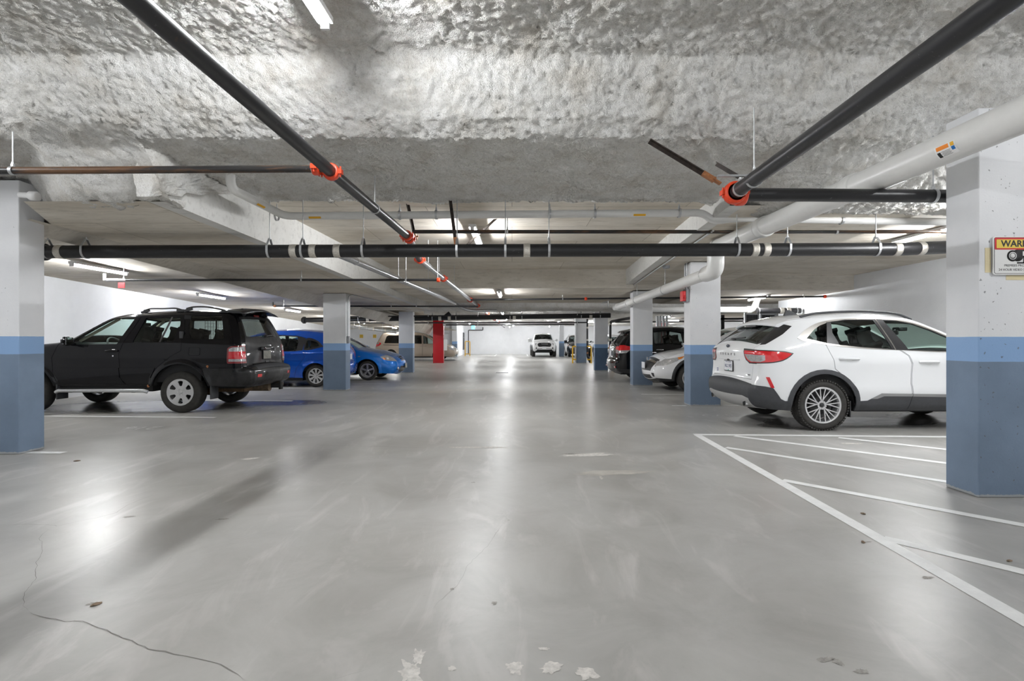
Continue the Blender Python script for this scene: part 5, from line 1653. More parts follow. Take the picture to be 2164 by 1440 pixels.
# ------------------------------------------------------------------ black SUV (nose to the wall, driver's side towards us)
def black_suv():
    P_BLK = paint('dusty_black_paint', (.005, .005, .0065, 1), .16, .55, vary=.3, rv=.06)
    P_DIRT = mat('dirty_black_paint', (.016, .016, .017, 1), .42, coat=.4, spec=.2, vary=.6, vscale=7, rvary=.2)
    wh = (1.22, 3.92, .361)
    fl = flare_fn(wh, .50, .11, .035)
    def ex(x, z):
        return fl(x, z) + .006 * np.exp(-((z - .97) / .06) ** 2)
    c = Car('black_suv', 'black four-door SUV with roof rails and rear spoiler, nose to the wall', 'parked cars',
            [(.12, .46, .2, .10, .02), (.03, .50, .3, .14, .03), (0, .58, .32, .16, .05), (0, .72, .3, .15, .06), (.04, .765, .25, .12, .06), (.15, .785, .16, .07, .04, 's'),
             (.155, .85, .16, .06, .04), (.17, 1.05, .16, .06, .05), (.20, 1.26, .14, .06, .05), (.32, 1.60, .12, .06, .05), (.40, 1.735, .10, .06, .05), (.50, 1.772, .09, .06, .03),
             (.85, 1.795, .08, .06, .035), (1.4, 1.80, .08, .06, .035), (2.0, 1.775, .08, .06, .035), (2.35, 1.735, .08, .06, .035), (2.60, 1.665, .08, .05, .04), (3.16, 1.31, .08, .05, .05), (3.24, 1.265, .08, .04, .05, 's'),
             (3.4, 1.235, .12, .05, .04), (3.8, 1.19, .14, .06, .04), (4.2, 1.12, .16, .08, .05), (4.5, 1.02, .25, .12, .06), (4.66, .92, .35, .2, .06), (4.71, .75, .4, .25, .06), (4.72, .6, .4, .25, .05), (4.66, .42, .4, .2, .04)],
            [(.30, .83), (.45, .865), (.60, .885), (.85, .895), (1.08, .892), (1.24, .872), (1.5, .775), (1.72, .69), (1.8, .66)], ex)
    base_parts(c, P_BLK, M_GLASS, M_GLASS)
    c.flare = 1; c.h = .05
    c.part('fmould', 'door_moulding', P_BLK, 'fdoor', .010, .012, True); c.part('rmould', 'door_moulding', P_BLK, 'rdoor', .010, .012, True)
    c.part('tgate', 'tailgate', P_DIRT, skirt=.02)
    c.part('rbump', 'rear_bumper', P_DIRT, off=.015, skirt=.03)
    c.part('qwin', 'quarter_window', M_GLASSM, None, -.003, 0, True)
    c.part('rglass', 'rear_window', M_GLASSM, 'tgate', -.003, 0)
    c.part('rlampd', 'tail_lamp', M_LREDD, None, .006, .015, True)
    c.part('rlamp', 'red_lens', M_LRED, 'rlampd', .008, .004, True)
    c.part('rlampc', 'clear_lens', M_LCLR, 'rlampd', .008, .004, True)
    c.part('bref', 'bumper_reflector', M_LRED, 'rbump', .018, .004)
    c.part('fuel', 'fuel_door', P_BLK, skirt=.01, sided=True)
    c.part('dirt', 'bumper_top', M_CLAD, 'rbump', .017, .004)
    c.side('fwin', rpoly([(3.12, 1.195), (3.09, 1.295), (2.545, 1.645), (2.45, 1.672), (2.135, 1.675), (2.34, 1.205)], .02))
    c.side('rtrim', [(1.467, 1.69), (1.495, 1.69), (1.605, 1.24), (1.575, 1.24)])
    c.side('rwin', rpoly([(2.07, 1.235), (1.945, 1.678), (1.335, 1.678), (1.30, 1.56), (1.362, 1.247)], .03))
    c.side('qwin', rpoly([(1.16, 1.715), (.60, 1.715), (.475, 1.30), (1.05, 1.288), (1.15, 1.50)], .03))
    c.side('fmould', [(2.285, .615), (2.297, .79), (3.44, .79), (3.40, .615)]); c.side('rmould', [(1.74, .615), (1.66, .79), (2.275, .79), (2.262, .615)])
    c.door('fdoor', [(3.37, 1.215), (3.47, .965), (3.455, .695), (3.37, .50), (2.20, .50), (2.262, .6), (2.29, 1.04), (2.235, 1.21), (2.02, 1.715), (2.44, 1.70), (2.57, 1.665), (3.15, 1.31)])
    c.door('rdoor', [(2.245, 1.21), (2.03, 1.722), (1.255, 1.725), (1.20, 1.456), (1.205, 1.087), (1.386, .985), (1.62, .80), (1.72, .66), (1.735, .50), (2.19, .50), (2.268, .6), (2.298, 1.04)])
    c.side('rlampc', [(.365, .945), (.0, .945), (.0, .90), (.365, .90)])
    c.side('rlampc', [(.365, 1.12), (.30, 1.148), (.0, 1.16), (.0, 1.075), (.365, 1.075)])
    c.side('rlamp', [(.365, 1.075), (.0, 1.075), (.0, .945), (.365, .945)])
    c.side('rlampd', rpoly([(.395, .865), (.395, 1.13), (.33, 1.17), (.0, 1.19), (.0, .865)], .03))
    c.door('fuel', rpoly([(.87, 1.005), (1.07, 1.005), (1.07, 1.15), (.87, 1.15)], .03), .006)
    c.side('rbump', [(-.1, .3), (-.1, .775), (.82, .775), (.78, .66), (.68, .45), (.62, .3)])
    c.side('gap', band([(2.30, .955), (2.9, .955), (3.47, .95)], .006));     # rear
    for sg in (1, -1):
        c.top('rlampc', c.R([(sg * .95, .945), (sg * .745, .945), (sg * .745, .90), (sg * .95, .90)]))
        c.top('rlampc', c.R([(sg * .95, 1.16), (sg * .745, 1.155), (sg * .745, 1.075), (sg * .95, 1.075)]))
        c.top('rlamp', c.R([(sg * .95, 1.075), (sg * .745, 1.075), (sg * .745, .945), (sg * .95, .945)]))
        c.top('rlampd', c.R([(sg * .95, 1.19), (sg * .72, 1.19), (sg * .72, .865), (sg * .95, .865)]))
        c.top('bref', c.R([(sg * .66, .665), (sg * .54, .665), (sg * .54, .615), (sg * .66, .615)]))
    c.top('rglass', rpoly(c.R([(-.61, 1.33), (.61, 1.33), (.545, 1.655), (-.545, 1.655)]), .04))
    c.topgap('tgate', c.R([(-.715, .80), (.715, .80), (.715, 1.18), (.66, 1.32), (.585, 1.70), (-.585, 1.70), (-.66, 1.32), (-.715, 1.18)]))
    c.top('dirt', c.R([(-.62, .735), (.62, .735), (.62, .782), (-.62, .782)]))
    c.top('rbump', c.R([(-1, .4), (1, .4), (1, .783), (-1, .783)]))
    c.top('wind', c.Fr([(-.70, 1.33), (.70, 1.33), (.60, 1.665), (-.60, 1.665)]))
    c.topgap('hood', c.T([(3.26, -.74), (4.55, -.70), (4.55, .70), (3.26, .74)]))
    c.top('grille', c.Fr([(-.55, .95), (.55, .95), (.5, .78), (-.5, .78)]))
    c.top('hlamp', c.Fr([(.58, .97), (.9, .97), (.9, .80), (.55, .80)])); c.top('hlamp', c.Fr([(-.58, .97), (-.9, .97), (-.9, .80), (-.55, .80)]))
    c.build(wh, .50, .47)
    c.under(.9, .25, 4.5, zb=.37)
    for xc in wh[:2]:
        for sg in (1, -1):
            c.wheel(xc, sg, .905, .365, .255, .232, 'six', M_ALLOY, dish=.03, cap=M_ALLOY)
    # trims and add-ons
    for sg in (1, -1):
        b = MB()
        b.sweep([(1.76, sg * .93, .37), (1.82, sg * .955, .395), (3.3, sg * .955, .395), (3.36, sg * .93, .37)], .032, 14)
        o = b.build('side_step', M_GALV, c.root); o['label'] = 'brushed steel side step tube'
        b = MB()
        for x in (2.0, 3.1): b.box(x - .03, x + .03, sg * .955 - .02 if sg < 0 else .70, sg * -.0 - .70 if sg < 0 else .955, .36, .40)
        b.build('step_bracket', M_UNDER, c.root)
        for (xc, s2) in ((1.22, -1), (3.92, -1)):
            b = MB(); b.box(xc - .545, xc - .525, sg * .66 if sg > 0 else -.90, .90 if sg > 0 else -.66, .235, .50, bev=.008); b.build('mud_flap', M_CLAD, c.root)
        for (x0, x1) in ((.55, 1.28), (1.36, 2.05)):
            b = MB()
            z0 = lambda x: float(np.interp(c.sTX(x), c.s, c.p[:, 1]))
            y = sg * .615
            b.sweep(curve2([(x0, z0(x0) + .03), (x0 + .1, z0(x0) + .055), ((x0 + x1) / 2, z0(x1) + .075), (x1 - .12, z0(x1) + .07)], .06) and [Vector((px_, y, pz_)) for px_, pz_ in curve2([(x0, z0(x0) + .02), (x0 + .1, z0(x0) + .05), ((x0 + x1) / 2, z0(x1) + .075), (x1 - .1, z0(x1) + .072), (x1, z0(x1) + .045)], .06)], .014, 10)
            b.obox((x1 - .03, y, z0(x1) + .022), (1, 0, -.35), (0, 1, 0), (.35, 0, 1), .075, .018, .022)
            b.obox((x0 + .03, y, z0(x0) + .012), (1, 0, 0), (0, 1, 0), (0, 0, 1), .06, .018, .022)
            b.build('roof_rail', M_TRIM, c.root)
        c.mirror(3.10, 1.20, sg, P_BLK, size=(.13, .13, .17))
    # spoiler
    b = MB()
    ys = np.linspace(-.66, .66, 15); vs, fs = [], []
    for y in ys:
        k = (y / .66) ** 2
        dz = -.075 * k
        for (x, z) in ((.13, 1.815), (.24, 1.868), (.45, 1.885), (.62, 1.868), (.60, 1.845), (.45, 1.848), (.25, 1.835)):
            vs.append((x + .06 * k, y, z + dz))
    m = 7
    for i in range(14):
        for j in range(m): fs.append((i * m + j, i * m + (j + 1) % m, (i + 1) * m + (j + 1) % m, (i + 1) * m + j))
    b.add(vs, fs, True); b.add(vs[:m], [tuple(range(m))]); b.add(vs[-m:], [tuple(range(m))])
    o = b.build('rear_spoiler', M_TRIM, c.root)
    b = MB()
    for y in (-.42, .42): b.obox((.36, y, 1.79), (.4, 0, 1), (0, 1, 0), (1, 0, -.4), .07, .02, .025)
    b.build('spoiler_foot', M_TRIM, o)
    b = MB(); q = c.rear_pt(0, 1.70, .012); b.obox(q, (0, 1, 0), (.3, 0, 1), (1, 0, -.3), .09, .018, .006); b.build('brake_light', M_LREDD, c.root)
    q0, q1 = c.rear_pt(-.02, 1.335, .02), c.rear_pt(-.36, 1.36, .02)
    b = MB(); b.cyl(q0, q1, .011, 8); b.ell(q0, .03, .035, .025); b.build('rear_wiper', M_TRIM, c.root)
    # plate recess bar, lettering and plate
    q = c.rear_pt(0, 1.115, .02); b = MB(); b.box(q.x - .015, q.x + .02, -.27, .27, 1.085, 1.15, bev=.012); o = b.build('plate_garnish', P_BLK, c.root)
    text_ob('badge_lettering', 'NISSAN', .045, (q.x - .0165, 0, 1.118), (PI / 2, 0, -PI / 2), M_CHROME, o, .001, bold=.001, sx=1.3)
    M_PL = mat('dirty_plate', (.17, .165, .14, 1), .35, .2, vary=.4, vscale=25)
    c.plate(False, 0.02, .995, .32, .17, None, M_PL, M_TRIM)
    q = c.rear_pt(-.60, .88, .006); text_ob('badge_lettering', 'LE', .035, q, (PI / 2, 0, -PI / 2), M_CHROME, c.root, .001)
    q = c.rear_pt(0, .865, .004); b = MB(); b.box(q.x - .006, q.x + .01, -.07, .07, .85, .885, bev=.004); b.build('latch_handle', M_TRIM, c.root)
    # handles
    c.handle('fdoor', 2.42, 1.09, 1, P_BLK, .2, .045); c.handle('fdoor', 2.42, 1.09, -1, P_BLK, .2, .045)
    p = c.side_pt(2.39, 1.0, 1); b = MB(); b.cyl(p - Vector((0, .003, 0)), p + Vector((0, .006, 0)), .014, 12); b.build('lock_cylinder', M_CHROME, c.ob[('fdoor', 1)])
    for sg in (1, -1):
        p = c.side_pt(1.235, 1.36, sg); b = MB(); b.box(p.x - .035, p.x + .03, p.y - .02, p.y + .02, 1.30, 1.43, bev=.012); b.build('door_handle', M_CLAD, c.ob[('rdoor', sg)])
    # rust bites on the arch edges
    for (x, z, r) in ((.74, .815, .035), (1.79, .47, .04)):
        p = c.side_pt(x, z, 1, .002); b = MB(); vs = [(p.x + r * (.6 + .5 * abs(noise.noise(Vector((i * .9, x, 2))))) * math.cos(2 * PI * i / 11) * .8, p.y + .001, p.z + r * (.6 + .5 * abs(noise.noise(Vector((i * .7, z, 5))))) * math.sin(2 * PI * i / 11)) for i in range(11)]
        b.add(vs, [tuple(range(11))]); b.build('rust_patch', M_COPPER, c.root)
    # under the tail: exhaust, hitch, axle, spare
    b = MB(); b.cyl((.05, -.55, .40), (.75, -.45, .42), .035, 14); b.cyl((.2, -.3, .36), (.6, -.3, .36), .09, 16); b.build('exhaust_pipe', M_COPPER if False else mat('rusty_exhaust', (.20, .15, .10, 1), .6, .3, vary=.4, vscale=20), c.root)
    b = MB(); b.box(.02, .5, -.42, -.34, .33, .42); b.box(.0, .04, -.43, -.33, .30, .45); b.build('tow_hitch', M_UNDER, c.root)
    b = MB(); b.cyl((1.22, -.7, .36), (1.22, .7, .36), .05, 12); b.ell((1.22, 0, .36), .14, .16, .14); b.box(.45, 1.1, -.12, .2, .30, .5); b.build('rear_axle', mat('rusty_axle', (.12, .075, .04, 1), .7, .3, vary=.4, vscale=20), c.root)
    # cabin
    c.tub(.80, .9, 3.2, .55, 1.18, M_INT); c.headliner(.6, 2.45, M_BEIGE)
    for sg in (1, -1):
        c.seat(2.2, sg * .38, .55, M_INT, .25, 'front_seat', .60)
        c.seat(1.30, sg * .38, .58, M_INT, .27, 'rear_seat', .52)
        b = MB(); b.cyl((3.1, sg * .74, 1.26), (2.5, sg * .60, 1.66), .025, 8); b.build('pillar_lining', M_BEIGE, c.root)
        b = MB(); b.obox((2.06, sg * .69, 1.43), (-.25, 0, 1), (0, 1, 0), (1, 0, .25), .24, .015, .05); b.obox((1.22, sg * .70, 1.46), (-.1, 0, 1), (0, 1, 0), (1, 0, .1), .26, .015, .06); b.build('pillar_lining', M_INT, c.root)
    c.dash(2.88, 3.28, .85, 1.235, .76, M_INTG)
    c.steering(2.72, .38, 1.16, M_INTG)
    b = MB(); b.box(2.42, 2.45, -.11, .11, 1.545, 1.61, bev=.012); b.cyl((2.45, 0, 1.6), (2.55, 0, 1.66), .008, 6); b.build('interior_mirror', M_TRIM, c.root)
    b = MB()                                             # cargo barrier grid
    for i in range(15): b.cyl((.95, -.6 + i * .086, 1.18), (.95, -.6 + i * .086, 1.66), .0035, 5)
    for i in range(8): b.cyl((.95, -.62, 1.19 + i * .066), (.95, .62, 1.19 + i * .066), .0035, 5)
    b.cyl((.95, .25, 1.15), (.95, .25, 1.68), .014, 6); b.cyl((.95, -.25, 1.15), (.95, -.25, 1.68), .014, 6)
    b.build('cargo_barrier', M_TRIM, c.root)
    c.root.location = (-4.60, 10.02, 0); c.root.rotation_euler = (0, 0, PI)
    return c
# ------------------------------------------------------------------ white SUV in front of the hatched bay
def white_suv():
    P_W = paint('white_paint', (.80, .81, .82, 1), .3, 1.0)
    wh = (.975, 3.685, .352)
    fl = flare_fn(wh, .46, .06, .012)
    def ex(x, z):
        return fl(x, z) + .018 * np.exp(-((z - .98) / .10) ** 2) * np.clip((x - .3) / .5, 0, 1) + .014 * np.exp(-((z - .56) / .09) ** 2) * ((x > 1.4) & (x < 3.3))
    c = Car('white_suv', 'white SUV with silver lattice wheels parked beside the hatched bay', 'parked cars',
            [(.25, .30, .3, .12, .03), (.10, .33, .4, .16, .05), (.02, .42, .45, .2, .07), (0, .54, .45, .2, .08), (.015, .62, .42, .19, .08), (.06, .66, .36, .16, .07), (.085, .72, .32, .13, .06), (.095, .88, .32, .13, .06), (.09, 1.0, .32, .13, .07), (.075, 1.09, .32, .13, .08), (.10, 1.16, .30, .12, .08), (.15, 1.205, .26, .11, .08),
             (.42, 1.43, .2, .1, .06), (.52, 1.50, .16, .1, .06), (.60, 1.565, .1, .08, .05), (.80, 1.605, .09, .07, .045), (1.2, 1.645, .08, .07, .045), (1.7, 1.665, .08, .07, .045), (2.1, 1.645, .08, .07, .045), (2.40, 1.585, .07, .06, .045), (2.68, 1.455, .07, .05, .06), (3.0, 1.29, .07, .05, .07), (3.36, 1.10, .08, .05, .07, 's'),
             (3.6, 1.07, .14, .06, .05), (3.95, 1.0, .2, .09, .05), (4.25, .90, .3, .16, .06), (4.44, .80, .45, .26, .08), (4.55, .66, .5, .3, .08), (4.585, .5, .5, .3, .06), (4.54, .33, .5, .26, .04), (4.45, .24, .5, .2, .03)],
            [(.24, .84), (.36, .915), (.5, .935), (.8, .938), (1.0, .925), (1.12, .905), (1.22, .872), (1.4, .78), (1.56, .69), (1.67, .61)], ex)
    base_parts(c, P_W, glass_mat('green_tint_glass', (.66, .78, .73, 1)), M_GLASS)
    c.flare = 1
    M_SKID = mat('silver_skid_plate', (.50, .50, .50, 1), .4, .4)
    M_DLO = mat('satin_chrome_trim', (.52, .50, .47, 1), .28, .85)
    M_GT = glass_mat('rear_door_glass', (.60, .70, .65, 1))
    c.part('rwin', 'rear_window', M_GT, 'rdoor', -.006, 0, True)
    c.part('qwin', 'quarter_window', M_GLASSM, None, -.004, 0, True)
    c.part('chrome', 'window_trim', M_DLO, None, .004, .01, True)
    c.part('low', 'lower_cladding', M_CLAD, None, .010, .02)
    c.part('lowg', 'cladding_strip', mat('grey_cladding_strip', (.25, .25, .25, 1), .5), 'low', .012, .01)
    c.part('lowd', 'door_cladding', M_CLAD, None, .012, .012, True)
    c.part('skid', 'skid_plate', M_SKID, None, .012, .02)
    c.part('refl', 'bumper_reflector', M_LRED, None, .004, .006, True)
    c.part('rlampd', 'tail_lamp', M_TRIM, None, .004, .015, True)
    c.part('rlamp', 'red_lens', M_LRED, 'rlampd', .006, .004, True)
    c.part('rlampc', 'clear_lens', M_LCLR, 'rlampd', .006, .004, True)
    c.part('spside', 'spoiler_side_trim', M_TRIM, None, .003, .01, True)
    X = lambda u: u + .975
    # glass
    qw = [(X(-.19), 1.298), (X(-.03), 1.437), (X(.06), 1.487), (X(.165), 1.522), (X(.078), 1.232)]
    rwn = [(X(.235), 1.535), (X(.46), 1.563), (X(.70), 1.568), (X(.852), 1.565), (X(.975), 1.157), (X(.55), 1.180), (X(.252), 1.206), (X(.205), 1.38)]
    fwn = [(X(.998), 1.56), (X(1.19), 1.548), (X(1.39), 1.503), (X(1.6), 1.415), (X(1.80), 1.31), (X(1.98), 1.20), (X(2.02), 1.135), (X(1.68), 1.122), (X(1.207), 1.146)]
    dlo = curve2([(X(-.32), 1.305), (X(-.24), 1.375), (X(-.127), 1.45), (X(0), 1.51), (X(.17), 1.553), (X(.44), 1.585), (X(.9), 1.593), (X(1.19), 1.573), (X(1.42), 1.522), (X(1.65), 1.425), (X(1.85), 1.315), (X(2.03), 1.205), (X(2.08), 1.12, 's'), (X(1.68), 1.105), (X(1.19), 1.127), (X(.55), 1.157), (X(.07), 1.208), (X(-.27), 1.275), (X(-.32), 1.305)], .08)[:-1]
    c.side('qwin', qw); c.side('rwin', rwn); c.side('fwin', fwn)
    c.side('gap', band([(X(.90), 1.577), (X(1.03), 1.135)], .006)); c.side('gap', band([(X(.17), 1.54), (X(.072), 1.215)], .006))
    c.side('rtrim', [(X(.075), 1.232), (X(.165), 1.53), (X(.45), 1.571), (X(.89), 1.577), (X(1.02), 1.138), (X(.55), 1.172)])
    c.side('ftrim', [(X(.905), 1.577), (X(1.19), 1.558), (X(1.40), 1.511), (X(1.62), 1.42), (X(1.83), 1.31), (X(2.0), 1.205), (X(2.05), 1.128), (X(1.68), 1.114), (X(1.035), 1.138)])
    c.side('chrome', dlo)
    # lamps
    lamp = curve2([(X(-.415), 1.09), (X(-.52), 1.115), (X(-.65), 1.125), (X(-.85), 1.135), (X(-1.1), 1.14), (X(-1.1), .93, 's'), (X(-.83), .945), (X(-.70), .955), (X(-.57), .985), (X(-.47), 1.04), (X(-.415), 1.09)], .06)[:-1]
    li = inset(lamp, .014)
    c.side('rlampc', [(X(-.80), .99), (X(-.80), 1.06), (X(-1.1), 1.075), (X(-1.1), .96), (X(-.85), .965)])
    c.side('rlamp', li); c.side('rlampd', lamp)
    for sg in (1, -1):
        c.top('rlampc', c.R([(sg * .99, .965), (sg * .99, 1.065), (sg * .55, 1.075), (sg * .60, 1.0), (sg * .68, .965)]))
        c.top('rlamp', c.R([(sg * .99, .955), (sg * .99, 1.12), (sg * .535, 1.115), (sg * .57, 1.0), (sg * .65, .955)]))
        c.top('rlampd', c.R([(sg * .99, .935), (sg * .99, 1.14), (sg * .51, 1.135), (sg * .55, .99), (sg * .63, .937)]))
    # doors
    c.door('rdoor', [(X(.055), 1.215), (X(.10), 1.08), (X(.13), 1.0), (X(.150), .87), (X(.25), .79), (X(.40), .62), (X(.515), .40), (X(.525), .295), (X(1.185), .295), (X(1.232), .516), (X(1.212), .668), (X(1.225), .945), (X(1.19), 1.055), (X(1.087), 1.135), (X(1.03), 1.15), (X(.895), 1.585), (X(.44), 1.58), (X(.17), 1.55)])
    c.door('fdoor', [(X(1.195), .295), (X(1.24), .516), (X(1.22), .668), (X(1.233), .945), (X(1.198), 1.055), (X(1.095), 1.135), (X(1.04), 1.15), (X(.90), 1.585), (X(1.19), 1.57), (X(1.42), 1.52), (X(1.83), 1.32), (X(2.03), 1.20), (X(2.16), 1.05), (X(2.20), .8), (X(2.18), .5), (X(2.12), .295)])
    # cladding: arches, doors, bumper
    def arch(xc, r0, r1, a0, a1, n=20):
        o = [(xc + r1 * math.cos(a0 + (a1 - a0) * i / n), .352 + r1 * math.sin(a0 + (a1 - a0) * i / n)) for i in range(n + 1)]
        i_ = [(xc + r0 * math.cos(a0 + (a1 - a0) * i / n), .352 + r0 * math.sin(a0 + (a1 - a0) * i / n)) for i in range(n + 1)]
        return o + i_[::-1]
    pre = []
    for xc, kk in zip(wh[:2], ('archr', 'archf')): pre.append((kk, arch(xc, .40, .512, -.35, PI + .35)))
    c.part('archr', 'rear_arch_trim', M_CLAD, None, .010, .02, True); c.part('archf', 'front_arch_trim', M_CLAD, None, .010, .02, True); c.part('rbl', 'rear_bumper', M_CLAD, None, .010, .02); c.part('fbl', 'front_bumper_trim', M_CLAD, None, .010, .02); c.part('low', 'door_cladding', M_CLAD, None, .010, .02, True); c.parts['lowg']['sided'] = True; c.parts['skid']['parent'] = 'rbl'
    cl = [(X(.50), .42), (X(.61), .427), (X(.70), .475), (X(.80), .53), (X(1.2), .525), (X(1.68), .512), (X(2.25), .51), (X(2.25), .2), (X(.40), .2)]
    clg = [(X(.66), .455), (X(.70), .475), (X(.80), .53), (X(1.2), .525), (X(2.25), .51), (X(2.25), .47), (X(1.2), .49), (X(.83), .492), (X(.74), .455)]
    bump = [(-.2, .2), (-.2, .645), (X(-.93), .635), (X(-.80), .622), (X(-.705), .60), (X(-.60), .45), (X(-.54), .42), (X(-.44), .42), (X(-.40), .2)]
    c.side_regs = pre + [('refl', [(X(-.80), .755), (X(-.755), .755), (X(-.69), .605), (X(-.735), .60)])] + c.side_regs
    k = [i for i, r in enumerate(c.side_regs) if r[0] == 'rdoor'][0]
    c.side_regs[k:k] = [('gap', band([(X(1.19), .30), (X(1.232), .516), (X(1.23), .535)], .008)), ('lowg', clg), ('low', cl)]
    c.side_regs.insert(len(pre), ('rbl', bump))
    c.side('fbl', [(3.95, .2), (3.95, .42), (5, .46), (5, .2)])
    c.top('skid', c.R([(-.80, .30), (-.78, .43), (-.6, .475), (.6, .475), (.78, .43), (.80, .30)]))
    c.top('rbl', c.R([(-1, .2), (1, .2), (1, .642), (-1, .642)]))
    c.top('rglass', c.R([(-.70, 1.205), (.70, 1.205), (.60, 1.50), (-.60, 1.50)]))
    for sg in (1, -1): c.top('spside', c.R([(sg * .70, 1.205), (sg * .60, 1.50), (sg * .69, 1.50), (sg * .80, 1.26)]))
    c.side('spside', [(X(-.90), 1.20), (X(-.765), 1.215), (X(-.50), 1.36), (X(-.345), 1.475), (X(-.42), 1.50), (X(-.6), 1.52)])
    c.topgap('tgate', c.R([(-.70, .70), (.70, .70), (.72, .95), (.74, 1.205), (.62, 1.53), (-.62, 1.53), (-.74, 1.205), (-.72, .95)]))
    c.top('wind', c.Fr([(-.70, 1.12), (.70, 1.12), (.60, 1.575), (-.60, 1.575)]))
    c.topgap('hood', c.T([(3.42, -.76), (4.35, -.66), (4.35, .66), (3.42, .76)]))
    c.top('grille', c.Fr([(-.5, .74), (.5, .74), (.42, .5), (-.42, .5)]))
    for sg in (1, -1): c.top('hlamp', c.Fr([(sg * .52, .80), (sg * .9, .86), (sg * .9, .70), (sg * .56, .66)]))
    c.build(wh, .45, .285)
    c.under(.93, .22, 4.4, zb=.265)
    for xc in wh[:2]:
        for sg in (1, -1):
            c.wheel(xc, sg, .925, .362, .225, .252, 'lattice', M_ALLOYD, dish=.035, lugs=(sg < 0), cap=M_TRIM)
    for o in [o for o in c.root.children if o.name.startswith('wheel') and not o.name.startswith('wheel_h')]:
        pass
    M_BADGE = mat('blue_badge', (.02, .07, .25, 1), .2, .5)
    for xc in wh[:2]:
        b = MB(); b.lathe((xc, -.925 + .046, .358), (0, -1, 0), [(0, .028), (.003, .026), (.003, 0)], 20); b.build('hub_badge', M_BADGE, c.root)
    # spoiler
    b = MB(); ys = np.linspace(-.665, .665, 19); vs, fs = [], []
    for y in ys:
        kk = (abs(y) / .665) ** 2.2
        for (x, z) in ((.33, 1.515), (.36, 1.552), (.50, 1.600), (.72, 1.632), (.86, 1.642), (.80, 1.58), (.55, 1.535), (.40, 1.505)):
            vs.append((x + .09 * kk, y, z - .045 * kk))
    m = 8
    for i in range(18):
        for j in range(m): fs.append((i * m + j, i * m + (j + 1) % m, (i + 1) * m + (j + 1) % m, (i + 1) * m + j))
    b.add(vs, fs, True); b.add(vs[:m], [tuple(range(m))]); b.add(vs[-m:], [tuple(range(m))])
    sp = b.build('rear_spoiler', P_W, c.root)
    b = MB(); b.box(.36, .46, -.2, .2, 1.475, 1.512, bev=.01); b.obox((.47, 0, 1.47), (.7, 0, .7), (0, 1, 0), (-.7, 0, .7), .06, .09, .02); b.build('spoiler_brake_light', M_TRIM, sp)
    # shark fin, rails, handles, mirrors
    b = MB(); z0 = float(np.interp(c.sTX(1.05), c.s, c.p[:, 1])) + .04
    vs = [(.93, -.012, z0 + .075), (.93, .012, z0 + .075), (.90, -.03, z0 - .01), (.90, .03, z0 - .01), (1.12, -.035, z0 - .005), (1.12, .035, z0 - .005), (.98, -.008, z0 + .078), (.98, .008, z0 + .078)]
    b.add(vs, [(0, 1, 3, 2), (2, 3, 5, 4), (0, 2, 4, 6), (1, 7, 5, 3), (6, 4, 5, 7), (0, 6, 7, 1)]); b.build('shark_fin_antenna', M_CLAD, c.root)
    zr = lambda x: float(np.interp(c.sTX(x), c.s, c.p[:, 1]))
    for sg in (1, -1):
        b = MB(); xs = [.82, 1.0, 1.3, 1.7, 2.1, 2.3, 2.45]
        pts = [Vector((x, sg * .60, zr(x) + (.035 if .9 < x < 2.4 else .008))) for x in xs]
        b.sweep([Vector(p) for p in fillet(pts, .15)], .018, 10); b.build('roof_rail', M_CLAD, c.root)
        c.handle('rdoor', X(.35), 1.012, sg, P_W, .27, .032); c.handle('fdoor', X(1.46), .97, sg, P_W, .27, .032)
        for (x, z, k) in ((X(.35), 1.0, 'rdoor'), (X(1.46), .957, 'fdoor')):
            p = c.side_pt(x, z, sg, .001); b = MB(); b.ell(p + Vector((0, sg * -.008, -.005)), .06, .012, .035); b.build('handle_cup', mat('white_cup', (.5, .5, .51, 1), .4) if False else P_W, c.ob[(k, sg)])
        c.mirror(3.10, 1.11, sg, P_W, size=(.13, .12, .15))
        b = MB(); b.box(wh[0] + .375, wh[0] + .392, sg * .70 if sg > 0 else -.915, .915 if sg > 0 else -.70, .19, .42, bev=.005); b.build('mud_flap', M_TRIM, c.root)
        xe = c.rear_pt(.60, .37).x
        b = MB(); b.sweep([(xe - .035, sg * .60, .36), (xe + .06, sg * .60, .36)], .048, 20, cap=False); b.sweep([(xe - .03, sg * .60, .36), (xe + .3, sg * .60, .36)], .043, 16); o = b.build('exhaust_tip', M_CHROME, c.root)
        b = MB(); b.cyl((xe - .033, sg * .60, .36), (xe - .029, sg * .60, .36), .038, 16); b.build('exhaust_bore', M_UNDER, o)
        p = c.side_pt(X(-.52), .50, sg, .001); b = MB(); b.cyl(p, p + Vector((0, sg * .003, 0)), .016, 14); b.build('parking_sensor', P_W, c.root)
    q0, q1 = c.rear_pt(.02, 1.215, .02), c.rear_pt(-.32, 1.25, .022)
    b = MB(); b.cyl(q0, q1, .012, 8); b.ell(q0 + Vector((0, -.03, 0)), .03, .08, .022); b.build('rear_wiper', M_TRIM, c.root)
    q = c.rear_pt(0, 1.145, .008); b = MB()
    bm = bmesh.new(); bmesh.ops.create_uvsphere(bm, u_segments=20, v_segments=10, radius=1)
    for v in bm.verts: v.co = q + Vector((v.co.x * .01, v.co.y * .062, v.co.z * .026))
    b.bm(bm, True); b.build('oval_badge', mat('dark_oval_badge', (.10, .11, .14, 1), .25, .6), c.root)
    for i, ch in enumerate('ESCAPE'):
        y = .26 - i * .104; q = c.rear_pt(y, 1.065, .004)
        text_ob('badge_lettering', ch, .05, q, (PI / 2, 0, -PI / 2), M_CHROME if False else mat('satin_letter', (.35, .35, .36, 1), .3, .7) if i == 0 else MATS['satin_letter'], c.root, .002, bold=.001, sx=1.25)
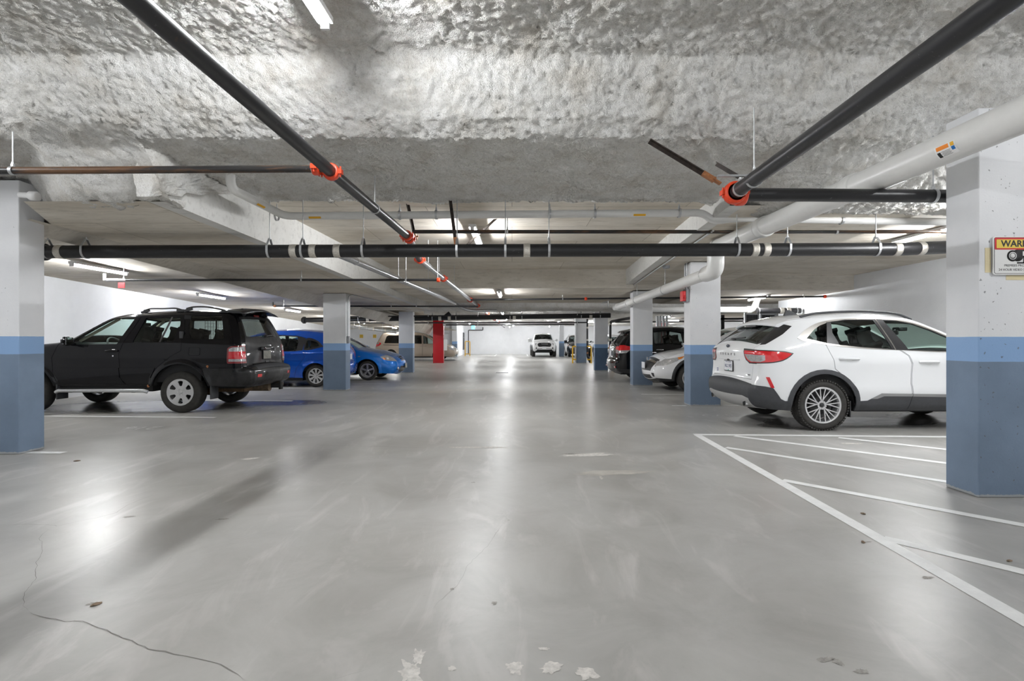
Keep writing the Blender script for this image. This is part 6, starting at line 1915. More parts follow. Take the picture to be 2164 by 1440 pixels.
    q = c.rear_pt(-.62, .765, .004); text_ob('badge_lettering', 'HYBRID', .028, q, (PI / 2, 0, -PI / 2), MATS['satin_letter'], c.root, .001, bold=.001)
    q = c.rear_pt(.50, .80, .003); b = MB(); b.box(q.x - .001, q.x + .004, q.y - .05, q.y + .05, .755, .83); o = b.build('dealer_sticker', M_PLATE, c.root)
    b = MB(); b.box(q.x - .002, q.x - .0012, q.y - .035, q.y + .02, .77, .785); b.box(q.x - .002, q.x - .0012, q.y - .035, q.y + .035, .80, .815); b.build('sticker_print', M_PLATEINK, o)
    # tailgate undercut above the plate, camera and plate
    q = c.rear_pt(0, .985, .0); b = MB(); b.box(q.x - .004, q.x + .03, -.38, .38, .975, .992, bev=.004); b.build('tailgate_ledge', P_W, c.root)
    b = MB(); b.ell((q.x + .004, .0, .965), .022, .05, .022); b.build('reversing_camera', M_TRIM, c.root)
    po = c.plate(False, -.01, .875, .325, .172, '?' if False else 'NL2 59D', M_PLATE, M_TRIM, 'British Columbia', size=.072)
    q = c.rear_pt(0, .875, .012)
    b = MB(); b.box(q.x - .0086, q.x - .0078, -.03, .0, .798, .818); b.build('green_decal', mat('green_decal', (.03, .32, .22, 1), .5), po)
    # cabin
    c.tub(.84, .7, 3.3, .5, 1.09, M_INT); c.headliner(.8, 2.45, mat('grey_headliner', (.30, .30, .29, 1), .9))
    for sg in (1, -1):
        c.seat(X(1.05), sg * .39, .49, M_INT, .26, 'front_seat', .60, lean=.3)
        c.seat(X(.02), sg * .39, .50, M_INT, .28, 'rear_seat', .44, lean=.3)
    c.dash(3.05, 3.5, .75, 1.09, .8, M_INT); c.steering(2.72, .39, 1.0, M_INT)
    b = MB(); b.box(2.60, 2.63, -.12, .12, 1.36, 1.43, bev=.014); b.cyl((2.63, 0, 1.42), (2.72, 0, 1.47), .012, 6); b.box(2.66, 2.80, -.08, .08, 1.42, 1.48, bev=.02); b.build('interior_mirror', M_TRIM, c.root)
    c.root.location = (3.396, 8.225, 0)
    return c
BLACK_SUV = black_suv()
WHITE_SUV = white_suv()
def quick_interior(c, xf, xr, z, W, x0, x1, belt, m=None, beige=False, lean=.25):
    m = m or M_INT
    c.tub(W, x0, x1, .45, belt - .03, M_INT); c.headliner(xr - .3, xf + .3, M_INTG)
    for sg in (1, -1):
        c.seat(xf, sg * .37, z, m, .25, 'front_seat', .58, lean=lean)
        c.seat(xr, sg * .37, z + .02, m, .27, 'rear_seat', .5, lean=lean)
    c.dash(x1 - .35, x1 + .05, .7, belt - .01, W - .05, M_INT); c.steering(xf + .58, .37, belt - .09, M_INT)
def wheels4(c, wh, yo, R, w, rr, style, m_rim, **k):
    for xc in wh[:2]:
        for sg in (1, -1): c.wheel(xc, sg, yo, R, w, rr, style, m_rim, **k)
# ------------------------------------------------------------------ blue hatchback, nose to the wall
def blue_hatch():
    P_B = paint('blue_metallic_paint', (.006, .085, .50, 1), .26, 1.0, .2)
    wh = (.70, 3.30, .297); fl = flare_fn(wh, .38, .07, .018)
    ex = lambda x, z: fl(x, z) + .022 * np.exp(-((z - (.92 - .03 * (x - 1.5))) / .07) ** 2) * np.clip((x - .2) / .5, 0, 1) - .014 * np.exp(-((z - .72) / .09) ** 2)
    c = Car('blue_hatchback', 'bright blue hatchback with silver wheel covers behind the column with the conduit', 'parked cars',
            [(.12, .28, .3, .1, .03), (.03, .36, .4, .18, .06), (0, .48, .42, .2, .08), (.0, .60, .4, .19, .08), (.06, .68, .3, .14, .06), (.09, .9, .28, .12, .06), (.16, 1.06, .22, .1, .06), (.42, 1.38, .14, .08, .05), (.55, 1.47, .09, .07, .05), (1.0, 1.525, .08, .07, .05), (1.6, 1.545, .08, .07, .05), (2.1, 1.515, .08, .07, .05), (2.5, 1.42, .07, .05, .06), (3.0, 1.16, .07, .05, .07), (3.3, 1.0, .08, .05, .06, 's'),
             (3.6, .93, .18, .08, .05), (3.9, .82, .3, .16, .07), (4.08, .66, .45, .26, .09), (4.14, .5, .48, .28, .08), (4.1, .33, .45, .22, .05), (4.0, .22, .4, .16, .03)],
            [(.2, .78), (.36, .825), (.6, .848), (.85, .845), (.98, .825), (1.2, .74), (1.42, .63), (1.55, .55)], ex, h=.07)
    base_parts(c, P_B)
    c.side('rwin', rpoly([(1.24, .985), (1.20, 1.20), (1.26, 1.37), (2.05, 1.425), (2.12, .975)], .02))
    c.side('fwin', rpoly([(2.22, .975), (2.16, 1.425), (2.40, 1.395), (2.62, 1.29), (2.98, 1.09), (3.05, .96)], .03))
    c.side('qwin', rpoly([(.60, 1.12), (.72, 1.24), (.98, 1.28), (1.0, 1.03)], .04))
    c.side('rtrim', [(1.06, 1.0), (1.02, 1.33), (1.26, 1.395), (2.20, 1.44), (2.20, .965), (1.3, .975)])
    c.part('dlo', 'window_surround', M_TRIM, None, .001, .01, True)
    c.side('dlo', curve2([(.50, 1.10), (.70, 1.27), (1.0, 1.33), (1.04, 1.02, 's'), (.95, 1.0), (.50, 1.10)], .06)[:-1])
    c.door('rdoor', [(1.04, .97), (1.0, 1.34), (1.3, 1.405), (2.19, 1.452), (2.16, .97), (2.14, .6), (2.18, .26), (1.28, .26), (1.22, .5), (1.08, .7), (.98, .83)])
    c.door('fdoor', [(2.175, .97), (2.20, 1.452), (2.42, 1.41), (2.66, 1.29), (3.04, 1.09), (3.15, .95), (3.2, .7), (3.15, .45), (3.0, .26), (2.2, .26), (2.155, .6)])
    for sg in (1, -1): c.top('rlamp', c.R([(sg * .85, .72), (sg * .85, 1.05), (sg * .66, 1.05), (sg * .58, .80)]))
    c.side('rlamp', [(-.1, .72), (.30, .78), (.38, 1.06), (-.1, 1.06)])
    c.topgap('tgate', c.R([(-.6, .64), (.6, .64), (.62, 1.05), (.5, 1.44), (-.5, 1.44), (-.62, 1.05)]))
    c.top('rglass', c.R([(-.55, 1.08), (.55, 1.08), (.47, 1.38), (-.47, 1.38)]))
    c.top('wind', c.Fr([(-.64, 1.02), (.64, 1.02), (.55, 1.44), (-.55, 1.44)]))
    for sg in (1, -1): c.top('hlamp', c.Fr([(sg * .45, .72), (sg * .8, .82), (sg * .8, .64), (sg * .5, .6)]))
    c.top('grille', c.Fr([(-.4, .6), (.4, .6), (.35, .45), (-.35, .45)]))
    k = [i for i, r in enumerate(c.strip_regs) if r[0] == 'rglass'][0]; c.strip_regs.insert(0, c.strip_regs.pop(k))
    c.build(wh, .36, .25); c.under(.83, .2, 4.0, zb=.17)
    wheels4(c, wh, .82, .305, .19, .205, 'nine', M_ALLOYD, dish=.015, m_back=M_UNDER)
    for sg in (1, -1):
        c.handle('rdoor', 1.25, .90, sg, P_B, .2, .032); c.handle('fdoor', 2.3, .89, sg, P_B, .2, .032); c.mirror(3.0, .97, sg, P_B, size=(.12, .1, .13))
    b = MB(); b.ell((.05, 0, .78), .012, .14, .07); 
    c.plate(False, 0, .80, .31, .16, 'BC 4R7' if False else None)
    quick_interior(c, 1.95, 1.0, .36, .76, .7, 3.2, .95)
    c.root.location = (-4.655, 15.02, 0); c.root.rotation_euler = (0, 0, PI)
# ------------------------------------------------------------------ blue sedan, nose out, dusty bonnet
def blue_sedan():
    P_B = paint('dusty_blue_paint', (.010, .19, .68, 1), .3, 1.0, .2)
    m, nt, b_ = P_B, P_B.node_tree, P_B.node_tree.nodes['Principled BSDF']
    geo = nd(nt, 'ShaderNodeNewGeometry'); sx = nd(nt, 'ShaderNodeSeparateXYZ'); nt.links.new(geo.outputs['Normal'], sx.inputs[0])
    tc = nd(nt, 'ShaderNodeTexCoord'); nz = tex(nt, tc.outputs['Object'], 5, 6, .65)
    f = mathn(nt, 'MULTIPLY', ramp(nt, sx.outputs[2], [(.45, (0, 0, 0)), (.9, (1, 1, 1))]), mathn(nt, 'ADD', .42, mathn(nt, 'MULTIPLY', nz, .5)), True)
    nt.links.new(mixc(nt, f, (.010, .19, .68, 1), (.30, .31, .32, 1)), b_.inputs['Base Color'])     # settled dust
    nt.links.new(mathn(nt, 'SUBTRACT', 1.0, f), b_.inputs['Coat Weight'])
    wh = (.93, 3.57, .307); fl = flare_fn(wh, .39, .08, .03)
    ex = lambda x, z: fl(x, z) + .02 * np.exp(-((z - .74) / .06) ** 2)
    c = Car('blue_sedan', 'dusty blue car nose out with five-spoke wheels, beside the gold minivan', 'parked cars',
            [(.12, .25, .3, .1, .03), (.02, .4, .4, .18, .06), (0, .6, .4, .2, .07), (.05, .95, .3, .15, .06), (.2, 1.02, .2, .1, .05), (.65, 1.08, .14, .06, .05, 's'), (1.2, 1.38, .1, .06, .05), (1.6, 1.46, .08, .07, .05), (2.1, 1.47, .08, .07, .05), (2.45, 1.42, .07, .06, .05), (2.85, 1.24, .07, .05, .07), (3.28, .99, .08, .05, .06, 's'),
             (3.5, .95, .16, .07, .05), (3.85, .89, .25, .12, .06), (4.15, .80, .4, .2, .08), (4.38, .68, .52, .3, .12), (4.47, .56, .55, .32, .13), (4.49, .42, .52, .3, .12), (4.45, .28, .5, .26, .08), (4.36, .2, .45, .2, .05)],
            [(.18, .80), (.36, .85), (.6, .872), (.82, .862), (.95, .835), (1.15, .74), (1.36, .62), (1.48, .52)], ex, h=.06)
    base_parts(c, P_B)
    c.side('rwin', rpoly([(1.25, .98), (1.30, 1.30), (1.55, 1.38), (2.02, 1.40), (2.05, .96)], .03))
    c.side('fwin', rpoly([(2.12, .96), (2.10, 1.40), (2.40, 1.36), (2.7, 1.23), (3.05, 1.02), (3.1, .95)], .03))
    c.door('rdoor', [(1.1, .95), (1.2, 1.33), (1.5, 1.41), (2.07, 1.425), (2.085, .9), (2.07, .27), (1.45, .27), (1.3, .55), (1.12, .75)])
    c.door('fdoor', [(2.10, .9), (2.085, 1.425), (2.42, 1.385), (2.75, 1.235), (3.2, .97), (3.22, .7), (3.12, .27), (2.09, .27)])
    c.side('hlamp', curve2([(3.98, .745), (4.1, .79), (4.6, .80), (4.6, .60, 's'), (4.3, .615), (4.1, .66), (3.98, .745)], .05)[:-1])
    c.side('hlampa', [(4.05, .70), (4.13, .72), (4.16, .66), (4.1, .65)]); c.side_regs.insert(0, c.side_regs.pop())
    for sg in (1, -1): c.top('hlamp', c.Fr([(sg * .62, .735), (sg * .9, .80), (sg * .9, .58), (sg * .60, .60)]))
    c.top('grille', c.Fr([(-.36, .70), (.36, .70), (.30, .56), (-.30, .56)]))
    c.part('intake', 'lower_intake', M_TRIM, None, -.01, 0)
    c.top('intake', rpoly(c.Fr([(-.42, .44), (.42, .44), (.5, .27), (-.5, .27)]), .03))
    c.side('rlamp', [(-.1, .72), (.3, .78), (.35, .95), (-.1, .98)])
    for sg in (1, -1): c.top('rlamp', c.R([(sg * .9, .72), (sg * .9, .95), (sg * .55, .9), (sg * .6, .74)]))
    c.top('wind', c.Fr([(-.66, 1.01), (.66, 1.01), (.54, 1.41), (-.54, 1.41)]))
    c.top('rglass', c.R([(-.6, 1.1), (.6, 1.1), (.5, 1.36), (-.5, 1.36)]))
    c.topgap('hood', c.T([(3.36, -.70), (4.25, -.56), (4.3, 0), (4.25, .56), (3.36, .70)]))
    c.build(wh, .375, .235); c.under(.85, .2, 4.3, zb=.17)
    wheels4(c, wh, .855, .315, .205, .222, 'five', M_ALLOY, dish=.03)
    b = MB()
    for i in range(3):
        z = .60 + i * .04; pts = [c.front_pt(y, z, .004) for y in np.linspace(-.34, .34, 9)]; b.sweep(pts, .008, 6)
    b.build('grille_bar', P_B, c.root)
    for sg in (1, -1):
        q = c.front_pt(sg * .60, .375, .01); b = MB(); b.ell(q, .04, .055, .055); b.build('fog_lamp', M_CHROME, c.root)
        c.mirror(3.06, .97, sg, P_B, size=(.11, .1, .13))
        c.handle('fdoor', 2.25, .82, sg, P_B); c.handle('rdoor', 1.35, .83, sg, P_B)
        p = c.side_pt(3.32, .76, sg, .002); b = MB(); b.ell(p, .04, .008, .014); b.build('side_marker', M_LCLR, c.root)
    c.plate(True, 0, .44, .31, .16, None, mat('dull_plate', (.24, .24, .22, 1), .4), M_TRIM, off=.02)
    b = MB(); b.cyl(c.front_pt(.5, 1.0, .015) , c.front_pt(-.1, 1.0, .015), .012, 6); b.build('wiper_arm', M_TRIM, c.root)
    quick_interior(c, 1.95, 1.2, .36, .78, .8, 3.25, .93)
    c.root.location = (-3.69 - 4.49, 17.42, 0)
# ------------------------------------------------------------------ gold minivan
def minivan():
    P_G = paint('gold_beige_paint', (.44, .37, .30, 1), .3, 1.0, .15)
    wh = (1.05, 4.05, .325); fl = flare_fn(wh, .40, .07, .012)
    ex = lambda x, z: fl(x, z) + .015 * np.exp(-((z - .8) / .1) ** 2)
    c = Car('gold_minivan', 'gold beige minivan parked nose out behind the red column', 'parked cars',
            [(.12, .27, .3, .1, .03), (.03, .4, .4, .18, .06), (0, .55, .4, .2, .07), (.03, .75, .35, .16, .06), (.08, 1.0, .3, .12, .05), (.16, 1.2, .2, .1, .05), (.38, 1.62, .12, .08, .05), (.5, 1.73, .09, .07, .04), (1.2, 1.78, .08, .07, .04), (2.2, 1.785, .08, .07, .04), (2.9, 1.72, .08, .07, .04), (3.3, 1.58, .08, .06, .06), (3.8, 1.28, .08, .05, .08), (4.25, 1.05, .1, .06, .07, 's'),
             (4.5, .98, .2, .1, .06), (4.8, .86, .4, .2, .1), (5.02, .68, .5, .3, .12), (5.1, .5, .5, .3, .12), (5.07, .33, .48, .26, .08), (4.95, .22, .4, .2, .04)],
            [(.2, .88), (.4, .945), (.7, .975), (.95, .965), (1.05, .95), (1.4, .82), (1.7, .70), (1.8, .66)], ex, h=.08)
    base_parts(c, P_G, M_GLASS, M_GLASSD)
    c.side('qwin', rpoly([(.62, 1.10), (.72, 1.52), (.85, 1.60), (1.80, 1.60), (1.88, 1.08)], .04))
    c.side('rwin', rpoly([(2.0, 1.08), (1.95, 1.62), (2.95, 1.60), (3.0, 1.06)], .04))
    c.side('fwin', rpoly([(3.10, 1.06), (3.05, 1.60), (3.3, 1.48), (3.75, 1.22), (4.0, 1.05)], .03))
    c.door('rdoor', [(1.98, 1.0), (1.9, 1.66), (3.0, 1.66), (3.05, 1.0), (3.02, .3), (1.7, .3), (1.6, .6), (1.7, .9)])
    c.door('fdoor', [(3.06, 1.0), (3.01, 1.66), (3.3, 1.55), (3.85, 1.23), (4.12, 1.02), (4.1, .7), (3.7, .3), (3.03, .3)])
    c.side('rlamp', curve2([(-.1, 1.13), (.25, 1.15), (.42, 1.10), (.40, 1.02), (.22, .90), (-.1, .86)], .06))
    c.side('rlampc', [(-.1, 1.13), (.3, 1.14), (.3, 1.04), (-.1, 1.02)]); c.side_regs.insert(0, c.side_regs.pop())
    for sg in (1, -1): c.top('rlamp', c.R([(sg * .98, .86), (sg * .98, 1.13), (sg * .75, 1.1), (sg * .78, .9)]))
    c.side('hlamp', [(4.62, .84), (4.9, .87), (5.2, .8), (5.2, .62), (4.9, .66)])
    for sg in (1, -1): c.top('hlamp', c.Fr([(sg * .55, .82), (sg * .98, .86), (sg * .98, .62), (sg * .6, .66)]))
    c.top('grille', c.Fr([(-.5, .80), (.5, .80), (.42, .64), (-.42, .64)]))
    c.part('intake', 'lower_intake', M_TRIM, None, -.01, 0); c.top('intake', c.Fr([(-.5, .42), (.5, .42), (.6, .28), (-.6, .28)]))
    c.top('wind', c.Fr([(-.74, 1.08), (.74, 1.08), (.64, 1.62), (-.64, 1.62)])); c.top('rglass', c.R([(-.7, 1.2), (.7, 1.2), (.58, 1.62), (-.58, 1.62)]))
    c.topgap('hood', c.T([(4.32, -.76), (4.75, -.7), (4.75, .7), (4.32, .76)]))
    c.side('gap', band([(.55, 1.0), (1.2, .98), (1.95, .98)], .03))
    c.build(wh, .385, .26); c.under(.95, .2, 4.9, zb=.18)
    wheels4(c, wh, .95, .335, .225, .228, 'seven', M_ALLOY, dish=.02)
    for sg in (1, -1):
        c.mirror(3.85, 1.06, sg, P_G, size=(.14, .14, .17)); c.handle('fdoor', 3.2, .92, sg, M_CHROME); c.handle('rdoor', 2.9, .92, sg, M_CHROME)
        q = c.front_pt(sg * .68, .36, .01); b = MB(); b.ell(q, .03, .06, .05); b.build('fog_lamp', M_CHROME, c.root)
    b = MB()
    for i in range(3): b.sweep([c.front_pt(y, .67 + i * .045, .002) for y in np.linspace(-.46, .46, 9)], .01, 6)
    b.build('grille_bar', M_CHROME, c.root)
    b = MB(); b.box(.7, 2.9, .55, .6, 1.80, 1.83); b.box(.7, 2.9, -.6, -.55, 1.80, 1.83); 
    quick_interior(c, 2.9, 1.6, .5, .86, .7, 3.9, 1.05)
    c.root.location = (-8.72, 33.95, 0)
# ------------------------------------------------------------------ white pickup facing us
def pickup():
    P_W = paint('pickup_white_paint', (.80, .80, .805, 1), .3, 1.0)
    wh = (1.25, 4.49, .385); fl = flare_fn(wh, .48, .10, .06)
    c = Car('white_pickup', 'white pickup truck with dark mesh grille facing us at the end of the aisle', 'parked cars',
            [(.1, .5, .2, .08, .02), (0, .58, .2, .08, .03), (0, 1.05, .1, .05, .03), (.02, 1.14, .06, .03, .02, 's'), (1.9, 1.16, .05, .03, .0, 's'), (2.0, 1.45, .06, .04, .04), (2.15, 1.72, .08, .06, .04), (2.4, 1.80, .08, .07, .04), (3.0, 1.81, .08, .07, .04), (3.35, 1.75, .08, .06, .05), (3.95, 1.27, .08, .05, .09, 's'),
             (4.3, 1.22, .14, .06, .05), (4.8, 1.15, .2, .1, .06), (5.1, 1.06, .3, .16, .08), (5.25, .90, .35, .2, .1), (5.34, .72, .4, .22, .1), (5.34, .58, .4, .2, .1), (5.22, .42, .35, .15, .06)],
            [(.35, .82), (.5, .87), (.8, .90), (1.05, .90), (1.2, .875), (1.5, .77), (1.75, .69), (1.82, .65)], fl, h=.08)
    base_parts(c, P_W)
    c.part('flare', 'wheel_arch_flare', M_CLAD, None, .004, .02, True); c.part('skid', 'lower_bumper', M_TRIM, None, .006, .02); c.part('low', 'fog_lamp_surround', M_TRIM, None, .002, .02, True)
    for xc in wh[:2]:
        c.side('flare', [(xc + .58 * math.cos(a), .385 + .58 * math.sin(a)) for a in np.linspace(-.2, PI + .2, 22)])
    c.side('rwin', rpoly([(2.2, 1.22), (2.3, 1.68), (2.75, 1.70), (2.78, 1.22)], .04)); c.side('fwin', rpoly([(2.86, 1.22), (2.84, 1.70), (3.25, 1.68), (3.75, 1.28), (3.8, 1.22)], .04))
    c.door('rdoor', [(2.08, 1.1), (2.2, 1.73), (2.78, 1.75), (2.81, 1.1), (2.8, .5), (2.1, .5)]); c.door('fdoor', [(2.82, 1.1), (2.80, 1.75), (3.3, 1.70), (3.95, 1.2), (3.95, .5), (2.81, .5)])
    c.top('wind', c.Fr([(-.74, 1.30), (.74, 1.30), (.62, 1.73), (-.62, 1.73)]))
    c.top('grille', rpoly(c.Fr([(-.54, .97), (-.42, 1.05), (.42, 1.05), (.54, .97), (.50, .83), (.42, .76), (-.42, .76), (-.50, .83)]), .03))
    for sg in (1, -1):
        c.top('hlampa', c.Fr([(sg * .60, 1.04), (sg * .72, 1.04), (sg * .70, .90), (sg * .60, .90)])) if False else None
        c.top('hlamp', c.Fr([(sg * .58, 1.03), (sg * .95, 1.05), (sg * .95, .90), (sg * .68, .88)]))
        c.top('low', rpoly(c.Fr([(sg * .58, .74), (sg * .80, .76), (sg * .80, .63), (sg * .60, .61)]), .02))
    c.top('skid', c.Fr([(-.56, .60), (.56, .60), (.62, .50), (.9, .47), (.9, .2), (-.9, .2), (-.9, .47), (-.62, .50)]))
    c.top('gap', c.Fr([(-.6, .67), (.6, .67), (.6, .645), (-.6, .645)]))
    c.topgap('hood', c.T([(4.0, -.74), (5.05, -.68), (5.05, .68), (4.0, .74)]))
    c.build(wh, .47, .46); c.under(.92, .2, 5.0, zb=.3)
    wheels4(c, wh, .95, .39, .265, .225, 'six', M_INT, dish=.02)
    for sg in (1, -1): c.mirror(3.78, 1.24, sg, P_W, size=(.12, .13, .2), yo=.06)
    b = MB()
    for i in range(5): b.sweep([c.front_pt(y, .79 + i * .05, .003) for y in np.linspace(-.5, .5, 9)], .006, 5)
    b.build('grille_mesh', M_CLAD, c.root)
    q = c.front_pt(0, .93, .012); text_ob('badge_lettering', 'TOYOTA', .11, q, (PI / 2, 0, PI / 2), M_CHROME, c.root, .004, bold=.003, sx=1.15)
    c.plate(True, -.03, .70, .31, .16, 'MN 4821' if False else None, off=.03)
    b = MB(); b.ell((2.7, 0, 1.85), .07, .03, .03); b.build('antenna', M_TRIM, c.root)
    quick_interior(c, 2.75, 2.1, .8, .8, 2.05, 3.9, 1.2)
    c.root.location = (2.50, 40.0 + 5.36, 0); c.root.rotation_euler = (0, 0, -PI / 2)
# ------------------------------------------------------------------ crossover template: three more cars share its build
def crossover(name, label, P_, L=4.6, H=1.68, W=.92, loc=(0, 0, 0), rz=0.0, lamps='rogue', wheel='five', clad=True, rails=False, glassr=None, spoiler=True):
    k = L / 4.6; hz = H / 1.68
    X = lambda v: v * k
    wh = (X(.96), X(3.66), .345); fl = flare_fn(wh, .44, .08, .02)
    ex = lambda x, z: fl(x, z) + .018 * np.exp(-((z - .9 * hz) / .08) ** 2)
    S = lambda rows: [tuple([X(r[0]), r[1] * hz] + list(r[2:])) for r in rows]
    c = Car(name, label, 'parked cars', S([(.2, .28, .3, .12, .03), (.06, .36, .42, .18, .06), (0, .5, .45, .2, .08), (.0, .64, .42, .2, .08), (.05, .72, .34, .15, .07), (.08, .95, .32, .13, .07), (.12, 1.12, .3, .12, .07), (.40, 1.45, .16, .09, .06), (.52, 1.56, .1, .08, .05), (.8, 1.62, .09, .07, .045), (1.4, 1.67, .08, .07, .045), (2.0, 1.665, .08, .07, .045), (2.45, 1.59, .08, .06, .05), (2.9, 1.38, .07, .05, .06), (3.38, 1.10, .08, .05, .07, 's'),
             (3.65, 1.05, .16, .07, .05), (4.0, .98, .25, .12, .06), (4.3, .86, .42, .22, .1), (4.5, .70, .5, .3, .12), (4.58, .55, .52, .3, .12), (4.57, .40, .5, .28, .1), (4.45, .26, .45, .2, .05)]),
            [(.22, W - .09), (.36, W - .03), (.55, W), (.85, W), (1.0, W - .015), (1.12, W - .04), (1.4 * hz, W - .16), (1.58 * hz, W - .24), (1.7 * hz, W - .31)], ex, h=.07)
    base_parts(c, P_, M_GLASS, glassr or M_GLASSM)
    Z = lambda v: v * hz
    Q = lambda pts: [(X(a), Z(b)) for a, b in pts]
    c.side('qwin', rpoly(Q([(.72, 1.24), (.86, 1.40), (1.08, 1.50), (1.06, 1.19)]), .03))
    c.side('rwin', rpoly(Q([(1.16, 1.18), (1.16, 1.51), (1.45, 1.56), (1.98, 1.57), (2.02, 1.14)]), .03))
    c.side('fwin', rpoly(Q([(2.10, 1.14), (2.06, 1.57), (2.4, 1.52), (2.85, 1.31), (3.12, 1.14), (3.14, 1.10)]), .03))
    c.door('rdoor', Q([(1.02, 1.15), (1.12, 1.54), (1.45, 1.59), (2.02, 1.60), (2.06, 1.0), (2.04, .3), (1.5, .3), (1.38, .6), (1.15, .8)]))
    c.door('fdoor', Q([(2.07, 1.0), (2.035, 1.60), (2.43, 1.55), (2.9, 1.33), (3.24, 1.08), (3.26, .8), (3.16, .3), (2.05, .3)]))
    if clad:
        for kk, nm, sd in (('archr', 'rear_arch_trim', True), ('archf', 'front_arch_trim', True), ('lr', 'rear_bumper_trim', False), ('lf', 'front_bumper_trim', False), ('low', 'sill_trim', True)):
            c.part(kk, nm, M_TRIM, None, .002, .02, sd)
        new = [(kk, [(xc + .50 * math.cos(a), .345 + .50 * math.sin(a)) for a in np.linspace(-.3, PI + .3, 22)]) for xc, kk in zip(wh[:2], ('archr', 'archf'))]
        new += [('low', Q([(1.2, .2), (1.2, .36), (3.4, .36), (3.4, .2)])), ('lr', Q([(-.2, .2), (-.2, .43), (.5, .40), (.52, .2)])), ('lf', Q([(4.1, .2), (4.1, .33), (4.8, .36), (4.8, .2)]))]
        c.side_regs = [(k2, [tuple(p) for p in pl]) for k2, pl in new] + c.side_regs
        c.top('lr', c.R([(-1, .2), (1, .2), (1, Z(.43)), (-1, Z(.43))])); c.top('lf', c.Fr([(-1, .2), (1, .2), (1, Z(.34)), (-1, Z(.34))]))
    c.side('rlamp', Q([(-.1, 1.12), (.25, 1.13), (.52, 1.06), (.40, .98), (-.1, .96)])); c.side('rlampc', Q([(-.1, .96), (.40, .98), (.30, .90), (-.1, .86)])); c.part('rlampc', 'clear_lens', M_LCLR, None, .005, .004, True)
    for sg in (1, -1):
        c.top('rlamp', c.R([(sg * 1, Z(.96)), (sg * 1, Z(1.12)), (sg * .55, Z(1.08)), (sg * .52, Z(1.0))])); c.top('rlampc', c.R([(sg * 1, Z(.86)), (sg * 1, Z(.96)), (sg * .52, Z(1.0)), (sg * .62, Z(.88))]))
    c.side('hlampa', Q([(3.86, .93), (4.04, .895), (4.02, .84), (3.95, .86)])); c.side('hlamp', Q([(3.92, .92), (4.25, .86), (4.7, .80), (4.7, .66), (4.35, .68), (4.05, .80)]))
    for sg in (1, -1): c.top('hlamp', c.Fr([(sg * .50, Z(.76)), (sg * 1, Z(.86)), (sg * 1, Z(.66)), (sg * .55, Z(.64))]))
    c.part('gbar', 'grille_bar', M_CHROME, 'grille', .012, .015)
    c.top('gbar', c.Fr([(-.5, Z(.745)), (.5, Z(.745)), (.5, Z(.70)), (-.5, Z(.70))])); c.top('grille', c.Fr([(-.56, Z(.80)), (.56, Z(.80)), (.44, Z(.52)), (-.44, Z(.52))]))
    c.part('intake', 'lower_intake', M_TRIM, None, -.008, 0)
    for sg in (1, -1): c.top('intake', rpoly(c.Fr([(sg * .46, Z(.48)), (sg * .86, Z(.46)), (sg * .80, Z(.39)), (sg * .50, Z(.38))]), .02))
    c.top('intake', c.Fr([(-.4, Z(.44)), (.4, Z(.44)), (.44, Z(.35)), (-.44, Z(.35))]))
    c.top('rglass', c.R([(-.64, Z(1.16)), (.64, Z(1.16)), (.54, Z(1.50)), (-.54, Z(1.50))]))
    c.topgap('tgate', c.R([(-.66, Z(.68)), (.66, Z(.68)), (.70, Z(1.14)), (.58, Z(1.54)), (-.58, Z(1.54)), (-.70, Z(1.14))]))
    c.top('wind', c.Fr([(-.70, Z(1.12)), (.70, Z(1.12)), (.58, Z(1.58)), (-.58, Z(1.58))]))
    c.topgap('hood', c.T([(X(3.44), -.74), (X(4.3), -.62), (X(4.3), .62), (X(3.44), .74)]))
    k_ = [i for i, r in enumerate(c.strip_regs) if r[0] == 'rglass'][0]; c.strip_regs.insert(0, c.strip_regs.pop(k_))
    c.build(wh, .43, .27); c.under(W - .01, .2, X(4.4), zb=.2)
    wheels4(c, wh, W - .01, .352, .225, .235, wheel, M_ALLOY, dish=.025)
    for sg in (1, -1):
        c.mirror(X(3.14), Z(1.10), sg, P_, size=(.12, .12, .15)); c.handle('fdoor', X(2.22), Z(.98), sg, M_CHROME if lamps == 'rogue' else P_); c.handle('rdoor', X(1.30), Z(.99), sg, M_CHROME if lamps == 'rogue' else P_)
        if lamps == 'rogue':
            q = c.rear_pt(sg * .68, Z(.47), .012); b = MB(); b.box(q.x - .006, q.x + .02, q.y - .07, q.y + .07, q.z - .02, q.z + .02); b.build('bumper_reflector', M_LRED, c.root)
        if rails:
            zr = lambda x: float(np.interp(c.sTX(x), c.s, c.p[:, 1]))
            b = MB(); b.sweep([Vector((x, sg * .58, zr(x) + (.05 if .95 < x < 2.3 else .0))) for x in np.linspace(.85, 2.4, 9)], .018, 8); b.build('roof_rail', M_GALV, c.root)
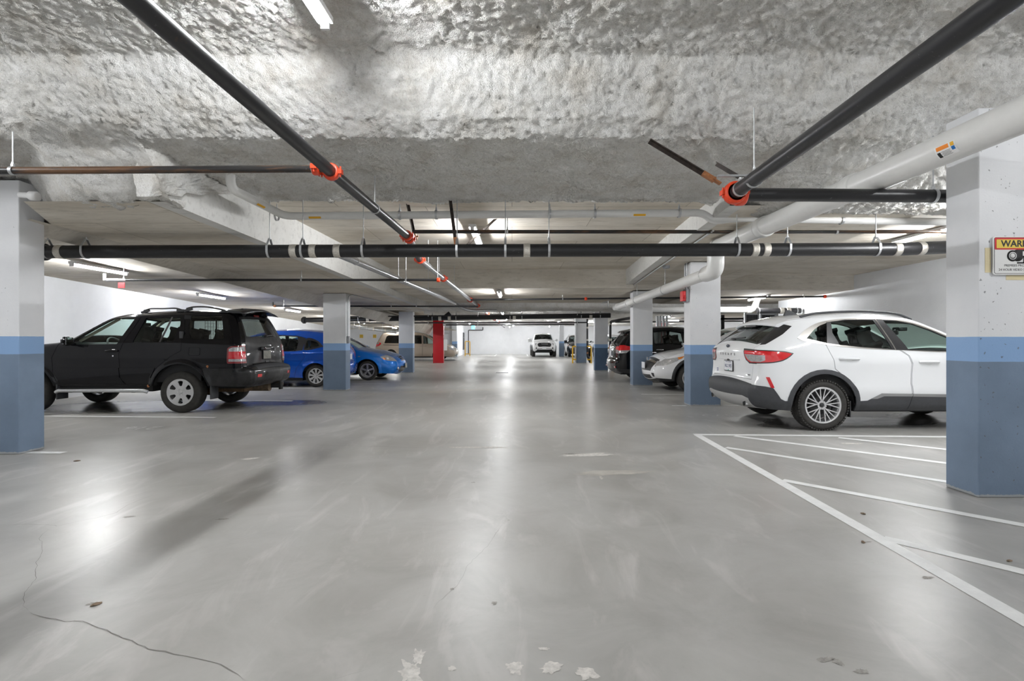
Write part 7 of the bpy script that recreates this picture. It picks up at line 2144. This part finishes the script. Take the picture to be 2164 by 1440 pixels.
    if spoiler:
        b = MB(); vs, fs = [], []
        for y in np.linspace(-.6, .6, 13):
            kk = (abs(y) / .6) ** 2
            for (x, z) in ((.26, 1.545), (.30, 1.575), (.5, 1.615), (.75, 1.635), (.6, 1.56), (.36, 1.535)): vs.append((X(x) + .08 * kk, y, Z(z) - .03 * kk))
        for i in range(12):
            for j in range(6): fs.append((i * 6 + j, i * 6 + (j + 1) % 6, (i + 1) * 6 + (j + 1) % 6, (i + 1) * 6 + j))
        b.add(vs, fs, True); b.add(vs[:6], [tuple(range(6))]); b.add(vs[-6:], [tuple(range(6))]); b.build('rear_spoiler', P_, c.root)
    c.plate(False, 0, Z(.86), .31, .16); c.plate(True, 0, Z(.60), .31, .16, off=.03)
    quick_interior(c, X(2.05), X(1.1), .48, W - .1, .7, X(3.3), Z(1.08))
    c.root.location = loc; c.root.rotation_euler = (0, 0, rz)
    return c
blue_hatch(); blue_sedan(); minivan(); pickup()
P_BK = paint('glossy_black_paint', (.004, .004, .005, 1), .15, 1.0)
crossover('black_crossover', 'glossy black SUV with large red tail lamps behind a white and blue column', P_BK, loc=(3.13, 16.5, 0), lamps='rogue')
P_W2 = paint('pearl_white_paint', (.80, .80, .81, 1), .28, 1.0)
hv = crossover('white_crossover', 'small white SUV with chrome grille, nose out between two columns', P_W2, L=4.3, H=1.60, W=.89, loc=(3.56 + 4.29, 13.66, 0), rz=PI, lamps='hrv', spoiler=False)
q = hv.front_pt(0, .69, .03); b = MB()
b.box(q.x, q.x + .012, -.055, -.04, q.z - .05, q.z + .05); b.box(q.x, q.x + .012, .04, .055, q.z - .05, q.z + .05); b.box(q.x, q.x + .012, -.05, .05, q.z - .008, q.z + .008); b.build('front_badge', M_CHROME, hv.root)
P_DK = paint('dark_grey_paint', (.02, .021, .022, 1), .25, 1.0)
crossover('dark_compact_suv', 'dark compact SUV with roof rails beside the slim column near the white pickup', P_DK, L=4.5, H=1.70, W=.90, loc=(5.28, 40.0 + 4.5, 0), rz=-PI / 2, lamps='x', rails=True, spoiler=False)
crossover('pale_suv', 'pale SUV seen far off in the gap behind the dark blue column', P_W2, L=4.5, H=1.66, W=.9, loc=(7.15, 36.5, 0), rz=PI / 2, lamps='x')
bpy.context.view_layer.update()
